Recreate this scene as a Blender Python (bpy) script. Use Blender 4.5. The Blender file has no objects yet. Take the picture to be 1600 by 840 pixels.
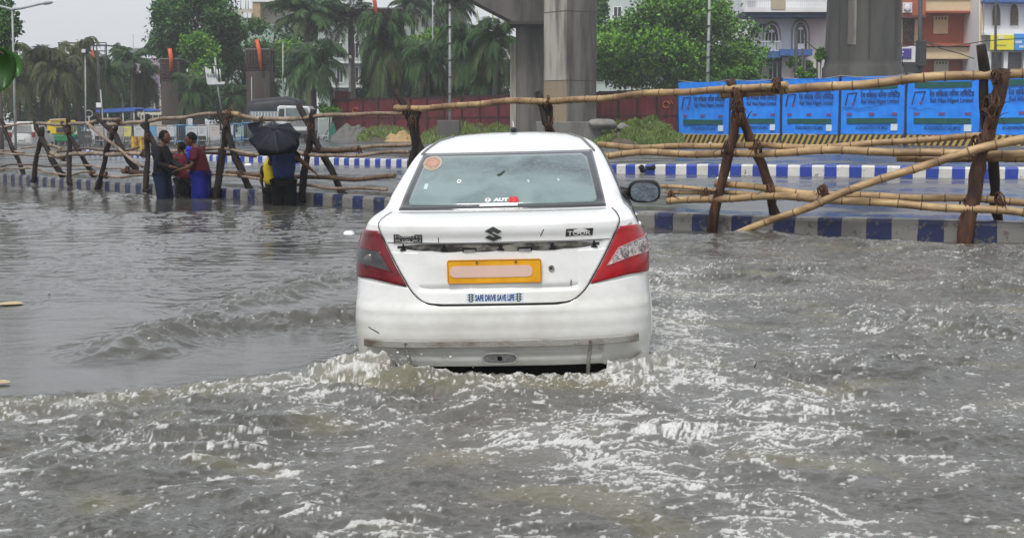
import bpy, bmesh, math, random
import numpy as np
from mathutils import Vector, Matrix
R = math.radians
random.seed(7)
rng = np.random.default_rng(7)
scene = bpy.context.scene
col = scene.collection

# ------------------------------------------------------------------ camera
F, HC, HOR = 2250.0, 1.45, 186.0            # photo focal length in px, camera height over the water, horizon row
PITCH = math.atan((420 - HOR) / F)
cam_d = bpy.data.cameras.new('camera')
cam = bpy.data.objects.new('camera', cam_d)
col.objects.link(cam)
cam.location = (0, 0, HC)
cam.rotation_euler = (R(90) - PITCH, 0, 0)
cam_d.sensor_width = 36
cam_d.lens = 36 * F / 1600
cam_d.clip_start = 0.1
cam_d.clip_end = 3000
scene.camera = cam

# ------------------------------------------------------------------ sky, sun, exposure
world = bpy.data.worlds.new('World')
scene.world = world
world.use_nodes = True
wn, wl = world.node_tree.nodes, world.node_tree.links
wn.clear()
sky = wn.new('ShaderNodeTexSky')
sky.sky_type = 'NISHITA'
sky.sun_disc = False
sky.sun_elevation = R(58)
sky.sun_rotation = R(200)
sky.air_density = 1.0
sky.dust_density = 6.0
hsv = wn.new('ShaderNodeHueSaturation')
hsv.inputs['Saturation'].default_value = 0.25
mixs = wn.new('ShaderNodeMix')
mixs.data_type = 'RGBA'
mixs.inputs['Factor'].default_value = 0.72
mixs.inputs['B'].default_value = (5.9, 6.15, 6.5, 1)       # the even cloud deck
bg = wn.new('ShaderNodeBackground')
bg.inputs['Strength'].default_value = 0.10
wo = wn.new('ShaderNodeOutputWorld')
wl.new(sky.outputs[0], hsv.inputs['Color'])
wl.new(hsv.outputs[0], mixs.inputs['A'])
wl.new(mixs.outputs['Result'], bg.inputs['Color'])
wl.new(bg.outputs[0], wo.inputs['Surface'])
sun_d = bpy.data.lights.new('sun', 'SUN')
sun_d.energy = 1.3
sun_d.angle = R(14)
sun_d.color = (1.0, 0.97, 0.92)
sun = bpy.data.objects.new('sun', sun_d)
col.objects.link(sun)
sun.location = (0, -20, 40)
# light comes from behind the camera, high (azimuth 200 degrees)
sd = Vector((math.sin(R(200)) * math.cos(R(58)), math.cos(R(200)) * math.cos(R(58)), math.sin(R(58))))
sun.rotation_euler = sd.to_track_quat('Z', 'Y').to_euler()
vs = scene.view_settings
vs.view_transform = 'Standard'
vs.look = 'None'
vs.exposure = 0.62
vs.gamma = 1.0
vs.use_curve_mapping = False
scene.cycles.use_denoising = True
scene.cycles.volume_bounces = 1
scene.cycles.max_bounces = 6

# ------------------------------------------------------------------ pixel -> world helpers
_cp, _sp = math.cos(PITCH), math.sin(PITCH)
def ray(px, py):
    a, b = (px - 800) / F, (420 - py) / F
    return Vector((a, _cp + b * _sp, -_sp + b * _cp))
def at(px, py, Y):
    d = ray(px, py)
    return Vector((d.x * Y / d.y, Y, HC + d.z * Y / d.y))
def gnd(px, py, z=0.0):
    d = ray(px, py)
    t = (z - HC) / d.z
    return Vector((d.x * t, d.y * t, z))

# ------------------------------------------------------------------ materials
MC = {}
def mat(name, c1, c2=None, rough=0.6, nscale=4.0, stretch=(1, 1, 1), bump=0.0, bscale=30.0, metal=0.0,
        spec=0.35, coat=0.0, detail=6, contrast=(0.35, 0.65), emit=None, rough2=None, trans=0.0):
    if name in MC: return MC[name]
    m = bpy.data.materials.new(name); MC[name] = m
    m.use_nodes = True
    nt = m.node_tree; N = nt.nodes; L = nt.links
    b = N['Principled BSDF']
    b.inputs['Base Color'].default_value = (*c1, 1)
    b.inputs['Roughness'].default_value = rough
    b.inputs['Metallic'].default_value = metal
    b.inputs['Specular IOR Level'].default_value = spec
    b.inputs['Coat Weight'].default_value = coat
    b.inputs['Coat Roughness'].default_value = 0.08
    tc = N.new('ShaderNodeTexCoord')
    mp = N.new('ShaderNodeMapping'); mp.inputs['Scale'].default_value = stretch
    L.new(tc.outputs['Object'], mp.inputs['Vector'])
    if c2 is not None:
        n = N.new('ShaderNodeTexNoise'); n.inputs['Scale'].default_value = nscale; n.inputs['Detail'].default_value = detail
        n.inputs['Roughness'].default_value = 0.62
        L.new(mp.outputs[0], n.inputs['Vector'])
        mr = N.new('ShaderNodeMapRange'); mr.inputs['From Min'].default_value = contrast[0]; mr.inputs['From Max'].default_value = contrast[1]
        L.new(n.outputs['Fac'], mr.inputs['Value'])
        mx = N.new('ShaderNodeMix'); mx.data_type = 'RGBA'
        mx.inputs['A'].default_value = (*c1, 1); mx.inputs['B'].default_value = (*c2, 1)
        L.new(mr.outputs[0], mx.inputs['Factor'])
        L.new(mx.outputs['Result'], b.inputs['Base Color'])
        if rough2 is not None:
            r2 = N.new('ShaderNodeMapRange'); r2.inputs['To Min'].default_value = rough; r2.inputs['To Max'].default_value = rough2
            L.new(mr.outputs[0], r2.inputs['Value']); L.new(r2.outputs[0], b.inputs['Roughness'])
    if bump > 0:
        n2 = N.new('ShaderNodeTexNoise'); n2.inputs['Scale'].default_value = bscale; n2.inputs['Detail'].default_value = 5
        L.new(mp.outputs[0], n2.inputs['Vector'])
        bp = N.new('ShaderNodeBump'); bp.inputs['Strength'].default_value = bump; bp.inputs['Distance'].default_value = 0.02
        L.new(n2.outputs['Fac'], bp.inputs['Height']); L.new(bp.outputs[0], b.inputs['Normal'])
    if trans > 0:
        b.inputs['Transmission Weight'].default_value = trans
    if emit:
        b.inputs['Emission Color'].default_value = (*emit, 1); b.inputs['Emission Strength'].default_value = 1
    return m

# ------------------------------------------------------------------ objects
ORG = {}
def tag(o, label=None, cat=None, group=None, kind=None):
    if label: o['label'] = label
    if cat: o['category'] = cat
    if group: o['group'] = group
    if kind: o['kind'] = kind
    return o
def thing(name, loc, label, cat, group=None):
    o = bpy.data.objects.new(name, None)
    o.empty_display_size = 0.2
    col.objects.link(o)
    o.location = loc
    ORG[o.name] = Vector(loc)
    return tag(o, label, cat, group)
def copy_tree(o, parent=None):
    c = o.copy(); col.objects.link(c)
    if parent is not None: c.parent = parent
    for ch in list(o.children): copy_tree(ch, c)
    return c

class MB:
    def __init__(s): s.v = []; s.f = []; s.m = []; s.sm = []
    def add(s, vs, fs, m=0, smooth=False):
        o = len(s.v); s.v += [tuple(v) for v in vs]
        for f in fs: s.f.append([i + o for i in f]); s.m.append(m); s.sm.append(smooth)
        return s
    def box(s, c, d, rz=0, m=0, rot=None):
        M = rot if rot is not None else Matrix.Rotation(rz, 3, 'Z')
        c = Vector(c); x, y, z = d[0] / 2, d[1] / 2, d[2] / 2
        vs = [c + M @ Vector((a * x, b * y, e * z)) for e in (-1, 1) for a, b in ((-1, -1), (1, -1), (1, 1), (-1, 1))]
        return s.add(vs, [(3, 2, 1, 0), (4, 5, 6, 7), (0, 1, 5, 4), (1, 2, 6, 5), (2, 3, 7, 6), (3, 0, 4, 7)], m)
    def bb(s, x0, x1, y0, y1, z0, z1, m=0):
        return s.box(((x0 + x1) / 2, (y0 + y1) / 2, (z0 + z1) / 2), (abs(x1 - x0), abs(y1 - y0), abs(z1 - z0)), m=m)
    def tube(s, pts, rad, n=8, m=0, cap=True, mf=None):
        pts = [Vector(p) for p in pts]
        if not hasattr(rad, '__len__'): rad = [rad] * len(pts)
        rings = []; prev = None
        for i, p in enumerate(pts):
            t = (pts[min(i + 1, len(pts) - 1)] - pts[max(i - 1, 0)]).normalized()
            if prev is None:
                u = t.orthogonal().normalized()
            else:
                u = (prev - t * prev.dot(t)).normalized()
            prev = u; w = t.cross(u)
            rings.append([p + (u * math.cos(2 * math.pi * k / n) + w * math.sin(2 * math.pi * k / n)) * rad[i] for k in range(n)])
        o = len(s.v)
        for r in rings: s.v += [tuple(v) for v in r]
        for i in range(len(rings) - 1):
            for k in range(n):
                s.f.append([o + i * n + k, o + i * n + (k + 1) % n, o + (i + 1) * n + (k + 1) % n, o + (i + 1) * n + k])
                s.m.append(mf[i] if mf else m); s.sm.append(True)
        if cap:
            s.f.append([o + k for k in range(n)][::-1]); s.m.append(m); s.sm.append(False)
            s.f.append([o + (len(rings) - 1) * n + k for k in range(n)]); s.m.append(m); s.sm.append(False)
        return s
    def ell(s, c, r, nu=14, nv=9, m=0, rot=None, fn=None):
        vs = []; fs = []
        for j in range(nv + 1):
            ph = math.pi * j / nv
            for i in range(nu):
                th = 2 * math.pi * i / nu
                d = Vector((math.sin(ph) * math.cos(th), math.sin(ph) * math.sin(th), math.cos(ph)))
                k = fn(d) if fn else 1
                p = Vector((d.x * r[0] * k, d.y * r[1] * k, d.z * r[2] * k))
                if rot is not None: p = rot @ p
                vs.append(Vector(c) + p)
        for j in range(nv):
            for i in range(nu):
                fs.append((j * nu + i, (j + 1) * nu + i, (j + 1) * nu + (i + 1) % nu, j * nu + (i + 1) % nu))
        return s.add(vs, fs, m, True)
    def prism(s, poly, vec, m=0, smooth=False):
        """poly: list of 3-D points, extruded along vec"""
        n = len(poly); v = Vector(vec)
        vs = [Vector(p) for p in poly] + [Vector(p) + v for p in poly]
        fs = [tuple(range(n))[::-1], tuple(range(n, 2 * n))] + [(i, (i + 1) % n, n + (i + 1) % n, n + i) for i in range(n)]
        return s.add(vs, fs, m, smooth)
    def grid(s, P, m=0, smooth=True, closed=False):
        nr, nc = len(P), len(P[0])
        vs = [p for r in P for p in r]
        fs = [(i * nc + j, i * nc + (j + 1) % nc, (i + 1) * nc + (j + 1) % nc, (i + 1) * nc + j)
              for i in range(nr - 1) for j in range(nc if closed else nc - 1)]
        return s.add(vs, fs, m, smooth)
    def build(s, name, mats, parent=None, local=False, origin=None, bevel=0, fixn=True):
        me = bpy.data.meshes.new(name)
        off = Vector((0, 0, 0))
        if parent is not None:
            if not local: off = ORG.get(parent.name, Vector((0, 0, 0)))
        elif origin is not None: off = Vector(origin)
        V = np.array(s.v, dtype=float) - np.array(off)
        me.from_pydata(V.tolist(), [], s.f)
        if not isinstance(mats, (list, tuple)): mats = [mats]
        for m in mats: me.materials.append(m)
        me.polygons.foreach_set('material_index', s.m)
        me.polygons.foreach_set('use_smooth', s.sm)
        if fixn:
            bm = bmesh.new(); bm.from_mesh(me)
            bmesh.ops.recalc_face_normals(bm, faces=bm.faces)
            bm.to_mesh(me); bm.free()
        me.update()
        o = bpy.data.objects.new(name, me)
        col.objects.link(o)
        if parent is not None:
            o.parent = parent
            ORG[o.name] = off if not local else Vector((0, 0, 0))
        elif origin is not None:
            o.location = off; ORG[o.name] = off
        if bevel:
            b = o.modifiers.new('bevel', 'BEVEL'); b.width = bevel; b.segments = 2; b.limit_method = 'ANGLE'
        return o

def npmesh(name, V, Fq, mats, parent=None, origin=None, mi=None, smooth=False, local=False):
    """fast mesh from numpy quads"""
    off = np.zeros(3)
    if parent is not None and not local: off = np.array(ORG.get(parent.name, Vector((0, 0, 0))))
    elif origin is not None: off = np.array(origin)
    V = np.asarray(V, dtype=np.float32) - off
    me = bpy.data.meshes.new(name)
    k = Fq.shape[1]
    me.vertices.add(len(V)); me.vertices.foreach_set('co', V.astype(np.float32).ravel())
    me.loops.add(Fq.size); me.loops.foreach_set('vertex_index', Fq.astype(np.int32).ravel())
    me.polygons.add(len(Fq)); me.polygons.foreach_set('loop_start', np.arange(0, Fq.size, k, dtype=np.int32))
    if not isinstance(mats, (list, tuple)): mats = [mats]
    for m in mats: me.materials.append(m)
    if mi is not None: me.polygons.foreach_set('material_index', mi.astype(np.int32))
    me.polygons.foreach_set('use_smooth', np.full(len(Fq), smooth))
    me.update(calc_edges=True); me.validate()
    o = bpy.data.objects.new(name, me); col.objects.link(o)
    if parent is not None: o.parent = parent
    elif origin is not None: o.location = origin
    return o

def text2d(s, w, h=None, bold=0.0):
    """lettering as flat triangles, centred, scaled to w (and h)"""
    c = bpy.data.curves.new('t', 'FONT'); c.body = s; c.size = 1.0; c.offset = bold; c.resolution_u = 2
    o = bpy.data.objects.new('t', c); col.objects.link(o)
    dg = bpy.context.evaluated_depsgraph_get()
    me = bpy.data.meshes.new_from_object(o.evaluated_get(dg))
    V = np.array([v.co[:] for v in me.vertices]); Fs = [tuple(p.vertices) for p in me.polygons]
    bpy.data.objects.remove(o); bpy.data.curves.remove(c); bpy.data.meshes.remove(me)
    if len(V) == 0: return V, Fs
    lo, hi = V.min(0), V.max(0)
    k = w / (hi[0] - lo[0])
    V = V - (lo + hi) / 2
    V[:, 0] *= k
    V[:, 1] *= (h / (hi[1] - lo[1])) if h else k
    return V[:, :2], Fs

def skin(name, pts, edges, rad, mt, parent, sub=2, smooth_extra=None):
    """a limbed body grown as one surface over a skeleton"""
    me = bpy.data.meshes.new(name)
    bm = bmesh.new()
    ly = bm.verts.layers.skin.verify()
    bv = [bm.verts.new(p) for p in pts]
    for a, b in edges: bm.edges.new((bv[a], bv[b]))
    for i, v in enumerate(bv):
        r = rad[i]; v[ly].radius = r if isinstance(r, tuple) else (r, r)
        v[ly].use_root = (i == 0)
    bm.to_mesh(me); bm.free()
    o = bpy.data.objects.new(name, me); col.objects.link(o)
    k = o.modifiers.new('skin', 'SKIN'); k.use_smooth_shade = True
    u = o.modifiers.new('sub', 'SUBSURF'); u.levels = sub; u.render_levels = sub
    dg = bpy.context.evaluated_depsgraph_get()
    me2 = bpy.data.meshes.new_from_object(o.evaluated_get(dg))
    me2.name = name
    bpy.data.objects.remove(o); bpy.data.meshes.remove(me)
    me2.materials.clear()
    me2.materials.append(mt)
    me2.polygons.foreach_set('material_index', [0] * len(me2.polygons))
    me2.polygons.foreach_set('use_smooth', [True] * len(me2.polygons))
    o2 = bpy.data.objects.new(name, me2); col.objects.link(o2)
    o2.parent = parent
    return o2

# ------------------------------------------------------------------ numpy noise
_perm = rng.permutation(256); _perm = np.concatenate([_perm, _perm, _perm])
_ang = rng.random(256) * 2 * np.pi
_gx, _gy = np.cos(_ang), np.sin(_ang)
def pn(x, y, seed=0):
    x = x + seed * 17.13; y = y + seed * 5.71
    xi = np.floor(x).astype(np.int64); yi = np.floor(y).astype(np.int64)
    xf = x - xi; yf = y - yi
    u = xf * xf * xf * (xf * (xf * 6 - 15) + 10); v = yf * yf * yf * (yf * (yf * 6 - 15) + 10)
    def g(ax, ay, dx, dy):
        h = _perm[_perm[(xi + ax) & 255] + ((yi + ay) & 255)]
        return _gx[h] * dx + _gy[h] * dy
    a = g(0, 0, xf, yf); b = g(1, 0, xf - 1, yf); c = g(0, 1, xf, yf - 1); d = g(1, 1, xf - 1, yf - 1)
    return (a + (b - a) * u + (c - a) * v + (a - b - c + d) * u * v) * 1.5
def sst(a, b, x):
    t = np.clip((x - a) / (b - a), 0, 1)
    return t * t * (3 - 2 * t)

# ------------------------------------------------------------------ kerb lines and terrain
K1 = [(-60, 84), (-24, 46.5), (-16, 37.8), (-11.8, 33.3), (-7.99, 29), (-5.0, 25.9), (-2.14, 23.2), (1.77, 19.2), (3.87, 17.4), (5.94, 16.7), (9, 16.4), (16, 16.6), (60, 20)]
K2 = [(-60, 110), (-18, 58.5), (-9.8, 48.9), (-3.5, 43.5), (2.8, 37.7), (9.1, 35.5), (12.1, 34.6), (20, 33.5), (60, 32)]
K1a, K2a = np.array(K1, float), np.array(K2, float)
def k1(x): return np.interp(x, K1a[:, 0], K1a[:, 1])
def k2(x): return np.interp(x, K2a[:, 0], K2a[:, 1])
def terr(x, y):
    x = np.asarray(x, float); y = np.asarray(y, float)
    u = y - k1(x); v = y - k2(x)
    a = -0.20 - 0.27 * sst(12, 20, y)
    b = -0.05 + 0.075 * sst(0.5, 8, u)
    T = -0.25 + 0.5 * sst(-22, -6, x)
    c = 0.025 + (T - 0.025) * sst(0, 28, v)
    z = np.where(u < 0, a, np.where(v < 0, b, c))
    return z
def tz(x, y): return float(terr(x, y))
# ------------------------------------------------------------------ ground, water, kerbs
def asphalt():
    m = mat('wet_asphalt', (0.045, 0.047, 0.05), (0.085, 0.087, 0.09), rough=0.14, rough2=0.40, nscale=0.6, spec=.6, bump=0.08, bscale=25, contrast=(0.4, 0.62))
    return m
gx = np.unique(np.concatenate([np.linspace(-40, 40, 261), np.linspace(-700, -40, 40), np.linspace(40, 700, 40)]))
gy = np.unique(np.concatenate([np.linspace(-3, 100, 340), np.linspace(-200, -3, 20), np.linspace(100, 1500, 60)]))
GX, GY = np.meshgrid(gx, gy)
GZ = terr(GX, GY)
V = np.stack([GX.ravel(), GY.ravel(), GZ.ravel()], 1)
nc = len(gx); nr = len(gy)
ii, jj = np.meshgrid(np.arange(nr - 1), np.arange(nc - 1), indexing='ij')
a = (ii * nc + jj).ravel()
ground = npmesh('ground', V, np.stack([a, a + 1, a + nc + 1, a + nc], 1), asphalt(), smooth=True)
tag(ground, kind='structure')

# ---- the car's place (needed by the wake)
CARX, CARY, CARZ, CARA = (782 - 800) / F * 8.03, 8.03, -0.19, R(-3.5)

def water_mesh():
    dr = 0.0023
    nr = int(math.log(80 / 3.0) / dr)
    r = 3.0 * np.exp(np.arange(nr) * dr)
    ang = np.concatenate([np.linspace(R(-50), R(-21.5), 60, endpoint=False), np.linspace(R(-21.5), R(21.5), 1060), np.linspace(R(21.5), R(50), 61)[1:]])
    A, Rr = np.meshgrid(ang, r)
    x = (Rr * np.sin(A)).ravel(); y = (Rr * np.cos(A)).ravel()
    nc = len(ang)
    u = y - k1(x)
    rr = Rr.ravel()
    def pl(pts):                       # polyline in photo pixels -> distance, side, progress
        P = [gnd(a, b) for a, b in pts]
        best = np.full(x.shape, 1e9); side = np.zeros(x.shape); prog = np.zeros(x.shape)
        n = len(P) - 1
        for i in range(n):
            ax, ay, bx, by = P[i].x, P[i].y, P[i + 1].x, P[i + 1].y
            dx, dy = bx - ax, by - ay; LL = dx * dx + dy * dy
            t = np.clip(((x - ax) * dx + (y - ay) * dy) / LL, 0, 1)
            qx, qy = x - ax - t * dx, y - ay - t * dy
            d = np.sqrt(qx * qx + qy * qy)
            s = np.sign(dx * qy - dy * qx)
            k = d < best
            best = np.where(k, d, best); side = np.where(k, s, side); prog = np.where(k, (i + t) / n, prog)
        return best, side, prog
    # large-scale warp so that nothing is ruler-straight
    wx = pn(x * 0.9, y * 0.9, 1) * 0.25 + pn(x * 2.3, y * 2.3, 2) * 0.09
    wy = pn(x * 0.9, y * 0.9, 3) * 0.25 + pn(x * 2.3, y * 2.3, 4) * 0.09
    d1, s1, t1 = pl([(600, 425), (500, 445), (400, 474), (300, 492), (190, 502)])
    d2, s2, t2 = pl([(600, 490), (500, 506), (400, 512), (330, 518), (280, 520), (230, 540), (165, 578)])
    dC, sC, tC = pl([(1000, 590), (780, 592), (600, 588), (450, 608), (280, 624), (0, 648), (-400, 690)])
    dD, sD, tD = pl([(1000, 420), (1040, 470), (1085, 520), (1150, 590), (1200, 660), (1222, 760), (1190, 860), (1170, 960)])
    dE, sE, tE = pl([(1060, 380), (1200, 372), (1290, 388), (1380, 384), (1480, 400), (1600, 388), (1750, 392)])
    dH, sH, tH = pl([(1010, 420), (1040, 440), (1080, 455)])
    # car coordinates
    ca, sa = math.cos(-CARA), math.sin(-CARA)
    lx = (x - CARX) * ca - (y - CARY) * sa
    ly = (x - CARX) * sa + (y - CARY) * ca
    # rough (churned) zone: behind the car and right of it
    below = np.where(sC > 0, dC, -dC)            # >0 on the camera side of line C
    # side sign: make sure camera side positive
    tst = gnd(300, 800)
    k = np.argmin((x - tst.x) ** 2 + (y - tst.y) ** 2)
    if below[k] < 0: below = -below
    right = sst(-0.1, 0.5, lx - 0.55 + 0.0 * x)
    calm_line = sst(-0.15, 0.3, below + wx * 0.8)
    rough = np.clip(np.maximum(calm_line, right * sst(0.1, -1.5, u - 0.2)), 0, 1)
    nearkerb = sst(-5.5, -1.0, u)
    rough = rough * (1 - 0.75 * nearkerb * (1 - sst(2, 5, x)))
    # --- heights
    def ridg(f, s, ax=1.0, ay=1.0, w=1.0):
        n = pn((x + wx * w) * f * ax, (y + wy * w) * f * ay, s)
        return 1 - 2 * np.abs(n)
    def cresty(v):                                  # rounded troughs, sharp crests
        return np.sign(v) * np.abs(v) ** 1.3
    h = np.zeros_like(x)
    chop = (0.020 * pn((x + wx) * 1.5, (y + wy) * 2.2, 10)
            + 0.016 * cresty(ridg(1.5, 11, 0.8, 1.25))
            + 0.0145 * cresty(ridg(3.1, 12, 0.75, 1.3))
            + 0.0082 * ridg(6.2, 13, 0.85, 1.2)
            + 0.0044 * ridg(11.5, 14)
            + 0.0021 * (1 - 2 * np.abs(pn(x * 22 + wx * 9, y * 24, 15))))
    fade = sst(70, 14, rr)
    mod = 0.55 + 0.75 * sst(-0.35, 0.45, pn(x * 0.55, y * 0.55, 16))
    smooth_bl = sst(-0.1, 0.35, pn(x * 0.8, y * 0.5, 17)) * 0.45
    h += chop * rough * mod * (1 - smooth_bl) * 1.55 * (0.35 + 0.65 * fade)
    farrip = sst(9.5, 14, y) * (1 - rough)
    rip = (0.0080 * pn((x + wx) * 1.3, (y + wy) * 2.0, 20) + 0.0085 * ridg(2.4, 21, 0.7, 1.2) + 0.0060 * ridg(5.0, 22, 0.7, 1.2) + 0.0026 * ridg(10.5, 23))
    patch = sst(-0.25, 0.35, pn(x * 0.45, y * 0.35, 24))
    h += rip * (0.10 + 1.15 * farrip * (0.35 + 0.85 * patch)) * (1 - rough) * (1 - 0.5 * sst(25, 50, rr))
    # long swells on the right near the kerb
    sw = sst(4.0, 0.6, -u) * sst(1.0, 3.5, x) * sst(0.1, -0.3, u)
    h += sw * (0.040 * np.sin((x * 0.75 + y * 3.6) * 1.35 + 3.5 * wx + 1.0) + 0.022 * pn(x * 1.4, y * 2.4, 30))
    h += sw * 0.05 * np.exp(-(dE / 0.28) ** 2)
    # crest lines thrown out by the car (steep on the camera side)
    def crest(d, s, t, amp, wf, wb, prof):
        w = np.where(s > 0, wf, wb)
        return amp * np.exp(-(np.maximum(d + wx * 0.25, 0) / w) ** 2) * prof
    broken = 0.55 + 0.9 * np.abs(pn(x * 2.6, y * 2.6, 31)) + 0.25 * pn(x * 7, y * 7, 32)
    pr1 = sst(1.0, 0.45, t1) * (0.5 + 0.5 * sst(0, .2, t1))
    h += crest(d1, s1, t1, 0.055, 0.25, 0.34, pr1 * broken)
    pr2 = sst(1.0, 0.86, t2)
    h += crest(d2, s2, t2, 0.085, 0.20, 0.32, pr2 * broken)
    prC = (0.5 + 0.5 * sst(0.95, 0.5, tC))
    h += crest(dC, sC, tC, 0.055, 0.16, 0.20, prC * broken * sst(0.02, 0.3, np.abs(tC + 0.3)))
    h += 0.014 * np.exp(-(dD / 0.25) ** 2) * (0.5 + broken * 0.6)
    near_crest = np.clip(np.exp(-(d2 / 0.33) ** 2) * pr2 + 0.9 * np.exp(-(d1 / 0.33) ** 2) * pr1 + np.exp(-(dC / 0.30) ** 2), 0, 1)
    turb = 0.020 * ridg(4.0, 33) + 0.012 * ridg(8.5, 34) + 0.006 * ridg(15, 35) + 0.0032 * ridg(27, 36)
    h += turb * near_crest * 1.25
    bow = np.exp(-(np.maximum(np.abs(lx) - 0.82, 0) / 0.22) ** 2) * sst(-0.5, 0.1, ly) * sst(4.6, 3.6, ly) * (np.abs(lx) > 0.6)
    h += bow * (0.030 + turb * 1.1)
    # wash right behind the bumper: a small trough, then a broken heap
    wash = np.exp(-((ly + 0.34) / 0.17) ** 2) * sst(1.05, 0.7, np.abs(lx + 0.03))
    h += wash * (-0.010 + turb * 0.75 + 0.018 * pn(x * 5, y * 4, 37))
    tr = np.exp(-((ly + 0.02) / 0.16) ** 2) * sst(0.80, 0.5, np.abs(lx))
    h -= tr * 0.065
    lsp = np.exp(-(((lx + 0.62) / 0.16) ** 2 + ((ly + 0.16) / 0.14) ** 2))
    h += lsp * (0.012 + turb * 1.0)
    inside = sst(0.80, 0.68, np.abs(lx)) * sst(0.05, 0.2, ly) * sst(4.0, 3.8, ly)
    h = h * (1 - inside) - 0.12 * inside
    h *= 1 - 0.85 * sst(0.2, 1.6, u)
    # --- foam
    cw = pn(x * 3.1, y * 3.1, 40) * 0.18
    cv = pn(x * 3.1, y * 3.1, 41) * 0.18
    fa = pn((x + cw) * 6.2, (y + cv) * 6.2, 42)
    fb = pn((x + cw) * 14, (y + cv) * 14, 43)
    fc = pn((x + cw) * 31, (y + cv) * 29, 44)
    fd = pn(x * 66, y * 55, 45)
    lace = (1 - 2.3 * np.abs(fa * .8 + 0.45 * fb + .25 * fc)) * 0.55 + 0.25 * fb + 0.30 * fc + 0.24 * fd
    pat = pn(x * 1.25, y * 1.1, 46) + 0.5 * pn(x * 2.9, y * 2.9, 47)
    dens = np.zeros_like(x)
    dens += 0.40 * rough * sst(-0.6, 0.8, pat)
    dens += 0.42 * np.exp(-((dD + cw * .8) / 0.30) ** 2)
    dens += 0.25 * np.exp(-(dD / 0.75) ** 2) * sst(-.5, .5, pat)
    dens += 0.42 * np.exp(-(((lx - 0.35) / 1.05) ** 2 + ((ly + 1.25) / 0.95) ** 2)) * (1.0 + 0.7 * pat)
    dens += 0.36 * np.exp(-(((lx - 1.05) / 0.28) ** 2)) * sst(-1.8, -0.2, ly) * sst(4.0, 0.8, ly)
    dens += 0.24 * wash + 0.34 * lsp + 0.30 * bow
    dens += 0.60 * np.exp(-(dC / 0.17) ** 2) * sst(1.0, 0.45, tC)
    dens += 0.36 * near_crest
    dG, sG, tG = pl([(980, 640), (800, 690), (620, 750), (420, 800), (200, 850)])
    dens += 0.33 * np.exp(-(dG / 0.20) ** 2) * sst(-.7, .5, pat)
    dens += 0.22 * np.exp(-(dH / 0.4) ** 2)
    dens *= (1 - 0.5 * nearkerb)
    dens *= sst(45, 22, rr)
    hh = np.clip(h / 0.05, -1, 1)
    thr = 0.94 - np.clip(dens, 0, .85) * 0.60 - 0.08 * hh * rough
    foam = sst(thr - 0.02, thr + 0.10, lace)
    # loose single flecks
    fl = pn(x * 20 + 5, y * 17, 50) + 0.55 * pn(x * 47, y * 40, 51)
    foam = foam * (0.62 + 0.38 * sst(-0.3, 0.4, fc + fd))
    sa, ca_ = math.sin(0.35), math.cos(0.35)
    ux, uy = x * ca_ + y * sa + wx, -x * sa + y * ca_ + wy
    st1 = 1 - 2.2 * np.abs(pn(ux * 2.2, uy * 6.5, 60) + .35 * pn(ux * 7, uy * 15, 61))
    st2 = pn(ux * 8, uy * 16, 62) + 0.65 * pn(x * 33, y * 28, 63) + .45 * pn(x * 68, y * 50, 64)
    streak = sst(0.79, 1.08, 0.24 * np.clip(dens, 0, .8) + 0.55 * st1 + 0.62 * st2 + 0.20 * pat + 0.12 * sst(4, -3, x + .6 * y - 6)) * rough * sst(26, 13, rr)
    foam = np.maximum(foam, streak * 0.85)
    foam = np.maximum(foam, sst(0.80, 1.05, fl + 0.14 * rough + 0.16 * pat) * sst(0.05, 0.4, rough + near_crest) * sst(30, 12, rr) * 0.72)
    film = np.clip(dens * 0.55 + 0.25 * sst(0.2, 0.6, lace) * rough, 0, 1)      # thin grey film of fine bubbles
    h += foam * 0.004
    olive = np.clip(near_crest * 0.8 * sst(-0.5, 0.4, pn(x * 1.8, y * 2.5, 52)) * (dC < 0.5) + 0.9 * wash + 0.9 * sst(0.25, 0.6, pn(x * 1.6, y * 2.2, 53)) * rough * 0.8, 0, 1)  # olive sediment tint; at crests also paints in light through thin water
    V = np.stack([x, y, h], 1)
    nrr = len(r)
    ii, jj = np.meshgrid(np.arange(nrr - 1), np.arange(nc - 1), indexing='ij')
    a = (ii * nc + jj).ravel()
    keep = u[a] < 8.0
    a = a[keep]
    Fq = np.stack([a, a + 1, a + nc + 1, a + nc], 1)
    used = np.zeros(len(x), bool); used[Fq.ravel()] = True
    idx = np.cumsum(used) - 1
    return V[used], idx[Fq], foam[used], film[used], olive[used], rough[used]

WV, WF, wfoam, wfilm, wolive, wrough = water_mesh()

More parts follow.
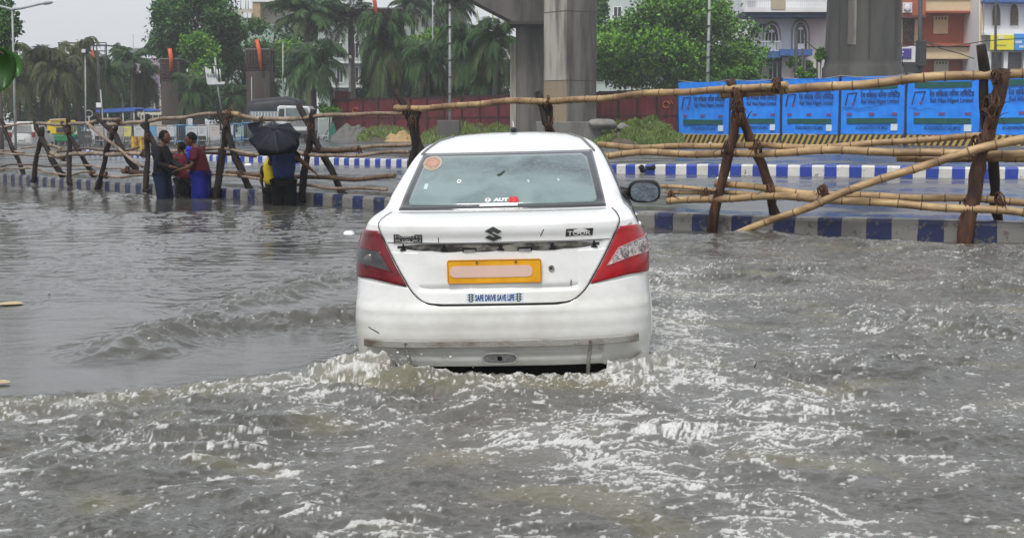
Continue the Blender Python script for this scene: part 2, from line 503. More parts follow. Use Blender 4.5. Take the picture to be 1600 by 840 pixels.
def water_mat():
    m = bpy.data.materials.new('flood_water'); m.use_nodes = True
    N, L = m.node_tree.nodes, m.node_tree.links
    b = N['Principled BSDF']
    def attr(n):
        a = N.new('ShaderNodeAttribute'); a.attribute_name = n; return a.outputs['Fac']
    tc = N.new('ShaderNodeTexCoord')
    no = N.new('ShaderNodeTexNoise'); no.inputs['Scale'].default_value = 0.7; no.inputs['Detail'].default_value = 4
    L.new(tc.outputs['Object'], no.inputs['Vector'])
    mx0 = N.new('ShaderNodeMix'); mx0.data_type = 'RGBA'
    mx0.inputs['A'].default_value = (0.044, 0.043, 0.038, 1); mx0.inputs['B'].default_value = (0.084, 0.081, 0.071, 1)
    L.new(no.outputs['Fac'], mx0.inputs['Factor'])
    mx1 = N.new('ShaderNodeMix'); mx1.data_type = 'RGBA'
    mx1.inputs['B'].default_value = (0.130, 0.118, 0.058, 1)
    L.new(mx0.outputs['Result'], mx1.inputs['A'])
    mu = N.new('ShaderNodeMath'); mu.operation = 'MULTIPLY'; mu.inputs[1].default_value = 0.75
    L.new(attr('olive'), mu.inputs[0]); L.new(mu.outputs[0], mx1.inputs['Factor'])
    mx2 = N.new('ShaderNodeMix'); mx2.data_type = 'RGBA'
    mx2.inputs['B'].default_value = (0.33, 0.33, 0.315, 1)
    L.new(mx1.outputs['Result'], mx2.inputs['A'])
    mf = N.new('ShaderNodeMath'); mf.operation = 'MULTIPLY'; mf.inputs[1].default_value = 0.55
    L.new(attr('film'), mf.inputs[0]); L.new(mf.outputs[0], mx2.inputs['Factor'])
    # fine bubbles break up the foam
    vo = N.new('ShaderNodeTexVoronoi'); vo.inputs['Scale'].default_value = 95
    L.new(tc.outputs['Object'], vo.inputs['Vector'])
    mr = N.new('ShaderNodeMapRange'); mr.inputs['From Min'].default_value = 0.1; mr.inputs['From Max'].default_value = 0.75
    mr.inputs['To Min'].default_value = 1.0; mr.inputs['To Max'].default_value = 0.6
    L.new(vo.outputs['Distance'], mr.inputs['Value'])
    fm = N.new('ShaderNodeMath'); fm.operation = 'MULTIPLY'
    L.new(attr('foam'), fm.inputs[0]); L.new(mr.outputs[0], fm.inputs[1])
    mx3 = N.new('ShaderNodeMix'); mx3.data_type = 'RGBA'
    mx3.inputs['B'].default_value = (0.66, 0.66, 0.645, 1)
    L.new(mx2.outputs['Result'], mx3.inputs['A']); L.new(fm.outputs[0], mx3.inputs['Factor'])
    L.new(mx3.outputs['Result'], b.inputs['Base Color'])
    r1 = N.new('ShaderNodeMapRange'); r1.inputs['To Min'].default_value = 0.07; r1.inputs['To Max'].default_value = 0.6
    L.new(fm.outputs[0], r1.inputs['Value']); L.new(r1.outputs[0], b.inputs['Roughness'])
    b.inputs['IOR'].default_value = 1.33
    # fine ripples
    n2 = N.new('ShaderNodeTexNoise'); n2.inputs['Scale'].default_value = 38; n2.inputs['Detail'].default_value = 5
    mp = N.new('ShaderNodeMapping'); mp.inputs['Scale'].default_value = (0.8, 1.3, 1)
    L.new(tc.outputs['Object'], mp.inputs['Vector']); L.new(mp.outputs[0], n2.inputs['Vector'])
    st = N.new('ShaderNodeMapRange'); st.inputs['To Min'].default_value = 0.08; st.inputs['To Max'].default_value = 0.34
    L.new(attr('rough'), st.inputs['Value'])
    bp = N.new('ShaderNodeBump'); bp.inputs['Distance'].default_value = 0.02
    L.new(st.outputs[0], bp.inputs['Strength']); L.new(n2.outputs['Fac'], bp.inputs['Height'])
    L.new(bp.outputs[0], b.inputs['Normal'])
    return m
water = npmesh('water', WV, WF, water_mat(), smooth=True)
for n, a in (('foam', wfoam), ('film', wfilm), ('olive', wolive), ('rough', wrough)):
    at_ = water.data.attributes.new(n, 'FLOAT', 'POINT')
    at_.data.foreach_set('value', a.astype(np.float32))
tag(water, kind='structure')

def kerb_mat(name, period, blue, grey, chip):
    """painted bands along the kerb (object 'run' attribute = metres along it)"""
    m = bpy.data.materials.new(name); m.use_nodes = True
    N, L = m.node_tree.nodes, m.node_tree.links
    b = N['Principled BSDF']; b.inputs['Roughness'].default_value = 0.45
    a = N.new('ShaderNodeAttribute'); a.attribute_name = 'run'
    dv = N.new('ShaderNodeMath'); dv.operation = 'DIVIDE'; dv.inputs[1].default_value = period
    L.new(a.outputs['Fac'], dv.inputs[0])
    tc = N.new('ShaderNodeTexCoord')
    nz = N.new('ShaderNodeTexNoise'); nz.inputs['Scale'].default_value = 6; nz.inputs['Detail'].default_value = 5
    L.new(tc.outputs['Object'], nz.inputs['Vector'])
    ad = N.new('ShaderNodeMath'); ad.operation = 'MULTIPLY_ADD'; ad.inputs[1].default_value = 0.05
    L.new(nz.outputs['Fac'], ad.inputs[0]); L.new(dv.outputs[0], ad.inputs[2])
    fr = N.new('ShaderNodeMath'); fr.operation = 'FRACT'; L.new(ad.outputs[0], fr.inputs[0])
    gt = N.new('ShaderNodeMath'); gt.operation = 'GREATER_THAN'; gt.inputs[1].default_value = 0.5
    L.new(fr.outputs[0], gt.inputs[0])
    mx = N.new('ShaderNodeMix'); mx.data_type = 'RGBA'
    mx.inputs['A'].default_value = (*blue, 1); mx.inputs['B'].default_value = (*grey, 1)
    L.new(gt.outputs[0], mx.inputs['Factor'])
    n3 = N.new('ShaderNodeTexNoise'); n3.inputs['Scale'].default_value = 9; n3.inputs['Detail'].default_value = 8; n3.inputs['Roughness'].default_value = 0.7
    L.new(tc.outputs['Object'], n3.inputs['Vector'])
    mr = N.new('ShaderNodeMapRange'); mr.inputs['From Min'].default_value = chip; mr.inputs['From Max'].default_value = chip + 0.05
    L.new(n3.outputs['Fac'], mr.inputs['Value'])
    m2 = N.new('ShaderNodeMix'); m2.data_type = 'RGBA'; m2.inputs['B'].default_value = (0.12, 0.115, 0.105, 1)
    L.new(mx.outputs['Result'], m2.inputs['A']); L.new(mr.outputs[0], m2.inputs['Factor'])
    n4 = N.new('ShaderNodeTexNoise'); n4.inputs['Scale'].default_value = 1.7; n4.inputs['Detail'].default_value = 6
    L.new(tc.outputs['Object'], n4.inputs['Vector'])
    m3 = N.new('ShaderNodeMix'); m3.data_type = 'RGBA'; m3.blend_type = 'MULTIPLY'; m3.inputs['B'].default_value = (0.55, 0.53, 0.48, 1)
    L.new(m2.outputs['Result'], m3.inputs['A']); L.new(n4.outputs['Fac'], m3.inputs['Factor'])
    L.new(m3.outputs['Result'], b.inputs['Base Color'])
    bp = N.new('ShaderNodeBump'); bp.inputs['Strength'].default_value = 0.5; bp.inputs['Distance'].default_value = 0.01
    L.new(n3.outputs['Fac'], bp.inputs['Height']); L.new(bp.outputs[0], b.inputs['Normal'])
    return m

def kerb(name, K, ztop, depth_z, width, mt, label, x0, x1, wf):
    pts = []
    xs = np.linspace(x0, x1, 260)
    ys = np.interp(xs, K[:, 0], K[:, 1])
    for _ in range(6): ys[1:-1] = (ys[:-2] + 2 * ys[1:-1] + ys[2:]) / 4
    run = np.concatenate([[0], np.cumsum(np.hypot(np.diff(xs), np.diff(ys)))])
    paint = np.concatenate([[0], np.cumsum(np.hypot(np.diff(xs), np.diff(ys)) * wf(xs[1:]))])
    tx = np.gradient(xs); ty = np.gradient(ys); ln = np.hypot(tx, ty); nx, ny = ty / ln, -tx / ln   # towards camera
    prof = [(0.0, -1), (0.005, -0.045), (0.02, -0.012), (0.045, 0.0), (width - 0.045, 0.0), (width - 0.02, -0.012), (width, -0.045), (width, -1)]
    V = []; RUN = []
    for i in range(len(xs)):
        jit = 0.006 * math.sin(run[i] * 1.7) + 0.01 * math.sin(run[i] * 0.45)
        for o, dz in prof:
            z = depth_z if dz == -1 else ztop(xs[i]) + dz + jit
            V.append((xs[i] - nx[i] * o, ys[i] - ny[i] * o, z)); RUN.append(paint[i])
    n = len(prof); V = np.array(V)
    ii, jj = np.meshgrid(np.arange(len(xs) - 1), np.arange(n - 1), indexing='ij')
    a = (ii * n + jj).ravel()
    c = len(V) // 2
    org = (V[0, 0], V[0, 1], depth_z)
    o = npmesh(name, V, np.stack([a, a + 1, a + n + 1, a + n], 1), mt, origin=org, smooth=False)
    at_ = o.data.attributes.new('run', 'FLOAT', 'POINT'); at_.data.foreach_set('value', np.array(RUN, np.float32))
    return tag(o, label, 'kerb')
kerb('median_kerb', K1a, lambda x: 0.20 + 0.05 * float(sst(0, 4, x)), -0.5, 0.32,
     kerb_mat('kerb_paint_weathered', 0.60, (0.010, 0.020, 0.095), (0.24, 0.235, 0.22), 0.555),
     'low concrete kerb with faded dark blue and grey bands at the edge of the floodwater', -45, 30, lambda x: 1 + 0.40 * sst(0, -6, x))
kerb('median_kerb', K2a, lambda x: 0.24 + 0.06 * float(sst(-4, 9, x)), -0.3, 0.40,
     kerb_mat('kerb_paint_fresh', 0.61, (0.014, 0.055, 0.42), (0.74, 0.74, 0.72), 0.61),
     'bright blue and white banded kerb across the wet road beyond the bamboo fence', -17, 30, lambda x: 1 + 0.32 * sst(9, -3, x))
# ------------------------------------------------------------------ the white car (local frame: x right, y forward, z up from the road)
KEY = [  # z, half width, rear y, corner depth, corner power, front y, front corner depth
 (0.14, .72, .16, .34, 3.0, 3.80, .6), (0.22, .845, .05, .40, 3.1, 3.92, .7), (0.34, .858, .018, .42, 3.1, 3.97, .8), (0.45, .866, .0, .43, 3.0, 3.99, .8),
 (0.56, .864, .0, .43, 2.9, 3.98, .8), (0.62, .860, .018, .43, 2.8, 3.97, .8), (0.70, .856, .032, .43, 2.7, 3.94, .8), (0.80, .848, .040, .43, 2.6, 3.82, .9),
 (0.90, .834, .044, .43, 2.5, 3.55, 1.0), (0.97, .818, .040, .42, 2.45, 3.15, 1.0), (1.02, .800, .026, .40, 2.4, 2.98, .9), (1.050, .785, .028, .38, 2.4, 2.92, .8),
 (1.068, .775, .065, .36, 2.4, 2.88, .7), (1.085, .763, .16, .34, 2.4, 2.84, .6), (1.100, .748, .29, .32, 2.5, 2.81, .6), (1.115, .730, .42, .30, 2.6, 2.78, .5),
 (1.20, .697, .585, .28, 2.6, 2.62, .5), (1.30, .655, .785, .27, 2.6, 2.43, .5), (1.39, .613, .975, .26, 2.6, 2.24, .5), (1.44, .580, 1.085, .26, 2.6, 2.12, .5),
 (1.475, .545, 1.18, .28, 2.5, 2.04, .5), (1.505, .490, 1.29, .30, 2.4, 1.99, .4), (1.530, .400, 1.42, .26, 2.3, 1.93, .3), (1.545, .28, 1.55, .15, 2.2, 1.86, .15), (1.552, .14, 1.64, .06, 2.0, 1.78, .06)]
KA = np.array(KEY)
def _pchip(x, y):
    h = np.diff(x); d = np.diff(y) / h; m = np.zeros_like(y)
    for i in range(1, len(x) - 1):
        if d[i - 1] * d[i] > 0:
            w1, w2 = 2 * h[i] + h[i - 1], h[i] + 2 * h[i - 1]
            m[i] = (w1 + w2) / (w1 / d[i - 1] + w2 / d[i])
    m[0], m[-1] = d[0], d[-1]
    def f(q):
        i = int(np.clip(np.searchsorted(x, q) - 1, 0, len(x) - 2)); t = (q - x[i]) / h[i]
        return (2*t**3-3*t*t+1)*y[i] + (t**3-2*t*t+t)*h[i]*m[i] + (-2*t**3+3*t*t)*y[i+1] + (t**3-t*t)*h[i]*m[i+1]
    return f
KF = [_pchip(KA[:, 0], KA[:, i]) for i in range(1, 7)]
def kp(z):
    z = min(max(z, 0.14), 1.552)
    return [f(z) for f in KF]
SL = 2.0     # metres of side per unit of s beyond 1
def S0(s, z):
    w, y0, d, n, y1, df = kp(z)
    a = abs(s); sg = 1 if s >= 0 else -1
    if a <= 1:
        th = a * math.pi / 2
        return Vector((sg * w * math.sin(th) ** (2 / n), y0 + d - d * max(math.cos(th), 0) ** (2 / n), z))
    return Vector((sg * w, y0 + d + (a - 1) * SL, z))
def SN(s, z):
    e = 1e-3
    s_ = max(min(s, 0.985), -0.985) if abs(s) <= 1.001 else s
    a = S0(s_ + e, z) - S0(s_ - e, z); b = S0(s, z + 2e-3) - S0(s, z - 2e-3)
    n = a.cross(b)
    if n.length < 1e-12: return Vector((0, -1, 0))
    n.normalize()
    c = Vector((math.copysign(min(abs(s), 1.0), s), -1 + min(abs(s), 1.0) * .9, 0.15))
    return n if n.dot(c) > 0 else -n
def SP(s, z, off=0.0): return S0(s, z) + SN(s, z) * off
def s_x(x, z):
    w, y0, d, n, y1, df = kp(z)
    r = min(abs(x) / w, 1.0)
    return math.copysign(math.asin(r ** (n / 2)) / (math.pi / 2), x)
def s_y(y, z, side=1):
    w, y0, d, n, y1, df = kp(z)
    if y >= y0 + d: return side * (1 + (y - y0 - d) / SL)
    c = max((y0 + d - y) / d, 0) ** (n / 2)
    return side * math.acos(min(c, 1)) / (math.pi / 2)
def XP(x, z, off=0.0): return SP(s_x(x, z), z, off)

def patch(name, rows, ns, off, mt, parent, edge=-0.012, offf=None, mat_fn=None, mats=None):
    """rows: (z, s0, s1); a skin lying `off` proud of the body, its rim turned in to `edge`"""
    P = []
    def rowp(z, s0, s1, o_edge=None):
        L = [SP(s0, z, edge)]
        for i in range(ns + 1):
            s = s0 + (s1 - s0) * i / ns
            o = off + (offf(S0(s, z).x, z) if offf else 0)
            if o_edge is not None: o = o_edge
            L.append(SP(s, z, o))
        L.append(SP(s1, z, edge))
        return L
    P.append(rowp(*rows[0], o_edge=edge))
    for r in rows: P.append(rowp(*r))
    P.append(rowp(*rows[-1], o_edge=edge))
    mb = MB(); mb.grid(P)
    return mb.build(name, mt, parent, local=True)

def paint():
    m = bpy.data.materials.new('white_car_paint'); m.use_nodes = True
    N, L = m.node_tree.nodes, m.node_tree.links
    b = N['Principled BSDF']; b.inputs['Roughness'].default_value = 0.28
    b.inputs['Coat Weight'].default_value = 0.7; b.inputs['Coat Roughness'].default_value = 0.04
    tc = N.new('ShaderNodeTexCoord')
    sx = N.new('ShaderNodeSeparateXYZ'); L.new(tc.outputs['Object'], sx.inputs[0])
    # splashed road dirt: more of it low down, broken by noise
    n1 = N.new('ShaderNodeTexNoise'); n1.inputs['Scale'].default_value = 2.6; n1.inputs['Detail'].default_value = 8; n1.inputs['Roughness'].default_value = 0.65
    mp = N.new('ShaderNodeMapping'); mp.inputs['Scale'].default_value = (1.1, 1.1, 1.6)
    L.new(tc.outputs['Object'], mp.inputs['Vector']); L.new(mp.outputs[0], n1.inputs['Vector'])
    hz = N.new('ShaderNodeMapRange'); hz.inputs['From Min'].default_value = 1.0; hz.inputs['From Max'].default_value = 0.2
    hz.inputs['To Min'].default_value = 0.0; hz.inputs['To Max'].default_value = 0.46
    L.new(sx.outputs['Z'], hz.inputs['Value'])
    ad = N.new('ShaderNodeMath'); ad.operation = 'ADD'; L.new(n1.outputs['Fac'], ad.inputs[0]); L.new(hz.outputs[0], ad.inputs[1])
    mr = N.new('ShaderNodeMapRange'); mr.inputs['From Min'].default_value = 0.48; mr.inputs['From Max'].default_value = 1.05
    L.new(ad.outputs[0], mr.inputs['Value'])
    mx = N.new('ShaderNodeMix'); mx.data_type = 'RGBA'
    mx.inputs['A'].default_value = (0.80, 0.805, 0.80, 1); mx.inputs['B'].default_value = (0.52, 0.51, 0.46, 1)
    L.new(mr.outputs[0], mx.inputs['Factor'])
    # fine dark specks and scuffs
    n2 = N.new('ShaderNodeTexNoise'); n2.inputs['Scale'].default_value = 26; n2.inputs['Detail'].default_value = 6; n2.inputs['Roughness'].default_value = 0.7
    L.new(tc.outputs['Object'], n2.inputs['Vector'])
    m2r = N.new('ShaderNodeMapRange'); m2r.inputs['From Min'].default_value = 0.715; m2r.inputs['From Max'].default_value = 0.76
    L.new(n2.outputs['Fac'], m2r.inputs['Value'])
    mx2 = N.new('ShaderNodeMix'); mx2.data_type = 'RGBA'; mx2.inputs['B'].default_value = (0.20, 0.19, 0.17, 1)
    L.new(mx.outputs['Result'], mx2.inputs['A']); L.new(m2r.outputs[0], mx2.inputs['Factor'])
    L.new(mx2.outputs['Result'], b.inputs['Base Color'])
    rr = N.new('ShaderNodeMapRange'); rr.inputs['To Min'].default_value = 0.24; rr.inputs['To Max'].default_value = 0.5
    L.new(mr.outputs[0], rr.inputs['Value']); L.new(rr.outputs[0], b.inputs['Roughness'])
    # rain beads
    n3 = N.new('ShaderNodeTexNoise'); n3.inputs['Scale'].default_value = 2.2; n3.inputs['Detail'].default_value = 2
    L.new(tc.outputs['Object'], n3.inputs['Vector'])
    bp = N.new('ShaderNodeBump'); bp.inputs['Strength'].default_value = 0.05; bp.inputs['Distance'].default_value = 0.02
    L.new(n3.outputs['Fac'], bp.inputs['Height']); L.new(bp.outputs[0], b.inputs['Normal'])
    return m
PAINT = paint()
BLK = mat('black_plastic', (0.006, 0.007, 0.009), (0.014, 0.014, 0.016), spec=.25, rough=0.4, nscale=8)
GAP = mat('panel_gap', (0.006, 0.006, 0.006), rough=0.8)
CHROME = mat('dull_chrome', (0.45, 0.45, 0.45), (0.2, 0.19, 0.18), rough=0.25, metal=0.9, nscale=20)
TYRE = mat('tyre_rubber', (0.015, 0.015, 0.015), (0.03, 0.03, 0.03), rough=0.8)
STEELP = mat('steel_wheel', (0.35, 0.35, 0.35), (0.2, 0.2, 0.2), rough=0.4, metal=0.6)

car = thing('sedan_car', (CARX, CARY, CARZ), 'white sedan taxi seen from behind driving through the deep floodwater', 'car')
ORG[car.name] = Vector((0, 0, 0))
car.rotation_euler = (0, R(-1.4), CARA)

# body shell: stacked plan outlines
def outline(z, inset=0.0):
    w, y0, d, n, y1, df = kp(z)
    pts = []
    for i in range(-40, 41):
        s = i / 40
        p = S0(s, z)
        if inset and abs(s) < 1: p = p + Vector((0, inset * min(1, (1 - abs(s)) * 6), 0))
        pts.append(p)
    ye = y1 - df
    for i in range(1, 12):
        t = i / 12; pts.append(Vector((w, (y0 + d) * (1 - t) + ye * t, z)))
    for i in range(0, 25):
        th = math.pi / 2 - i / 24 * math.pi
        sg = 1 if th >= 0 else -1
        pts.append(Vector((sg * w * abs(math.sin(th)) ** (2 / 2.6), ye + df * abs(math.cos(th)) ** (2 / 2.6), z)))
    for i in range(11, 0, -1):
        t = i / 12; pts.append(Vector((-w, (y0 + d) * (1 - t) + ye * t, z)))
    return pts
zs = list(np.linspace(0.16, 1.0, 44)) + list(np.linspace(1.005, 1.12, 24)) + list(np.linspace(1.13, 1.50, 32)) + list(np.linspace(1.505, 1.552, 12))
rings = [outline(z, 0.30 if z < 0.30 else 0.05 if z < 0.66 else (0.05 * max(0, 1 - (z - 0.66) / 0.04))) for z in zs]
mb = MB(); mb.grid(rings, closed=True)
top = rings[-1]; mb.add(top, [tuple(range(len(top)))], 0, True)
bot = rings[0]; mb.add(bot, [tuple(range(len(bot)))[::-1]], 0)
mb.build('body', PAINT, car, local=True)

def smx(a, b, x): return float(sst(a, b, x))
# boot lid
lid_w = [(0.606, .33), (0.609, .375), (0.616, .408), (0.628, .433), (0.645, .456), (0.67, .482), (0.70, .505), (0.74, .527), (0.78, .552), (0.84, .586), (0.90, .618),
         (0.945, .640), (1.00, .668), (1.04, .684), (1.06, .686), (1.075, .680), (1.09, .668), (1.104, .648)]
def lidw(z): return float(np.interp(z, [a for a, b in lid_w], [b for a, b in lid_w]))
def lid_off(x, z):
    o = 0.0
    o -= 0.020 * smx(0.48, 0.40, abs(x)) * smx(0.668, 0.70, z) * smx(0.935, 0.90, z)      # plate recess
    o -= 0.012 * smx(0.600, 0.585, abs(x)) * smx(0.893, 0.903, z) * smx(0.952, 0.946, z)     # garnish groove
    return o
rows = []
for z in list(np.linspace(0.606, 0.70, 14)) + list(np.linspace(0.71, 0.88, 16)) + list(np.linspace(0.886, 0.96, 22)) + list(np.linspace(0.97, 1.05, 9)) + [1.056, 1.062, 1.068, 1.074, 1.08, 1.086, 1.092, 1.098, 1.104]:
    w_ = lidw(z); rows.append((z, s_x(-w_, z), s_x(w_, z)))
patch('boot_lid', rows, 60, 0.006, PAINT, car, offf=lid_off, edge=-0.008)
# dark shut line round the lid
pts = [XP(-lidw(z) - .003, z, 0.002) for z, _ in reversed(lid_w)] + [XP(x, 0.602, 0.002) for x in np.linspace(-.31, .31, 12)] + [XP(lidw(z) + .003, z, 0.002) for z, _ in lid_w]
MB().tube(pts, 0.0052, 6).build('shut_line', GAP, car, local=True)

# bumper: columns in s, from the bottom up to a curved top edge
def btop(x):
    ax = abs(x)
    return float(np.interp(ax, [0, .33, .40, .44, .47, .50, .52, .60, .70, .78, .83], [.599, .599, .609, .627, .652, .684, .702, .712, .724, .735, .742]))
def bump_off(x, z, s):
    e = 0.004
    # recessed lower valance between the two corner pods, under the steel guard
    xin = 0.56 + 0.10 * (0.40 - z)
    k = smx(xin + .012, xin - .012, abs(x)) * smx(0.372, 0.362, z)
    e -= 0.045 * k
    e += 0.028 * k * smx(0.325, 0.270, z)
    # soft crease in the middle of the bumper
    e += 0.003 * smx(.05, 0, abs(z - .50)) * smx(1.0, .8, abs(s))
    return e
P = []
NS = 120
for j in range(0, 61):
    row = []
    for i in range(-NS, NS + 1):
        s = i / NS * 1.14
        x = S0(s, 0.6).x
        zt = btop(x) if abs(s) <= 1 else 0.742
        t = j / 60
        zb = 0.242 - 0.03 * smx(.60, .74, abs(x))
        z = zb + (zt - 0.004 - zb) * t
        row.append(SP(s, z, bump_off(x, z, s)))
    P.append(row)
Pt = [SP(i / NS * 1.14, (btop(S0(i / NS * 1.14, .6).x) if abs(i / NS * 1.14) <= 1 else .742), -0.03) for i in range(-NS, NS + 1)]
P.append(Pt)
Pb = [p + Vector((0, 0.12, 0.0)) for p in P[0]]
P.insert(0, Pb)
mb = MB(); mb.grid(P); bumper = mb.build('bumper', PAINT, car, local=True)
# shut line between bumper and quarter panels
for sg in (-1, 1):
    q = [SP(sg * s, 0.748, 0.003) for s in np.linspace(0.93, 1.14, 14)] + [SP(sg * 1.145, z, 0.003) for z in np.linspace(0.74, 0.3, 8)]
    MB().tube(q, 0.004, 6).build('shut_line', GAP, car, local=True)
# tow-eye / reflector recess in the valance
mb = MB()
cx, cz = 0.0, 0.292
ring = []
for k in range(24):
    a = 2 * math.pi * k / 24
    ring.append((cx + 0.092 * math.copysign(abs(math.cos(a)) ** .6, math.cos(a)), cz + 0.027 * math.copysign(abs(math.sin(a)) ** .7, math.sin(a))))
yv = XP(0, cz, 0).y + 0.02
mb.prism([(a, yv - 0.014, b) for a, b in ring], (0, 0.02, 0))
mb.build('fog_lamp_recess', mat('grey_lens', (0.16, 0.16, 0.155), (0.30, 0.30, 0.29), rough=0.4, nscale=40), bumper, local=True, bevel=0.003)
mb = MB(); mb.tube([(0.0, yv - 0.0175, cz), (0.0, yv, cz)], 0.0145, 16)

mb.build('tow_hole', GAP, bumper, local=True)
rim = [(a * 1.0, yv - 0.016, b) for a, b in ring]; rim = [((p[0]) * 1.05, p[1], cz + (p[2] - cz) * 1.12) for p in rim]
MB().tube(rim + [rim[0]], 0.004, 6).build('recess_rim', PAINT, bumper, local=True)

# steel guard bar across the bumper, on two straps
GUARD = mat('weathered_steel', (0.30, 0.295, 0.27), (0.12, 0.085, 0.06), rough=0.55, metal=0.0, nscale=4, stretch=(1.2, 1, 2), contrast=(0.48, 0.72), bump=0.3, bscale=60)
P = []
for z, dy in ((0.368, -.026), (0.368, -.054), (0.372, -.058), (0.405, -.060), (0.409, -.055), (0.409, -.026)):
    P.append([Vector((x, S0(s_x(x, .40), .40).y * (1.0 if abs(x) < 5 else 1) + dy, z + 0.008 * (x / .76) * 0.3)) for x in np.linspace(-.785, .790, 50)])
P.append(P[0])
mb = MB(); mb.grid(P, smooth=False)
for e in (0, -1): mb.add([r[e] for r in P[:-1]], [tuple(range(6))])
guard = mb.build('guard_bar', GUARD, car, local=True)
for gx_ in (-.525, .515):
    y_ = XP(gx_, .38, 0).y
    MB().tube([(gx_, y_ - .040, .386), (gx_ - .004 * 0, y_ - .042, .36), (gx_ + .012 * (-1 if gx_ > 0 else 1), y_ - .008, .28), (gx_ + .02 * (-1 if gx_ > 0 else 1), y_ + .02, .17)], .011, 8).build('guard_strap', GUARD, guard, local=True)
    MB().tube([(gx_, y_ - .068, .388), (gx_, y_ - .05, .388)], .010, 6).build('bolt', mat('rusty_bolt', (0.12, 0.08, 0.06), rough=0.7), guard, local=True)

# tail lamps
def lens(name, cb, c2, rough=0.16):
    m = mat(name, cb, c2, rough=rough, nscale=14, coat=0.35, spec=.3, contrast=(0.4, 0.65)); return m
RED = lens('red_lens', (0.40, 0.001, 0.006), (0.26, 0.001, 0.004))
DRED = lens('dark_red_lens', (0.17, 0.004, 0.010), (0.08, 0.003, 0.006))
SMOKE = lens('smoky_lens', (0.035, 0.035, 0.038), (0.085, 0.08, 0.08))
CLEARL = mat('clear_lens', (0.62, 0.58, 0.58), (0.20, 0.14, 0.14), rough=0.12, nscale=60, contrast=(0.42, 0.58), coat=1.0, bump=0.6, bscale=90)
CLEARL2 = mat('clear_bowl', (0.36, 0.34, 0.34), (0.12, 0.09, 0.09), rough=0.12, nscale=90, contrast=(0.42, 0.58), coat=1.0, bump=0.6, bscale=120)
def lamp(side, red, inner, refl_label=None):
    # inner edge follows the lid, outer edge wraps round to the side
    zz = [(0.722, .524, 1.02), (0.76, .548, 1.03), (0.82, .586, 1.03), (0.88, .618, 1.025), (0.93, .645, 1.01), (0.97, .664, 0.965), (1.00, .680, 0.90), (1.018, .692, 0.835)]
    rows = []
    for z in np.linspace(0.712, 1.018, 26):
        xi = float(np.interp(z, [a[0] for a in zz], [a[1] for a in zz]))
        so = float(np.interp(z, [a[0] for a in zz], [a[2] for a in zz]))
        si = s_x(xi, z)
        # lower edge climbs outwards
        rows.append((z, side * si, side * max(so, si + .02)))
    # shape: lift the bottom edge outward through z shift
    P = []
    n = 26
    def pt(z, a, o):
        i0 = float(np.interp(z, [r[0] for r in rows], [abs(r[1]) for r in rows])); i1 = float(np.interp(z, [r[0] for r in rows], [abs(r[2]) for r in rows]))
        w_ = kp(z)[0]; xi_ = w_ * math.sin(i0 * math.pi / 2) ** (2 / kp(z)[2 + 1])
        s = s_x(xi_ + (0.997 * w_ - xi_) * a, z); s = s + (i1 - s) * a ** 6
        zlow = 0.704 + 0.040 * min(1, a * 1.6)
        zq = zlow + (z - 0.712) / (1.018 - 0.712) * (1.018 - zlow)
        return SP(side * s, zq, o)
    zl = [r[0] for r in rows]
    def bulge(z, a): return 0.006 + 0.016 * math.sin(math.pi * min(max((z - .70) / .33, 0), 1)) ** .5 * min(1, a * 3 + .3)
    P.append([pt(zl[0], a, -.01) for a in np.linspace(0, 1, n)])
    for z in zl:
        P.append([pt(z, 0, -.01)] + [pt(z, a, bulge(z, a)) for a in np.linspace(0, 1, n - 2)] + [pt(z, 1, -.01)])
    P.append([pt(zl[-1], a, -.01) for a in np.linspace(0, 1, n)])
    P = [P[0]] + [r for r in P[1:-1]] + [P[-1]]
    mb = MB(); mb.grid(P)
    l = mb.build('tail_lamp', red, car, local=True)
    # reversing / indicator window inside it
    P = []
    for t in np.linspace(0, 1, 8):
        a0 = 0.13 + 0.10 * t; a1 = 0.97
        zl_ = (.800 if side > 0 else .785) + (.092 if side > 0 else .115) * t; zr_ = (.842 if side > 0 else .800) + .100 * t
        P.append([pt(zl_ + (zr_ - zl_) * (a - a0) / (a1 - a0), a, bulge(zl_, a) + 0.003) for a in np.linspace(a0, a1, 14)])
    mb = MB(); mb.grid(P); w = mb.build('lamp_window', inner, l, local=True)
    fr = P[0] + [r[-1] for r in P[1:]] + P[-1][::-1] + [r[0] for r in P[::-1]]
    MB().tube(fr, 0.003, 5).build('window_rim', red if side < 0 else mat('lens_rim', (0.55, 0.25, 0.25), rough=.2), l, local=True)
    if side > 0:
        for aa, za in ((0.38, .858), (0.72, .875)):
            c = pt(za, aa, bulge(za, aa) + .001)
            MB().ell(c, (0.038, 0.010, 0.036), 18, 10).build('reflector_bowl', CLEARL2, w, local=True)
    else:
        c = pt(0.828, 0.55, bulge(.83, .55) + .001)
        MB().ell(c, (0.036, 0.008, 0.036), 18, 10).build('reflector_bowl', mat('smoky_bowl', (0.10, 0.095, 0.095), rough=.1, coat=1.0), w, local=True)
    return l
l1 = lamp(-1, DRED, SMOKE); l1['label'] = 'dark red tail lamp with smoky grey window'
l2 = lamp(1, RED, CLEARL); l2['label'] = 'bright red tail lamp with clear window'
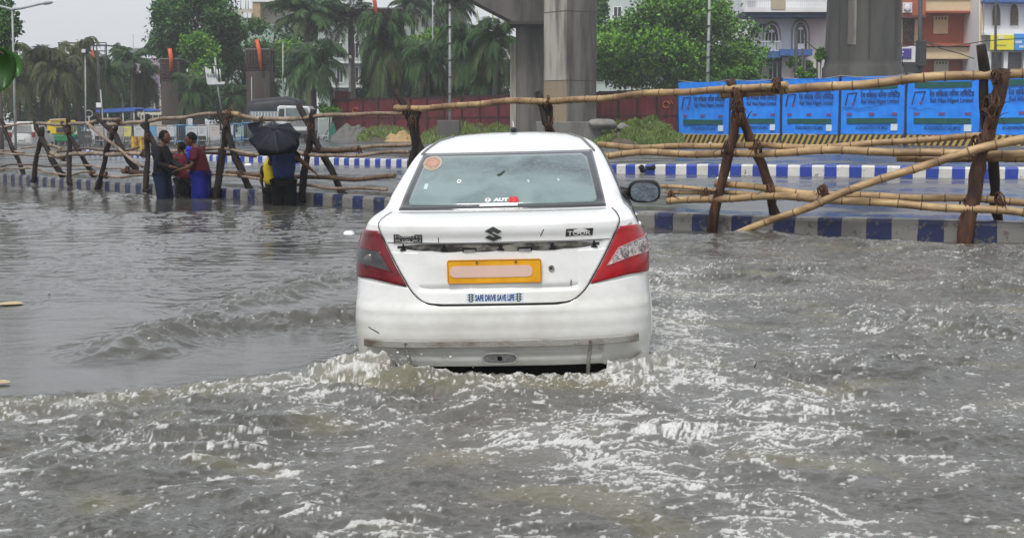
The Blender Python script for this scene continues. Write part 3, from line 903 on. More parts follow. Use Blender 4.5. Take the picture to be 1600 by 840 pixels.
# upper part of the left lamp is brighter red: a second glued lens cap
# rear window: black frit, then fogged glass
FRIT = mat('black_glass_band', (0.02, 0.023, 0.028), rough=0.06, coat=1.0)
def fog_glass():
    m = bpy.data.materials.new('fogged_rear_glass'); m.use_nodes = True
    N, L = m.node_tree.nodes, m.node_tree.links
    b = N['Principled BSDF']; b.inputs['Roughness'].default_value = 0.10; b.inputs['Coat Weight'].default_value = 1.0; b.inputs['Coat Roughness'].default_value = 0.03
    tc = N.new('ShaderNodeTexCoord'); mp = N.new('ShaderNodeMapping'); mp.inputs['Scale'].default_value = (1.4, 1.4, 2.4); L.new(tc.outputs['Object'], mp.inputs['Vector'])
    n = N.new('ShaderNodeTexNoise'); n.inputs['Scale'].default_value = 1.7; n.inputs['Detail'].default_value = 5; n.inputs['Distortion'].default_value = 0.6
    L.new(mp.outputs[0], n.inputs['Vector'])
    cr = N.new('ShaderNodeValToRGB'); e = cr.color_ramp.elements
    e[0].position = 0.33; e[0].color = (0.034, 0.060, 0.072, 1); e[1].position = 0.66; e[1].color = (0.175, 0.250, 0.245, 1)
    L.new(n.outputs['Fac'], cr.inputs['Fac'])
    n2 = N.new('ShaderNodeTexNoise'); n2.inputs['Scale'].default_value = 45; n2.inputs['Detail'].default_value = 3
    mp2 = N.new('ShaderNodeMapping'); mp2.inputs['Scale'].default_value = (1, 1, 0.25); L.new(tc.outputs['Object'], mp2.inputs['Vector']); L.new(mp2.outputs[0], n2.inputs['Vector'])
    mr = N.new('ShaderNodeMapRange'); mr.inputs['From Min'].default_value = .45; mr.inputs['From Max'].default_value = .75; mr.inputs['To Max'].default_value = 0.35
    L.new(n2.outputs['Fac'], mr.inputs['Value'])
    mx = N.new('ShaderNodeMix'); mx.data_type = 'RGBA'; mx.inputs['B'].default_value = (0.20, 0.26, 0.26, 1)
    L.new(cr.outputs[0], mx.inputs['A']); L.new(mr.outputs[0], mx.inputs['Factor'])
    L.new(mx.outputs['Result'], b.inputs['Base Color'])
    bp = N.new('ShaderNodeBump'); bp.inputs['Strength'].default_value = .12; bp.inputs['Distance'].default_value = .004
    L.new(n2.outputs['Fac'], bp.inputs['Height']); L.new(bp.outputs[0], b.inputs['Normal'])
    return m
def gwid(z): return float(np.interp(z, [1.105, 1.13, 1.25, 1.36, 1.41, 1.428], [.618, .614, .585, .556, .542, .530]))
rows = [(z, s_x(-gwid(z), z), s_x(gwid(z), z)) for z in np.linspace(1.114, 1.432, 24)]
rw = patch('rear_window', rows, 40, 0.005, FRIT, car, edge=-0.004)
rows = []
for z in np.linspace(1.134, 1.410, 24):
    w_ = gwid(z) - 0.046 - 0.03 * smx(1.385, 1.41, z) - 0.015 * smx(1.155, 1.134, z)
    rows.append((z, s_x(-w_, z), s_x(w_, z)))
gl = patch('glass_pane', rows, 40, 0.009, fog_glass(), rw, edge=0.002)
# roof seams at either side of the rear window (drip channels)
for sg in (-1, 1):
    q = [SP(s_x(sg * np.interp(z, [1.43, 1.505, 1.53], [.548, .47, .385]), z), z, 0.001) for z in np.linspace(1.425, 1.53, 10)]
    MB().tube(q, 0.010, 6).build('roof_channel', mat('roof_channel_grey', (0.16, 0.165, 0.17), rough=.5), car, local=True)

# side windows, both sides
WG = mat('dark_side_glass', (0.02, 0.03, 0.032), (0.05, 0.07, 0.07), rough=0.05, coat=1.0, nscale=3)
for sg in (-1, 1):
    for nm, yr0, yr1, yf0, yf1 in (('rear_door_window', 1.02, 1.36, 1.98, 1.92), ('front_door_window', 2.05, 1.98, 2.62, 2.20)):
        rows = []
        for z in np.linspace(1.075, 1.425, 12):
            t = (z - 1.075) / .35
            rows.append((z, s_y(yr0 + (yr1 - yr0) * t, z, sg), s_y(yf0 + (yf1 - yf0) * t, z, sg)))
        patch(nm, rows, 12, 0.006, WG, car, edge=-0.006)
    # door handle and seams
    for yy in (1.55, 2.50):
        p = SP(s_y(yy, .93, sg), .93, .012)
        MB().ell(p, (.012, .085, .016), 12, 8).build('door_handle', PAINT, car, local=True)
    for yy in (1.18, 2.02, 2.95):
        q = [SP(s_y(yy - (0.0 if yy > 1.2 else .12 * smx(.65, .35, z)), z, sg), z, .001) for z in np.linspace(.3, 1.06, 14)]
        MB().tube(q, 0.0035, 5).build('door_seam', GAP, car, local=True)
    # wheels and arches
    for yy in (0.78, 3.21):
        w_ = MB(); cxw = sg * 0.762
        w_.tube([(cxw - .085, yy, .295), (cxw - .075, yy, .295), (cxw + .075, yy, .295), (cxw + .085, yy, .295)], [.26, .295, .295, .26], 32)
        wh = w_.build('wheel', TYRE, car, local=True)
        MB().tube([(sg * .842, yy, .295), (sg * .866, yy, .295)], .185, 28).build('wheel_rim', STEELP, wh, local=True)
        arch = []
        for k in range(17):
            a = math.pi * k / 16
            z = .30 + .345 * math.sin(a)
            arch.append(Vector((sg * (kp(z)[0] + .002), yy - .345 * math.cos(a), z)))
        MB().tube(arch, .012, 6).build('wheel_arch_lip', PAINT, car, local=True)
        fan = MB()
        fan.add([(sg * .862, yy, .30)] + [Vector((sg * (kp(p.z)[0] + .0015), p.y, p.z)) for p in arch], [(0, k, k + 1) for k in range(1, 17)])
        fan.build('wheel_arch', GAP, car, local=True)
# windscreen and front lamps so that the car is whole
mb = MB(); P = []
for z in np.linspace(1.09, 1.44, 8):
    w, y0, d, n, y1, df = kp(z)
    P.append([Vector((w * .86 * t, y1 - df + df * max(1 - abs(.86 * t) ** 2.6, 0) ** (1 / 2.6) + .006, z + .004)) for t in np.linspace(-1, 1, 15)])
mb.grid(P); mb.build('windscreen', WG, car, local=True)
for sg in (-1, 1):
    MB().ell((sg * .62, 3.74, .68), (.16, .16, .08), 16, 10).build('headlight', CLEARL, car, local=True)

# door mirrors
for sg in (-1, 1):
    c = Vector((0.900, 2.45, 1.100)) if sg > 0 else Vector((-0.800, 2.62, 1.080))
    def shp(d): return 1.0 / (abs(d.x) ** 3 + abs(d.y) ** 3 + abs(d.z) ** 3) ** (1 / 3)
    mr_ = MB().ell(c, (.118, .075, .084), 26, 16, fn=shp).build('door_mirror', BLK, car, local=True)
    mb = MB(); ring = []
    for k in range(28):
        a = 2 * math.pi * k / 28
        ring.append(c + Vector((.099 * math.copysign(abs(math.cos(a)) ** .75, math.cos(a)), -.074, .066 * math.copysign(abs(math.sin(a)) ** .75, math.sin(a)) - (.006 if math.cos(a) * sg > 0 else 0))))
    mb.prism(ring, (0, -.004, 0)); mb.build('mirror_glass', mat('mirror_glass', (0.26, 0.31, 0.36), (0.14, 0.17, 0.20), rough=0.1, metal=0.9, nscale=14, bump=.15, bscale=60), mr_, local=True)
    MB().tube([(sg * .66, 2.50, 1.10), (sg * .76, 2.50, 1.085), (sg * (.86 if sg > 0 else .78), 2.50, 1.08)], [.05, .045, .04], 10).build('mirror_arm', BLK, mr_, local=True)

# aerial
ab = MB().ell((0.012, 1.66, 1.566), (.024, .04, .020), 14, 8).build('aerial', BLK, car, local=True)
MB().tube([(0.012, 1.66, 1.575), (0.006, 1.70, 1.625)], [.006, .003], 8).build('aerial_rod', mat('aerial_grey', (0.5, 0.5, 0.5), rough=.4), ab, local=True)

MB().bb(-.60, .60, .22, 3.6, .10, .30).build('underbody', GAP, car, local=True)
# ---- things on the lid
def flat_on(name, poly, off, th, mt, parent, smooth=False):
    """outline (x,z) laid on the body, `off` proud, `th` thick"""
    n = len(poly)
    mb = MB()
    a = [XP(x, z, off) for x, z in poly]; b = [XP(x, z, off + th) for x, z in poly]
    mb.add(a + b, [tuple(range(n)), tuple(range(n, 2 * n))[::-1]] + [(i, (i + 1) % n, n + (i + 1) % n, n + i) for i in range(n)])
    return mb.build(name, mt, parent, local=True)
def letters_on(name, s, cx, cz, w, h, off, mt, parent, bold=0.0, slant=0.0):
    V, Fs = text2d(s, w, h, bold)
    mb = MB(); mb.add([XP(cx + x + slant * y, cz + y, off) for x, y in V], Fs)
    return mb.build(name, mt, parent, local=True)
def rect(cx, cz, w, h, r=0.0, n=4, slant=0):
    if r <= 0: return [(cx - w/2 - slant*h/2, cz - h/2), (cx + w/2 - slant*h/2, cz - h/2), (cx + w/2 + slant*h/2, cz + h/2), (cx - w/2 + slant*h/2, cz + h/2)]
    P = []
    for k, (sx_, sz_) in enumerate(((1, -1), (1, 1), (-1, 1), (-1, -1))):
        for i in range(n + 1):
            a = -math.pi / 2 + k * math.pi / 2 + i / n * math.pi / 2
            P.append((cx + sx_ * (w/2 - r) + r * math.cos(a), cz + sz_ * (h/2 - r) + r * math.sin(a)))
    return P
PLC = -0.004 - 0.03
LIDO = 0.006
# number plate (flat)
pl = MB()
py_ = XP(0, .80, LIDO - .020).y - 0.026
NPX, NPZ, NPW, NPH = -0.018, 0.789, 0.530, 0.134
pl.prism([(x, py_, z) for x, z in rect(NPX, NPZ, NPW, NPH, .012)], (0, .010, 0))
plate = pl.build('number_plate', mat('yellow_plate', (0.80, 0.40, 0.012), (0.66, 0.30, 0.01), rough=.4, nscale=6), car, local=True)
pe = MB(); q = [(x, py_ - .001, z) for x, z in rect(NPX, NPZ, NPW - .004, NPH - .004, .012)]
pe.tube(q + [q[0]], .003, 5); pe.build('plate_rim', mat('plate_rim', (0.55, 0.22, 0.01), rough=.4), plate, local=True)
pb = MB(); pb.prism([(x, py_ - .003, z) for x, z in rect(NPX - .018, NPZ, NPW - .062, .066, .03, 8)], (0, .002, 0))
pb.build('plate_blur_band', mat('pale_blur_band', (0.72, 0.50, 0.42), (0.66, 0.46, 0.38), rough=.6, nscale=3), plate, local=True)  # added pale band standing in for the blurred-out number, no part of the plate
for xx in (-.105, .115):
    MB().tube([(xx - .01, py_ - .006, NPZ + .052), (xx - .01, py_, NPZ + .052)], .007, 8).build('screw', mat('rusty_bolt', (0.12, 0.08, 0.06)), plate, local=True)
# lock
lk = MB(); c_ = XP(.303, .800, LIDO - .004)
lk.tube([c_ + Vector((0, .01, 0)), c_ + Vector((0, -.008, 0))], .0165, 18); k_ = lk.build('boot_lock', CHROME, car, local=True)
MB().tube([c_ + Vector((0, -.007, 0)), c_ + Vector((0, -.0095, 0))], .007, 10).build('keyhole', GAP, k_, local=True)
# the strip above the plate where the chrome garnish is missing
mb = MB(); P = []
xs_ = np.linspace(-.575, .575, 70)
for zz_, jj_ in ((.905, 1), (.945, 0)):
    P.append([XP(x, zz_ - (0.006 * abs(math.sin(x * 17)) if jj_ else 0) + (.016 * smx(.30, .56, abs(x)) if jj_ else -.010 * smx(.40, .57, abs(x))), LIDO - .004) for x in xs_])
GRIME = mat('bare_grimy_strip', (0.24, 0.23, 0.20), (0.030, 0.028, 0.025), rough=.7, nscale=7, stretch=(1, 1, 2.5), contrast=(0.34, 0.50))
mb.grid(P); strip = mb.build('garnish_mount', GRIME, car, local=True)
for xx, w_ in ((-.155, .085), (.155, .085)):
    mb = MB(); mb.box(XP(xx, .912, LIDO - .008), (w_, .012, .026)); ll = mb.build('plate_lamp', BLK, strip, local=True, bevel=.003)
    MB().box(XP(xx, .905, LIDO - .002) , (w_ - .02, .004, .012)).build('lamp_lens', mat('grey_lens', (0.2, 0.2, 0.2)), ll, local=True)
for xx in (-.54, -.30, .02, .31, .545):
    mb = MB(); c_ = XP(xx, .925, LIDO - .006)
    mb.box(c_, (.022, .012, .022)); mb.box(c_ + Vector((.0, -.002, -.014)), (.04, .010, .010)); mb.box(c_ + Vector((0, .0, .012)), (.010, .012, .016)); mb.build('clip', GAP, strip, local=True, bevel=.003)
q = [XP(x, .952 + .002 * math.sin(x * 9), LIDO + .0005) for x in np.linspace(-.63, .63, 40)]
MB().tube(q, .0028, 5).build('garnish_edge', mat('grey_edge', (0.16, 0.16, 0.16), rough=.5), strip, local=True)
for x0_, z0_, x1_, z1_ in ((-.33, .955, -.33, .985), (.245, .985, .265, 1.02)):
    q = [XP(x0_ + (x1_ - x0_) * t, z0_ + (z1_ - z0_) * t, LIDO + .0005) for t in np.linspace(0, 1, 5)]
    MB().tube(q, .0024, 5).build('scratch', GAP, car, local=True)
# badges
BAD = mat('dark_badge', (0.035, 0.035, 0.038), rough=.3); SIL = mat('badge_silver', (0.42, 0.42, 0.42), rough=.5)
BADW = mat('badge_pale', (0.75, 0.75, 0.73), rough=.5)
b1 = flat_on('maker_badge', rect(-.508, .978, .168, .050, .004), LIDO, .003, BAD, car)
letters_on('lettering', 'MARUTI', -.508, .9895, .150, .0150, LIDO + .0045, SIL, b1, .0)
letters_on('lettering', 'SUZUKI', -.508, .9665, .150, .0150, LIDO + .0045, SIL, b1, .0)
SS = [(0.0, .50), (.50, .20), (.26, .05), (.02, .20), (-.12, .12), (.50, -.22), (0.0, -.50), (-.50, -.20), (-.26, -.05), (-.02, -.20), (.12, -.12), (-.50, .22)]
flat_on('emblem', [(-.018 + x * .094, 1.000 + z * .082) for x, z in SS], LIDO, .005, mat('emblem_grey', (0.075, 0.077, 0.08), rough=.22, metal=.6), car)
b2 = flat_on('model_badge', rect(.462, .998, .150, .040, 0, slant=.12), LIDO, .003, BAD, car)
letters_on('lettering', 'TOUR', .460, .995, .130, .026, LIDO + .0045, BADW, b2, .015, slant=.12)
# SAFE DRIVE SAVE LIFE sticker
st_ = flat_on('slogan_sticker', rect(-.018, .640, .322, .056, .004), LIDO, .001, mat('sticker_pale', (0.62, 0.70, 0.74), (0.52, 0.60, 0.66), rough=.4, nscale=20), car)
letters_on('lettering', 'SAFE DRIVE SAVE LIFE', -.018, .640, .222, .036, LIDO + .003, mat('sticker_blue', (0.010, 0.03, 0.20), rough=.5), st_, .035)
for xx in (-.153, .117):
    cdk = mat('sticker_dark', (0.02, 0.03, 0.03), rough=.5)
    s2 = flat_on('traffic_light_mark', rect(xx, .640, .020, .046, .004), LIDO + .0012, .001, cdk, st_)
    for k in (-1, 0, 1):
        flat_on('mark_wing', [(xx - .022, .640 + k * .014 + .006), (xx - .008, .640 + k * .014 - .004), (xx + .008, .640 + k * .014 - .004), (xx + .022, .640 + k * .014 + .006), (xx + .008, .640 + k * .014 + .006), (xx - .008, .640 + k * .014 + .006)], LIDO + .001, .001, cdk, st_)
        flat_on('mark_light', rect(xx, .640 + k * .013, .010, .009, .004), LIDO + .0024, .001, mat('sticker_grey', (0.5, 0.55, 0.5)), st_)
# window stickers
def ringpoly(cx, cz, rx, rz, n=28): return [(cx + rx * math.cos(2 * math.pi * k / n), cz + rz * math.sin(2 * math.pi * k / n)) for k in range(n)]
GO = .0100
r1_ = flat_on('round_sticker', ringpoly(-.458, 1.368, .060, .042), GO, .0008, mat('sticker_tan', (0.50, 0.42, 0.34), (0.36, 0.27, 0.2), rough=.5, nscale=30), rw)
flat_on('sticker_ring', ringpoly(-.458, 1.368, .048, .034), GO + .001, .0008, mat('sticker_brown', (0.26, 0.13, 0.09), (0.42, 0.33, 0.26), rough=.5, nscale=50), r1_)
flat_on('sticker_centre', ringpoly(-.458, 1.368, .030, .021), GO + .002, .0008, mat('sticker_orange', (0.42, 0.16, 0.08), (0.5, 0.36, 0.28), rough=.5, nscale=60), r1_)
SW = mat('sticker_white', (0.70, 0.72, 0.71), rough=.5); SRED = mat('sticker_red', (0.50, 0.03, 0.03), rough=.5)
a1 = flat_on('shop_sticker', [(.042, 1.138), (.100, 1.138), (.104, 1.150), (.090, 1.172), (.046, 1.172)], GO, .0008, SRED, rw)
flat_on('sticker_band', rect(-.015, 1.128, .225, .013), GO, .0012, SW, a1)
letters_on('lettering', 'AUT', -.005, 1.155, .090, .021, GO + .002, SW, a1, .08)
letters_on('lettering', 'O', .066, 1.155, .026, .021, GO + .002, mat('sticker_pink', (0.75, 0.25, 0.25)), a1, .05)
flat_on('round_mark', ringpoly(-.082, 1.155, .018, .012, 16), GO + .001, .001, SW, a1)
letters_on('lettering', '7', -.082, 1.155, .010, .015, GO + .003, mat('sticker_dark', (0.02, .03, .03)), a1, .04)
flat_on('small_sticker', rect(-.470, 1.235, .022, .030, slant=.1), GO, .0008, mat('sticker_green', (0.45, 0.60, 0.55)), rw)
flat_on('small_sticker', ringpoly(-.270, 1.262, .014, .011, 14), GO, .0008, SW, rw)
flat_on('small_sticker_dot', ringpoly(-.270, 1.262, .005, .004, 10), GO + .001, .0008, GAP, rw)
for xx, zz_ in ((.15, 1.255), (.33, 1.258)):
    flat_on('wet_mark', [(xx - .010, zz_ + .005), (xx + .006, zz_ + .009), (xx + .009, zz_ - .004), (xx + .002, zz_ - .010), (xx - .003, zz_)], GO, .0006, mat('mark_pale', (0.42, 0.52, 0.52), rough=.3), rw)
flat_on('stuck_leaf', [(-.045, 1.293), (-.020, 1.305), (.000, 1.318), (.006, 1.312), (-.014, 1.292), (-.030, 1.286)], GO, .001, mat('wet_leaf', (0.02, 0.03, 0.02)), rw)
flat_on('body_sticker', [(.735, .985), (.765, 1.000), (.758, 1.035), (.730, 1.020)], .004, .001, mat('sticker_tan2', (0.5, 0.46, 0.36), (0.3, 0.28, 0.2), nscale=60), car)
for q in ([(-.755, .470), (-.715, .452), (-.690, .440)], [(.41, .70), (.412, .73)]):
    MB().tube([XP(x, z, .005) for x, z in q], .0028, 5).build('scratch', GAP, car, local=True)
# ------------------------------------------------------------------ bamboo barricade along the kerb
def kdep(px):
    xs = [-60, 0, 180, 365, 593, 860, 1008, 1150, 1300, 1600, 1800]; ds = [35.6, 33.3, 29.0, 25.9, 23.3, 20.7, 19.2, 18.2, 17.4, 16.8, 16.6]
    return float(np.interp(px, xs, ds))
def fpt(px, py, off=0.0):
    return at(px, py, kdep(px) + off)
def bamboo_mat(name, c1, c2, cn):
    a = mat(name, c1, c2, rough=0.38, nscale=2.2, stretch=(1, 1, 2.5), bump=0.3, bscale=50, contrast=(0.36, 0.62), detail=9)
    b = mat(name + '_node', cn, tuple(v * 1.8 for v in cn), rough=0.6, nscale=20)
    return [a, b]
BAMG = bamboo_mat('golden_bamboo', (0.52, 0.36, 0.18), (0.20, 0.12, 0.06), (0.09, 0.055, 0.03))
BAMP = bamboo_mat('pale_bamboo', (0.34, 0.255, 0.18), (0.15, 0.105, 0.07), (0.06, 0.04, 0.028))
BAMD = bamboo_mat('dark_wet_bamboo', (0.14, 0.085, 0.05), (0.06, 0.04, 0.028), (0.03, 0.02, 0.015))
WOOD = mat('wet_brown_timber', (0.115, 0.048, 0.028), (0.026, 0.014, 0.010), rough=0.55, spec=.25, nscale=5, stretch=(2, 2, 0.5), bump=0.8, bscale=16, contrast=(0.35, 0.62))
WOODK = mat('wet_black_timber', (0.032, 0.022, 0.018), (0.010, 0.008, 0.007), rough=0.6, spec=.2, nscale=5, stretch=(2, 2, 0.5), bump=0.8, bscale=16)
ROPE = mat('coir_rope', (0.13, 0.06, 0.033), (0.035, 0.018, 0.012), rough=0.9, nscale=40, bump=0.6, bscale=120)
fb_ = gnd(800, 335)
fence = thing('bamboo_barricade', (fb_.x, fb_.y, 0), 'long barricade of lashed timber trestles and bamboo rails standing along the flooded kerb', 'barricade')
def rail(pts, r, mts, off=0.0, r2=None, name='rail'):
    """pts: photo pixels along the pole; off: metres nearer (-) or farther (+) than the kerb"""
    offs = off if hasattr(off, '__len__') else [off] * len(pts)
    W = [fpt(p[0], p[1], o) for p, o in zip(pts, offs)]
    if len(W) > 2:                       # smooth the bends
        for _ in range(2):
            Q = [W[0]]
            for a, b in zip(W[:-1], W[1:]): Q += [a * .75 + b * .25, a * .25 + b * .75]
            Q.append(W[-1]); W = Q
    seg = [0]
    for a, b in zip(W[:-1], W[1:]): seg.append(seg[-1] + (b - a).length)
    Lt = seg[-1]; ph = random.random() * .3; r2 = r2 or r * 0.86
    st = random.uniform(.26, .34)
    nodes = []; q = ph
    while q < Lt - .05: nodes.append(q); q += st * random.uniform(.85, 1.15)
    ts = {0.0, Lt}
    for q in nodes:
        for e in (-.03, -.008, .008, .03):
            if 0 < q + e < Lt: ts.add(q + e)
    q = 0
    while q < Lt: ts.add(q); q += .12
    ts = sorted(ts); P = []; rad = []; mf = []
    s1, s2 = random.random() * 9, random.random() * 9
    for t in ts:
        i = int(np.clip(np.searchsorted(seg, t) - 1, 0, len(W) - 2)); k = (t - seg[i]) / max(seg[i + 1] - seg[i], 1e-6)
        p = W[i].lerp(W[i + 1], k)
        p = p + Vector((0, 0.5, 1)) * (.017 * math.sin(t * 2.1 + s1) + .009 * math.sin(t * 4.7 + s2))
        rr = (r + (r2 - r) * t / Lt) * (.85 if mts is BAMP else 1)
        dn = min([abs(t - q) for q in nodes] + [9])
        P.append(p); rad.append(rr * .90 * (1.10 if dn < .02 else (0.97 if dn < .05 else 1.0)))
    for a, b in zip(ts[:-1], ts[1:]):
        mf.append(1 if any(abs((a + b) / 2 - q) < .006 for q in nodes) else 0)
    return MB().tube(P, rad, 9, mf=mf).build(name, mts, fence)
def post(pts, r, mt, off=0.0, r2=None, name='trestle_leg'):
    offs = off if hasattr(off, '__len__') else [off] * len(pts)
    W = [fpt(p[0], p[1], o) for p, o in zip(pts, offs)]
    P = []; rad = []
    L = sum((b - a).length for a, b in zip(W[:-1], W[1:])); n = max(8, int(L / .12))
    s1, s2 = random.random() * 9, random.random() * 9; r2 = r2 or r * .85
    for i in range(n + 1):
        t = i / n * (len(W) - 1); k = min(int(t), len(W) - 2); p = W[k].lerp(W[k + 1], t - k)
        p = p + Vector((.014 * math.sin(i * .9 + s1), 0, 0)) + Vector((.008 * math.sin(i * 2.1 + s2), 0, 0))
        P.append(p); rad.append(.88 * (r + (r2 - r) * i / n) * (1 + .10 * math.sin(i * 1.7 + s2) + .05 * math.sin(i * 3.9 + s1)))
    return MB().tube(P, rad, 11).build(name, mt, fence)
def lash(px, py, r, off=0.0, n=5, tail=True, w=.05, tilt=0.0):
    c = fpt(px, py, off); mb = MB(); r *= .80; n = max(3, n - 1)
    for k in range(n):
        a = random.uniform(-.5, .5) + tilt; o = (k - n / 2) * w * .5
        ax = Vector((math.cos(a), 0, math.sin(a)))
        up = Vector((-math.sin(a), 0, math.cos(a)))
        P = []
        for i in range(13):
            q = 2 * math.pi * i / 12
            P.append(c + ax * o + up * (math.cos(q) * r * random.uniform(.95, 1.15)) + Vector((0, 1, 0)) * math.sin(q) * r * 1.15 + ax * random.uniform(-.008, .008))
        mb.tube(P, .011, 5)
    if tail:
        for k in range(random.randint(2, 4)):
            d = Vector((random.uniform(-1, 1), -.4, random.uniform(-1.4, .6))).normalized() * random.uniform(.08, .20)
            p0 = c + Vector((random.uniform(-r, r), -r, 0))
            mb.tube([p0, p0 + d * .5 + Vector((0, 0, .02)), p0 + d], [.008, .006, .003], 5)
    return mb.build('rope_lashing', ROPE, fence)
# right-hand trestles
post([(1214, 345), (1204, 297), (1178, 230), (1153, 164), (1141, 124)], .076, WOOD, [.42, .38, .26, .08, 0], .066)
post([(1108, 375), (1112, 361), (1141, 230), (1153, 170), (1160, 134)], .080, WOOD, [-.15, -.12, -.03, 0, .02], .060)
post([(1560, 365), (1559, 346), (1553, 275), (1539, 164), (1533, 70)], .072, WOODK, [.45, .42, .30, .14, .05], .068)
post([(1505, 395), (1508, 376), (1525, 275), (1540, 219), (1571, 107)], .110, WOOD, [-.16, -.14, -.06, -.03, 0], .088)
for a in ((1153, 165, .13, 6), (1156, 185, .12, 4), (1150, 150, .12, 4), (1551, 165, .15, 6), (1545, 185, .15, 4), (1136, 232, .11, 3), (1185, 228, .10, 3), (1124, 300, .10, 3), (1206, 298, .10, 4),
          (1532, 226, .14, 5), (1512, 326, .14, 4), (1564, 312, .10, 3), (1213, 134, .10, 5), (1050, 308, .085, 5), (1104, 303, .08, 3), (1288, 300, .10, 5), (1558, 120, .10, 3)):
    lash(a[0], a[1], a[2], -.05, a[3])
# rails behind the car and to its right
rail([(618, 170), (740, 163), (860, 157), (1040, 147), (1150, 137), (1230, 130)], .056, BAMG, -.02, .050)
rail([(1128, 151), (1210, 139), (1400, 127), (1520, 119), (1640, 112)], .060, BAMG, .06, .062)
rail([(935, 227), (1140, 230), (1300, 228), (1400, 220), (1480, 217), (1556, 214)], .046, BAMG, .12, .042)
rail([(935, 245), (1000, 240), (1262, 238), (1431, 237), (1640, 240)], .050, BAMG, -.05, .055)
rail([(1401, 248), (1500, 250), (1660, 246)], .052, BAMG, .10, .06)
rail([(1015, 294), (1070, 295), (1126, 296)], .030, BAMG, .0, .030)
rail([(1118, 288), (1206, 297), (1375, 306), (1500, 313), (1660, 318)], .048, BAMG, .06, .050)
rail([(1041, 301), (1206, 304), (1320, 303)], .035, BAMG, .04, .030)
rail([(1043, 312), (1190, 309), (1292, 311), (1430, 318), (1600, 335), (1680, 342)], .050, BAMG, -.14, .054)
rail([(1150, 367), (1270, 320), (1300, 303), (1394, 275), (1500, 243), (1600, 217), (1660, 203)], .048, BAMG, [-.55, -.35, -.30, -.25, -.22, -.20, -.2], .060, name='brace')
rail([(1570, 250), (1680, 235)], .045, BAMG, .20)
# behind the car
post([(638, 330), (648, 230), (652, 165)], .085, WOODK, [.05, .02, 0])
post([(668, 325), (658, 240), (645, 197), (619, 141)], .085, WOODK, [.25, .1, .05, 0], .062)
post([(876, 330), (862, 215), (855, 190), (839, 145)], .072, WOODK, [-.1, 0, 0, .03], .062)
post([(842, 330), (859, 205), (857, 153)], .060, WOODK, [.2, .04, 0], .055)
for a in ((646, 190, .12, 6), (640, 172, .11, 4), (858, 160, .10, 4), (860, 193, .11, 4)): lash(a[0], a[1], a[2], -.03, a[3])
# left-hand trestles
for pts, r, o, r2 in (([(38, 276), (35, 268), (22, 235), (8, 205), (2, 187)], .062, [.3, .3, .1, 0, 0], .055),
    ([(97, 274), (95, 270), (80, 247), (67, 220), (60, 205), (53, 187)], .085, [.3, .3, .1, 0, 0, 0], .055),
    ([(51, 284), (52, 279), (59, 240), (65, 215), (66, 198)], .070, [-.2, -.2, -.05, 0, 0], .05),
    ([(147, 275), (145, 270), (122, 235), (109, 212), (97, 191)], .062, [.3, .3, .1, 0, 0], .055),
    ([(109, 290), (109, 285), (108, 230), (107, 180)], .070, [-.2, -.2, 0, 0], .055),
    ([(215, 273), (211, 264), (194, 238), (177, 207), (162, 192), (149, 178)], .080, [.3, .3, .1, 0, 0, 0], .062),
    ([(152, 296), (153, 291), (167, 235), (177, 208), (181, 197)], .066, [-.2, -.2, -.05, 0, 0], .05),
    ([(228, 300), (228, 295), (230, 235), (231, 178)], .070, [-.2, -.2, 0, 0], .055),
    ([(264, 275), (260, 263), (240, 222), (222, 194)], .066, [.3, .3, .1, 0], .055),
    ([(391, 299), (388, 294), (369, 245), (358, 216), (350, 192), (343, 173)], .082, [.3, .3, .1, 0, 0, 0], .060),
    ([(337, 308), (339, 303), (347, 237), (354, 200), (354, 181)], .082, [-.2, -.2, -.05, 0, 0], .066),
    ([(538, 306), (534, 299), (503, 240), (486, 205), (466, 165)], .070, [.3, .3, .1, 0, 0], .058),
    ([(471, 315), (472, 309), (480, 237), (488, 200), (489, 171)], .072, [-.2, -.2, -.05, 0, 0], .060)):
    post(pts, r, WOODK, o, r2)
for a in ((177, 207, .10), (62, 205, .09), (108, 205, .08), (232, 215, .09), (355, 195, .11), (360, 178, .10), (486, 200, .10), (225, 240, .09), (166, 274, .08), (145, 271, .08), (346, 237, .08), (480, 240, .08), (100, 248, .06), (200, 265, .07), (562, 234, .07), (375, 271, .07), (410, 186, .05), (186, 190, .06)):
    lash(a[0], a[1], a[2], -.03, 4)
rail([(-30, 204), (0, 200), (13, 198), (30, 194), (50, 191)], .040, BAMP, 0)
rail([(58, 192), (75, 196), (93, 196), (137, 190), (187, 187)], .050, BAMP, 0, .04)
rail([(167, 193), (220, 192), (262, 186), (314, 178), (341, 177)], .055, BAMP, .03, .045)
rail([(349, 178), (375, 181), (410, 186), (500, 183), (560, 179), (630, 175)], .052, BAMP, 0, .042)
rail([(374, 180), (352, 177)], .05, BAMG, -.06)
rail([(-40, 241), (0, 240), (50, 241), (80, 246), (104, 250)], .036, BAMP, 0)
rail([(-40, 236), (0, 236), (38, 237)], .034, BAMP, .1)
rail([(80, 237), (90, 243), (102, 244), (142, 239), (180, 240), (228, 242)], .062, BAMP, -.05, .055)
rail([(76, 226), (84, 230), (95, 234)], .05, BAMP, .05)
rail([(90, 237), (120, 234), (150, 233), (185, 236), (217, 231)], .032, BAMD, .12)
rail([(33, 233), (67, 228), (92, 228)], .030, BAMP, .1)
rail([(257, 235), (300, 234), (341, 233), (372, 236), (406, 241)], .042, BAMP, -.04)
rail([(196, 237), (280, 241), (322, 241), (343, 239), (400, 243)], .034, BAMD, .12)
rail([(490, 236), (525, 236), (562, 233)], .060, BAMD, .1, .055)
rail([(562, 232), (600, 230), (645, 224)], .040, BAMP, .1, .04)
rail([(456, 237), (485, 243), (545, 242), (600, 240), (640, 238)], .040, BAMP, -.04, .036)
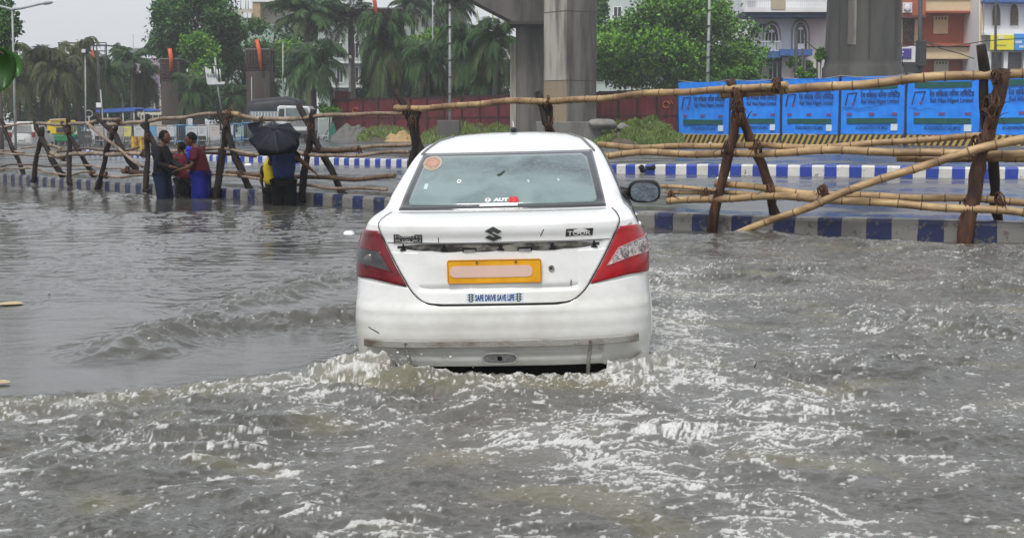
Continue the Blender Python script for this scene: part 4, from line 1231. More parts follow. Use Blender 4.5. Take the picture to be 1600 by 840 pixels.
rail([(134, 192), (150, 206), (183, 230), (205, 247), (223, 260)], .044, BAMP, -.15, .036, name='brace')
rail([(-40, 261), (0, 260), (32, 257), (60, 258), (104, 259)], .028, BAMD, .08)
rail([(-40, 262), (0, 263), (57, 264), (80, 269), (104, 273), (125, 271), (147, 269)], .032, BAMP, -.04)
rail([(93, 262), (115, 258), (138, 257), (165, 263), (195, 266)], .030, BAMP, .08)
rail([(140, 272), (167, 275), (200, 275), (234, 275), (260, 272), (333, 273), (362, 274), (390, 279), (415, 282)], .036, BAMP, -.04)
rail([(192, 268), (215, 270), (232, 271)], .055, BAMD, .1)
rail([(355, 270), (385, 270), (415, 272), (470, 277), (540, 279), (617, 275)], .048, BAMD, .10, .044)
rail([(464, 289), (500, 291), (540, 293), (605, 297)], .038, BAMP, -.06, .036)

# ------------------------------------------------------------------ people
SKIN_ = mat('brown_skin', (0.12, 0.055, 0.030), (0.085, 0.038, 0.021), rough=0.5, spec=.25)
HAIR = mat('black_hair', (0.004, 0.0035, 0.0035), (0.008, 0.007, 0.006), rough=0.6, spec=.1, nscale=30, bump=.5, bscale=60)
def cloth(n, c, k=.55): return mat(n, c, tuple(v * k for v in c), spec=.15, rough=.75, nscale=6, bump=.6, bscale=9)
def hand_chain(pts, edges, rad, wrist_i, wpos, dirv, side):
    """palm and five fingers hung on the wrist joint"""
    d = Vector(dirv).normalized(); p = Vector(wpos)
    lat = d.cross(Vector((0, 0, 1))); lat = lat.normalized() if lat.length > .1 else Vector((1, 0, 0))
    palm = p + d * .055; pi = len(pts); pts.append(palm); rad.append((.030, .018)); edges.append((wrist_i, pi))
    for k, (o, L) in enumerate(((-.032, .055), (-.012, .070), (.010, .074), (.030, .062))):
        a = len(pts); k0 = palm + d * .035 + lat * o; k1_ = k0 + d * L * .55 + Vector((0, 0, -.010)); k2_ = k1_ + d * L * .35 + Vector((0, 0, -.025))
        pts += [k0, k1_, k2_]; rad += [.0105, .0095, .008]; edges += [(pi, a), (a, a + 1), (a + 1, a + 2)]
    a = len(pts); t0 = p + d * .03 - lat * .035 * side; t1 = t0 + d * .03 - lat * .022 * side; 
    pts += [t0, t1]; rad += [.012, .010]; edges += [(pi, a), (a, a + 1)]
def person(loc, rz, J, label, shirt, trousers, scale=1.0, hair_len=0, sleeve=0.55, shirt_len=.08, bulk=1.0, head_tilt=(0, 0), hem=None, group=None, shorts=False, trouser_bulk=1.0):
    """J: joints in a frame where the person faces +x, y to the left, z up, feet at 0"""
    root = thing('person', loc, label, 'person', group); ORG[root.name] = Vector((0, 0, 0))
    root.rotation_euler = (0, 0, rz); root.scale = (scale,) * 3
    g = lambda n: Vector(J[n])
    names = ['pelvis', 'waist', 'chest', 'neck', 'skull', 'sh_l', 'el_l', 'wr_l', 'sh_r', 'el_r', 'wr_r', 'hip_l', 'kn_l', 'an_l', 'hip_r', 'kn_r', 'an_r', 'to_l', 'to_r']
    pts = [g(n) for n in names]
    rad = [(.10, .085), (.095, .075), (.115, .085), .050, .052, .055, .042, .026, .055, .042, .026, .085, .058, .038, .085, .058, .038, .03, .03]
    E = [(0, 1), (1, 2), (2, 3), (3, 4), (2, 5), (5, 6), (6, 7), (2, 8), (8, 9), (9, 10), (0, 11), (11, 12), (12, 13), (0, 14), (14, 15), (15, 16), (13, 17), (16, 18)]
    for w_, e_, sd_ in ((7, 6, 1), (10, 9, -1)): hand_chain(pts, E, rad, w_, pts[w_], pts[w_] - pts[e_], sd_)
    body = skin('body', pts, E, rad, SKIN_, root, 2)
    # head: skull, brow, nose, chin, ears in one mesh, added to the body mesh
    hc = g('skull') + Vector((.012, 0, .055)); T = Matrix.Rotation(head_tilt[0], 3, 'Y') @ Matrix.Rotation(head_tilt[1], 3, 'Z')
    def hf(d):
        k = 1.0
        k *= 1 - .16 * max(0, -d.z) ** 1.2 * (1 if d.x < .2 else .3)
        k *= 1 - .12 * max(0, -d.z) * abs(d.y)
        if d.x > .5: k *= 1 - .07 * math.exp(-((d.z - .12) / .13) ** 2) * (abs(d.y) > .12) + .05 * math.exp(-((d.z + .72) / .2) ** 2)
        return k
    hb = MB().ell(hc, (.098, .078, .122), 28, 20, rot=T, fn=hf)
    hb.ell(hc + T @ Vector((.098, 0, -.012)), (.022, .014, .028), 10, 8, rot=T)
    for s in (-1, 1): hb.ell(hc + T @ Vector((-.005, s * .078, -.005)), (.018, .010, .030), 10, 8, rot=T)
    hb.ell(hc + T @ Vector((.086, 0, -.060)), (.014, .026, .008), 10, 6, rot=T)
    hb.ell(hc + T @ Vector((.070, 0, -.095)), (.022, .026, .020), 10, 6, rot=T)
    me = body.data; bm = bmesh.new(); bm.from_mesh(me)
    vs_ = [bm.verts.new(v) for v in hb.v]
    for f in hb.f:
        if len(set(f)) == len(f):
            try: bm.faces.new([vs_[i] for i in f]).smooth = True
            except ValueError: pass
    bmesh.ops.remove_doubles(bm, verts=vs_, dist=1e-5); bmesh.ops.recalc_face_normals(bm, faces=bm.faces); bm.to_mesh(me); bm.free()
    for s in (-1, 1):
        MB().ell(hc + T @ Vector((.083, s * .032, .012)), (.008, .013, .008), 8, 6, rot=T).build('eye', HAIR, body, local=True)
    def hairf(d): return 1.0 if not (d.x > .35 and d.z < .45) else .80
    hm = MB().ell(hc + T @ Vector((-.016, 0, .026)), (.104, .088, .112), 24, 14, rot=T, fn=lambda d: hairf(d) * (1 + .05 * math.sin(d.x * 21 + d.y * 17) * math.sin(d.z * 15)) * (1 if d.z > -.45 - hair_len else .75))
    hm.build('hair', HAIR, root, local=True)
    # shirt
    sp = [g('waist') * .35 + g('pelvis') * .65 + Vector((0, 0, -shirt_len)), g('waist'), g('chest'), g('neck') * .72 + g('chest') * .28, g('sh_l'), g('sh_l').lerp(g('el_l'), sleeve), g('sh_r'), g('sh_r').lerp(g('el_r'), sleeve)]
    E2 = [(0, 1), (1, 2), (2, 3), (2, 4), (4, 5), (2, 6), (6, 7)]
    r2 = [(.205 * bulk, .175 * bulk), (.185 * bulk, .155 * bulk), (.195 * bulk, .16 * bulk), .075, .092 * bulk, .082, .092 * bulk, .082]
    if sleeve > 1:
        sp[5] = g('el_l'); sp[7] = g('el_r'); sp += [g('el_l').lerp(g('wr_l'), .85), g('el_r').lerp(g('wr_r'), .85)]; E2 += [(5, 8), (7, 9)]; r2[5] = r2[7] = .066; r2 += [.048, .048]
    skin('shirt', sp, E2, r2, shirt, root, 2)
    tp = [g('pelvis') * .8 + g('waist') * .2, g('hip_l'), g('kn_l'), g('an_l'), g('hip_r'), g('kn_r'), g('an_r')]
    tb = trouser_bulk
    r3 = [(.13 * tb, .11 * tb), .130 * tb, .105 * tb, .085 * tb, .130 * tb, .105 * tb, .085 * tb]
    E3 = [(0, 1), (1, 2), (2, 3), (0, 4), (4, 5), (5, 6)]
    if shorts: tp = [tp[0], tp[1], tp[2] * .65 + tp[3] * .35, tp[4], tp[5] * .65 + tp[6] * .35]; r3 = [.13 * tb, .14 * tb, .16 * tb, .14 * tb, .16 * tb]; E3 = [(0, 1), (1, 2), (0, 3), (3, 4)]
    skin('shorts' if shorts else 'trousers', tp, E3, r3, trousers, root, 2)
    return root
def joints(**k):
    J = dict(pelvis=(0, 0, .92), waist=(0, 0, 1.05), chest=(.0, 0, 1.30), neck=(.01, 0, 1.46), skull=(.025, 0, 1.54),
             sh_l=(0, .19, 1.38), el_l=(0, .25, 1.10), wr_l=(.06, .25, .86), sh_r=(0, -.19, 1.38), el_r=(0, -.25, 1.10), wr_r=(.06, -.25, .86),
             hip_l=(0, .09, .88), kn_l=(.02, .10, .48), an_l=(-.02, .10, .09), hip_r=(0, -.09, .88), kn_r=(.02, -.10, .48), an_r=(-.02, -.10, .09), to_l=(.13, .11, .03), to_r=(.13, -.11, .03))
    J.update(k); return J
GZP = -0.47
def at_water(px, py): 
    p = gnd(px, py, 0.0); return Vector((p.x, p.y, GZP))
# slim man in black leaning forward, facing right
person(at_water(254, 311), R(-8), joints(pelvis=(-.02, 0, .92), waist=(.0, 0, 1.05), chest=(.0, 0, 1.30), neck=(.03, 0, 1.46), skull=(.065, 0, 1.53), sh_l=(-.01, .18, 1.38), el_l=(.10, .22, 1.14), wr_l=(.36, .14, 1.03), sh_r=(-.02, -.18, 1.37), el_r=(.02, -.24, 1.10), wr_r=(.25, -.16, 1.06),
    kn_l=(.08, .09, .50), kn_r=(.03, -.10, .50), an_l=(.06, .10, .09), an_r=(.02, -.10, .09), to_l=(.2, .1, .03), to_r=(.17, -.1, .03)),
    'man in a black long-sleeved top and navy trousers facing right', cloth('black_shirt', (0.016, 0.016, 0.019)), cloth('navy_trousers', (0.012, 0.020, 0.055)), 1.0, sleeve=1.2)
# man in maroon and blue shorts, facing left
person(at_water(315, 311), R(178), joints(pelvis=(-.02, 0, .90), waist=(.0, 0, 1.04), chest=(.05, 0, 1.28), neck=(.10, 0, 1.43), skull=(.15, 0, 1.49), sh_l=(.05, .20, 1.35), el_l=(.10, .25, 1.08), wr_l=(.34, .20, 1.01), sh_r=(.05, -.20, 1.35), el_r=(.14, -.20, 1.08), wr_r=(.40, -.10, 1.05), kn_l=(.0, .11, .50), kn_r=(.0, -.11, .50)),
    'man in a maroon shirt and bright blue shorts bending towards the child', cloth('maroon_shirt', (0.10, 0.012, 0.022)), cloth('blue_shorts', (0.008, 0.014, 0.20)), 1.0, sleeve=.75, bulk=1.10, shorts=True, trouser_bulk=1.16, head_tilt=(R(20), 0))
# person with a blue mask/scarf behind him
p_ = at_water(300, 309); p_.y += .45
person(p_, R(190), joints(neck=(.05, 0, 1.44), skull=(.09, 0, 1.50), el_l=(.12, .22, 1.12), wr_l=(.30, .12, 1.08), el_r=(.12, -.22, 1.12), wr_r=(.30, -.12, 1.08)),
    'person in navy mostly hidden behind the man in maroon with a bright blue scarf', cloth('navy_cloth', (0.012, 0.016, 0.05)), cloth('navy_cloth', (0.012, 0.016, 0.05)), .98, sleeve=1.2)
sc_ = at(296, 236, p_.y - .22)
scarf = MB().ell(sc_ + Vector((0, 0, .03)), (.075, .06, .06), 14, 9).ell(sc_ + Vector((-.005, -.02, -.07)), (.055, .045, .10), 14, 9)
tag(scarf.build('scarf', cloth('blue_scarf', (0.03, 0.06, 0.62), .7), origin=sc_), 'bright blue scarf at the throat of the person behind the man in maroon', 'scarf')
# child in red between the two men
p_ = at_water(287, 308)
person(p_, R(150), joints(skull=(.03, 0, 1.52), el_l=(.12, .24, 1.12), wr_l=(.30, .16, 1.08), el_r=(.12, -.24, 1.12), wr_r=(.28, -.2, 1.05)),
    'child in a red shirt and dark patterned trousers held between the two men', mat('red_patterned', (0.22, 0.012, 0.02), (0.06, 0.008, 0.015), rough=.7, nscale=9), mat('dark_patterned', (0.012, 0.012, 0.016), (0.16, 0.13, 0.13), rough=.7, nscale=12, contrast=(.60, .66)), .88, sleeve=.5, hair_len=.15)
# bag held out between them
bg_ = at(270, 266, gnd(270, 311).y - .1)
mb = MB().ell(bg_, (.13, .07, .085), 16, 10, rot=Matrix.Rotation(R(35), 3, 'Y')).ell(bg_ + Vector((.13, 0, .07)), (.10, .06, .05), 14, 8)
bgo = mb.build('bag', cloth('dark_bag', (0.02, 0.02, 0.022)), origin=bg_); tag(bgo, 'dark bag passed between the man in black and the man in maroon', 'bag')
MB().tube([bg_ + Vector((-.1, 0, .02)), bg_ + Vector((-.12, -.02, .14)), bg_ + Vector((-.02, 0, .16))], .008, 6).build('bag_strap', cloth('dark_bag', (.02, .02, .022)), bgo)
# adult under the umbrella, back to us
pu = at_water(444, 321)
person(pu, R(92), joints(pelvis=(0, 0, .92), chest=(.04, 0, 1.28), neck=(.07, 0, 1.42), skull=(.10, 0, 1.48), el_l=(.12, .26, 1.20), wr_l=(.24, .12, 1.28), sh_r=(.0, -.20, 1.36), el_r=(.04, -.36, 1.22), wr_r=(.06, -.50, 1.10)),
    'adult in blue shirt and black trousers behind the umbrella, hand on the rail', cloth('dark_blue_shirt', (0.018, 0.035, 0.12)), cloth('black_trousers', (0.010, 0.010, 0.012)), .96, sleeve=.5, bulk=1.22, shirt_len=.04, trouser_bulk=1.22)
pb_ = at_water(424, 319); pb_.y += .1
person(pb_, R(92), joints(el_l=(.02, .24, 1.12), wr_l=(.08, .22, 1.0), el_r=(.1, -.2, 1.15), wr_r=(.2, -.1, 1.2)),
    'person in dark clothes standing behind the yellow bag under the umbrella', cloth('dark_green_top', (0.02, 0.022, 0.018)), cloth('black_trousers', (0.010, 0.010, 0.012)), .78, sleeve=.6)
# yellow plastic bag hanging in front of that person
YB = mat('yellow_plastic', (0.72, 0.56, 0.02), (0.50, 0.36, 0.01), rough=.35, nscale=7, bump=1.0, bscale=9)
mb = MB(); Yb = pb_.y - .30
cs = [(421, 247, .9), (420, 262, 1.0), (421, 277, 1.05), (423, 288, 1.0)]
P = []
for px_, py_b, k in [(422, 246, .25), (420, 252, .75), (419, 262, .95), (420, 272, 1.0), (422, 281, 1.1), (424, 287, 1.0), (424, 288, .3)]:
    c = at(px_, py_b, Yb); w_ = .088 * k
    P.append([c + Vector((w_ * math.cos(a) * (1 + .10 * math.sin(3 * a + py_b)), .055 * k * math.sin(a), .01 * math.sin(2 * a))) for a in np.linspace(0, 2 * math.pi, 17)[:-1]])
mb.grid(P, closed=True)
yo = at(422, 288, Yb); yb = mb.build('plastic_bag', YB, origin=yo); tag(yb, 'bright yellow plastic bag carried under the black umbrella', 'bag')
MB().tube([at(420, 249, Yb), at(418, 242, Yb), at(424, 242, Yb), at(426, 249, Yb)], .012, 6).build('bag_handle', YB, yb)

# umbrella
uc = at(429, 214, pu.y - .42)
um = thing('umbrella', (uc.x, uc.y, uc.z), 'large black umbrella tilted towards the camera with one collapsed panel', 'umbrella'); ORG[um.name] = Vector((0, 0, 0))
UB = mat('black_umbrella_cloth', (0.005, 0.007, 0.013), (0.010, 0.013, 0.022), spec=.15, rough=.55, nscale=3, bump=.3, bscale=6)
ax_ = Vector((.03, -.60, .80)).normalized(); um.rotation_euler = ax_.to_track_quat('Z', 'Y').to_euler()
RU, HU = .43, .17
mb = MB(); P = []; NR, NA = 8, 64
for i in range(NR + 1):
    t = max(i / NR, .02); row = []
    for k in range(NA):
        a = 2 * math.pi * k / NA + .2; ph = (k / NA * 8) % 1.0
        sag = 4 * ph * (1 - ph)
        r = RU * t * (1 - .085 * sag * t)
        z = HU * (1 - t ** 1.8) - .035 * sag * t * (1 - .3 * t)
        row.append((r * math.cos(a), r * math.sin(a), z))
    P.append(row)
mb.grid(P, closed=True); can = mb.build('canopy', UB, um, local=True)
sol = can.modifiers.new('thick', 'SOLIDIFY'); sol.thickness = .004
for k in range(8):
    a = 2 * math.pi * k / 8 + .2
    MB().tube([(RU * t * math.cos(a), RU * t * math.sin(a), HU * (1 - t ** 1.8) + .004) for t in np.linspace(.02, 1.03, 8)], .0045, 5).build('rib', mat('umbrella_rib', (.05, .05, .055), rough=.3, metal=.5), can, local=True)
MB().tube([(0, 0, HU + .05), (0, 0, HU - .02), (0, 0, -.75)], [.006, .009, .009], 8).build('shaft', mat('umbrella_rib', (.05, .05, .055)), um, local=True)
# collapsed flap hanging below the canopy and spiky torn edge to the left
Ri = um.rotation_euler.to_matrix().inverted()
def ul(px, py, dy=0): 
    return Ri @ (at(px, py, uc.y + dy) - uc)
mb = MB()
fl_ = [(392, 214), (398, 230), (406, 243), (420, 244), (440, 241), (462, 239), (468, 226), (467, 208), (455, 212), (430, 226), (410, 222)]
mb.add([ul(x, y, -.02 + .02 * math.sin(i * 2)) for i, (x, y) in enumerate(fl_)] + [ul(430, 215, .10)], [(i, (i + 1) % len(fl_), len(fl_)) for i in range(len(fl_))])
fo = mb.build('hanging_panel', UB, um, local=True); fo.modifiers.new('thick', 'SOLIDIFY').thickness = .004
mb = MB(); mb.add([ul(x, y, d) for x, y, d in ((408, 190, .05), (386, 193, .05), (390, 203, .05), (394, 208, .03), (400, 212, .03), (396, 198, .05))], [(0, 1, 5), (5, 1, 2), (5, 2, 3), (5, 3, 4), (0, 5, 4)])
fo = mb.build('torn_panel', UB, um, local=True); fo.modifiers.new('thick', 'SOLIDIFY').thickness = .003
MB().tube([ul(386, 193, .05), ul(412, 189, .03)], .004, 5).build('rib', mat('umbrella_rib', (.05, .05, .055)), um, local=True)
# ------------------------------------------------------------------ foliage builders
def leaf_mat(name, c1, c2, rough=.45):
    m = mat(name, c1, c2, rough=rough, nscale=0.9, contrast=(0.38, 0.62), detail=8, spec=.2)
    return m
def quads_leaves(C, size, r, up=0.35, asp=.55):
    """C: (n,3) centres; one pointed leaf (a folded rhombus) for each"""
    n = len(C)
    d = r.normal(size=(n, 3)); d[:, 2] -= up; d /= np.linalg.norm(d, axis=1)[:, None]
    q = r.normal(size=(n, 3)); q -= (q * d).sum(1)[:, None] * d; q /= np.linalg.norm(q, axis=1)[:, None]
    s = size * r.uniform(.6, 1.3, n)[:, None]
    a = C; b = C + d * s * .5 + q * s * asp * .5; c = C + d * s; e = C + d * s * .5 - q * s * asp * .5
    V = np.stack([a, b, c, e], 1).reshape(-1, 3)
    return V, np.arange(4 * n).reshape(-1, 4)
def broadleaf(name, base, crown, rad, n, size, label, m1, m2, seed, cat='tree', trunk=.22, lobes=26, group=None, hollow=.55):
    """base: ground point, crown: centre, rad: (x,y,z) radii. leaves on many uneven clumps over a crown of limbs"""
    r = np.random.default_rng(seed)
    t = thing(name, base, label, cat, group)
    base = Vector(base); cr = Vector(crown)
    # clumps
    cl = r.normal(size=(lobes, 3)); cl /= np.linalg.norm(cl, axis=1)[:, None]
    k = r.uniform(hollow, 1.0, lobes) ** .6
    cc = np.array(cr) + cl * np.array(rad) * k[:, None]
    cs = r.uniform(.22, .42, lobes)[:, None] * np.array(rad)[None, :] * np.array([1, 1, .8])
    w = (cs[:, 0] ** 2); w /= w.sum()
    which = r.choice(lobes, n, p=w)
    dd = r.normal(size=(n, 3)); dd /= np.linalg.norm(dd, axis=1)[:, None]
    dd *= (r.uniform(0.3, 1.0, n) ** .33)[:, None] * (1 + .22 * r.normal(size=n))[:, None]
    C = cc[which] + dd * cs[which]
    V, Fq = quads_leaves(C, size, r)
    mi = (r.random(n) < np.where(dd[:, 2] > .0, .3, .7)).astype(int)  # lighter leaves favoured atop clumps, darker below: highlights and shade put into colour
    npmesh('crown', V, Fq, [m1, m2], t, mi=mi)
    mb = MB(); top = cr + Vector((0, 0, -rad[2] * .2))
    mid = base.lerp(top, .5) + Vector((r.uniform(-.3, .3), 0, 0))
    mb.tube([base + Vector((0, 0, -.3)), base.lerp(mid, .5), mid, top], [trunk * 1.25, trunk, trunk * .8, trunk * .45], 9)
    for i in range(0, lobes, 2):
        e = Vector(cc[i]); s_ = mid.lerp(top, r.uniform(0, 1)); mb.tube([s_, s_.lerp(e, .5) + Vector((0, 0, .2)), e], [trunk * .4, trunk * .22, trunk * .08], 6)
    mb.build('trunk', mat('grey_bark', (0.10, 0.085, 0.07), (0.05, 0.042, 0.035), rough=.8, nscale=8, bump=.6, bscale=14), t)
    return t
PALM1 = leaf_mat('palm_leaf', (0.062, 0.135, 0.038), (0.026, 0.064, 0.026))
PALM2 = leaf_mat('palm_leaf_dry', (0.105, 0.110, 0.036), (0.060, 0.046, 0.024))
PALMT = mat('palm_trunk', (0.13, 0.12, 0.105), (0.07, 0.062, 0.055), rough=.8, nscale=3, stretch=(1, 1, 6), bump=.5, bscale=8)
PALM3 = leaf_mat('palm_leaf_olive', (0.105, 0.135, 0.042), (0.055, 0.060, 0.028)); PALM4 = leaf_mat('palm_leaf_brown', (0.090, 0.065, 0.032), (0.050, 0.036, 0.022))
def palm_mesh(seed, R_, H_, nf, droop, leaf, lean, mats=(PALM1, PALM2)):
    r = np.random.default_rng(seed); Vs = []; mi = []
    fr = MB()
    for f in range(nf):
        az = f * 2.399 + r.uniform(-.2, .2); el = r.uniform(.15, 1.25) if f > nf * .3 else r.uniform(-.5, .4)
        L = R_ * r.uniform(.85, 1.15); n = 26; p = np.array([0, 0, H_ - .05]); a = el; P = [p.copy()]; D = []
        for i in range(n):
            a -= (droop * (i / n) ** .8 + .18) / n * 1.75
            a = max(a, -1.35)
            d = np.array([math.cos(az) * math.cos(a), math.sin(az) * math.cos(a), math.sin(a)]); D.append(d)
            p = p + d * L / n; P.append(p.copy())
        fr.tube([Vector(q) for q in P[::3]], [.035 * R_ / 2 * (1 - .8 * i / 9) for i in range(len(P[::3]))], 5)
        side = np.array([-math.sin(az), math.cos(az), 0])
        for i in range(3, n):
            for s in (-1, 1):
                for sub in (0, .33, .66):
                    q = P[i] * (1 - sub) + P[i + 1 if i + 1 <= n else i] * sub
                    ll = leaf * (1 - .55 * abs(i / n - .45) * 1.6) * r.uniform(.8, 1.15)
                    dn = D[i] * .55 + side * s * r.uniform(.45, .9) + np.array([0, 0, -r.uniform(.15, .75)]); dn /= np.linalg.norm(dn)
                    wv = D[i] * .021 * R_ / 2 * 1.3
                    e = q + dn * ll; mdp = q + dn * ll * .5 + np.array([0, 0, .04 * ll])
                    Vs += [q - wv * .5, mdp - wv, e, mdp + wv]; mi.append(1 if (el < 0.1 and r.random() < .45) else 0)
    V = np.array(Vs); Fq = np.arange(len(V)).reshape(-1, 4)
    # dense crown
    n2 = 60
    cr = npmesh('crown', V, Fq, list(mats), None, mi=np.array(mi))
    tr = MB(); tr.tube([(lean * H_ * (t - 1) ** 2 * -1 + 0, 0, H_ * t - (.3 if t == 0 else 0)) for t in (0, .3, .6, .85, 1)], [.24, .19, .17, .17, .12], 10)
    tro = tr.build('trunk', PALMT); ro = fr.build('frond_stalks', mat('frond_stalk', (.06, .08, .03), rough=.6))
    return cr, tro, ro
PV = [palm_mesh(3, 2.3, 3.6, 30, 1.25, .85, .03), palm_mesh(5, 2.4, 3.2, 34, 1.6, .95, -.04), palm_mesh(9, 2.5, 8.6, 26, 1.15, .80, .04), palm_mesh(11, 2.3, 4.6, 28, 1.4, .9, .06), palm_mesh(17, 2.5, 3.4, 36, 1.5, .95, .03, (PALM3, PALM4))]
PH = [3.6, 3.2, 8.6, 4.6, 3.4]
used_p = [False] * 5
def palm(px, py, Y, v, rad_px, label, group, rot=0.0, zb=None):
    c = at(px, py, Y); s = Y / F * rad_px / 2.1
    zb_ = tz(c.x, Y)
    sz = (c.z - zb_) / PH[v]
    t = thing('palm_tree', (c.x, Y, zb_), label, 'palm tree', group)
    t.rotation_euler = (0, 0, rot); t.scale = (s, s, max(min(sz, s * 1.6), s * .6))
    if sz > s * 1.6 or sz < s * .6: t.location.z = zb_ ; t.scale = (s, s, sz)
    for o in PV[v]:
        c_ = o if not used_p[v] else o.copy()
        if used_p[v]: col.objects.link(c_)
        c_.parent = t
    used_p[v] = True
    return t
# ------------------------------------------------------------------ blue and maroon site hoardings
FA = Vector((8.5, 74.0)); FD = Vector((.7071, -.7071))
def fline(t): return FA + FD * t
def px_t(px):
    k = (px - 800) / F                       # x/y = k on the fence line
    return (k * FA.y - FA.x) / (FD.x - k * FD.y)
BLUE = mat('blue_hoarding_paint', (0.025, 0.30, 0.98), (0.010, 0.19, 0.80), spec=.2, rough=.45, nscale=1.3, contrast=(.30, .72), bump=.35, bscale=3)
DBLUE = mat('hoarding_lettering', (0.006, 0.015, 0.09), rough=.6); DGREEN = mat('hoarding_green', (0.006, 0.10, 0.075), (0.005, 0.075, 0.065), rough=.5)
YEL = mat('sign_yellow', (0.75, 0.68, 0.05), rough=.5); DKR = mat('faded_red', (0.17, 0.06, 0.16), rough=.6); PWH = mat('paper_white', (0.62, 0.72, 0.76), rough=.6)
POSTM = mat('dark_steel_post', (0.012, 0.025, 0.07), rough=.5)
def haz():
    m = bpy.data.materials.new('hazard_stripes'); m.use_nodes = True
    N, L = m.node_tree.nodes, m.node_tree.links; b = N['Principled BSDF']; b.inputs['Roughness'].default_value = .6
    tc = N.new('ShaderNodeTexCoord'); sx = N.new('ShaderNodeSeparateXYZ'); L.new(tc.outputs['Object'], sx.inputs[0])
    a = N.new('ShaderNodeMath'); a.operation = 'MULTIPLY_ADD'; a.inputs[1].default_value = -.55; L.new(sx.outputs['Z'], a.inputs[0]); L.new(sx.outputs['X'], a.inputs[2])
    d = N.new('ShaderNodeMath'); d.operation = 'DIVIDE'; d.inputs[1].default_value = .30; L.new(a.outputs[0], d.inputs[0])
    f = N.new('ShaderNodeMath'); f.operation = 'FRACT'; L.new(d.outputs[0], f.inputs[0])
    g = N.new('ShaderNodeMath'); g.operation = 'GREATER_THAN'; g.inputs[1].default_value = .5; L.new(f.outputs[0], g.inputs[0])
    mx = N.new('ShaderNodeMix'); mx.data_type = 'RGBA'; mx.inputs['A'].default_value = (.02, .02, .02, 1); mx.inputs['B'].default_value = (.45, .31, .06, 1)
    L.new(g.outputs[0], mx.inputs['Factor']); L.new(mx.outputs['Result'], b.inputs['Base Color'])
    return m
HAZ = haz()
bpx = [1058, 1139, 1219, 1309, 1412, 1529, 1662]
ordn = ['leftmost blue hoarding panel beside the grass and the maroon fence', 'blue hoarding panel behind the crossed trestle, with a yellow bar at its head', 'blue hoarding panel between the crossed trestle and the round pier, third from the left',
        'blue hoarding panel below the round pier, scratched across its middle', 'blue hoarding panel below the red and cream house, fifth from the left', 'rightmost blue hoarding panel behind the thick timber post']
th = math.atan2(FD.y, FD.x)
txt1 = 'रेल विकास निगम लिमिटेड'
PW0 = 3.29
def hoard(i, t0, t1, label):
    w = t1 - t0; p = fline(t0); zb = tz(p.x, p.y) * .5 + .10 + .012 * i
    if i == 0: zb -= .02
    H = 3.28 - zb + .025 * i
    root = thing('hoarding_panel', (p.x, p.y, zb), label, 'hoarding panel', 'blue hoarding panels along the site'); ORG[root.name] = Vector((0, 0, 0)); root.rotation_euler = (R((1.2, -.8, 1.6, -1.0, .6, -1.4)[i]), R((.3, -.25, .2, -.3, .3, -.2)[i]), th)
    k = w / PW0
    def q(x): return x * k
    mb = MB(); 
    # pressed sheet with shallow folds
    P = []
    for z in np.linspace(.50, H, 14):
        P.append([(q(.05 + (PW0 - .10) * u), .0 + .010 * math.sin(u * 40 + z * 3) + .02 * math.sin(z * 1.6 + i * 2) + .012 * math.sin(u * 9 + i), z) for u in np.linspace(0, 1, 40)])
    P2 = [[(a, b + .04, c) for a, b, c in r] for r in P]
    mb.grid(P); mb.grid(P2); mb.bb(q(.05), q(PW0 - .05), .0, .04, H - .01, H + .02); sh = mb.build('sheet', BLUE, root, local=True)
    y = -.045
    MB().bb(q(.02), q(PW0 - .02), -.03, .05, .02, .47).build('striped_base', HAZ, root, local=True)
    MB().bb(-.05, .045, -.06, .07, -.1, H + .10).build('post', POSTM, root, local=True)
    hd = MB().bb(q(.38), q(PW0 - .42), y, y + .01, H - .56, H - .30).build('head_band', YEL if i == 1 else DGREEN, root, local=True)
    MB().bb(q(.38), q(PW0 - .42), y, y + .01, .98, 1.22).build('lower_band', DGREEN, root, local=True)
    def tx(s, cx, cz, w_, h_, m, bold=.01):
        V, Fs = text2d(s, q(w_), h_, bold)
        mb = MB(); mb.add([(q(cx) + a, y - .004, cz + b) for a, b in V], Fs); return mb.build('lettering', m, root, local=True)
    tx(txt1, 2.02, H - .80, 1.95, .31, DBLUE, .02)
    tx('Rail Vikas Nigam Limited', 2.02, H - 1.14, 1.85, .26, DBLUE, .02)
    tx('AFCONS INFRASTRUCTURE LIMITED', 1.65, .79, 1.60, .16, DBLUE, .02)
    # slanting letter-like emblem
    e = MB(); ez = H - 1.30
    for a, b, w_ in (((.28, ez), (.42, ez + .58), .05), ((.42, ez + .55), (.88, ez + .58), .05), ((.66, ez + .02), (.86, ez + .56), .045)):
        d = Vector((b[0] - a[0], 0, b[1] - a[1])); n = Vector((-d.z, 0, d.x)).normalized() * w_ * .5
        A = Vector((q(a[0]), y, a[1])); B = Vector((q(b[0]), y, b[1])); e.prism([A - n, B - n, B + n, A + n], (0, .006, 0))
    em = e.build('emblem', DBLUE, root, local=True)
    e = MB(); e.prism([(q(.60), y - .004, ez + .10), (q(.74), y - .004, ez + .20), (q(.72), y - .004, ez)], (0, .006, 0)); e.build('emblem_tip', DKR, em, local=True)
    for cx in (.50, 1.62, 2.74): MB().bb(q(cx - .13), q(cx + .13), y, y + .008, 1.36, 1.47).build('faded_mark', DKR, root, local=True)
    MB().bb(q(2.60), q(2.92), y - .012, y - .004, .66, .95).build('pasted_notice', PWH, root, local=True)
    if i in (3, 0, 4):
        mb = MB(); r_ = random.Random(i); pts = []; x = .15; z = 1.72
        while x < 1.5 + .5 * (i == 3): pts.append((q(x), y, z)); x += .09; z += r_.uniform(-.05, .055)
        mb.tube(pts, .014 if i == 3 else .006, 4); mb.build('scratch', POSTM, root, local=True)
    return root
for i in range(6): hoard(i, px_t(bpx[i]), px_t(bpx[i + 1]), ordn[i])
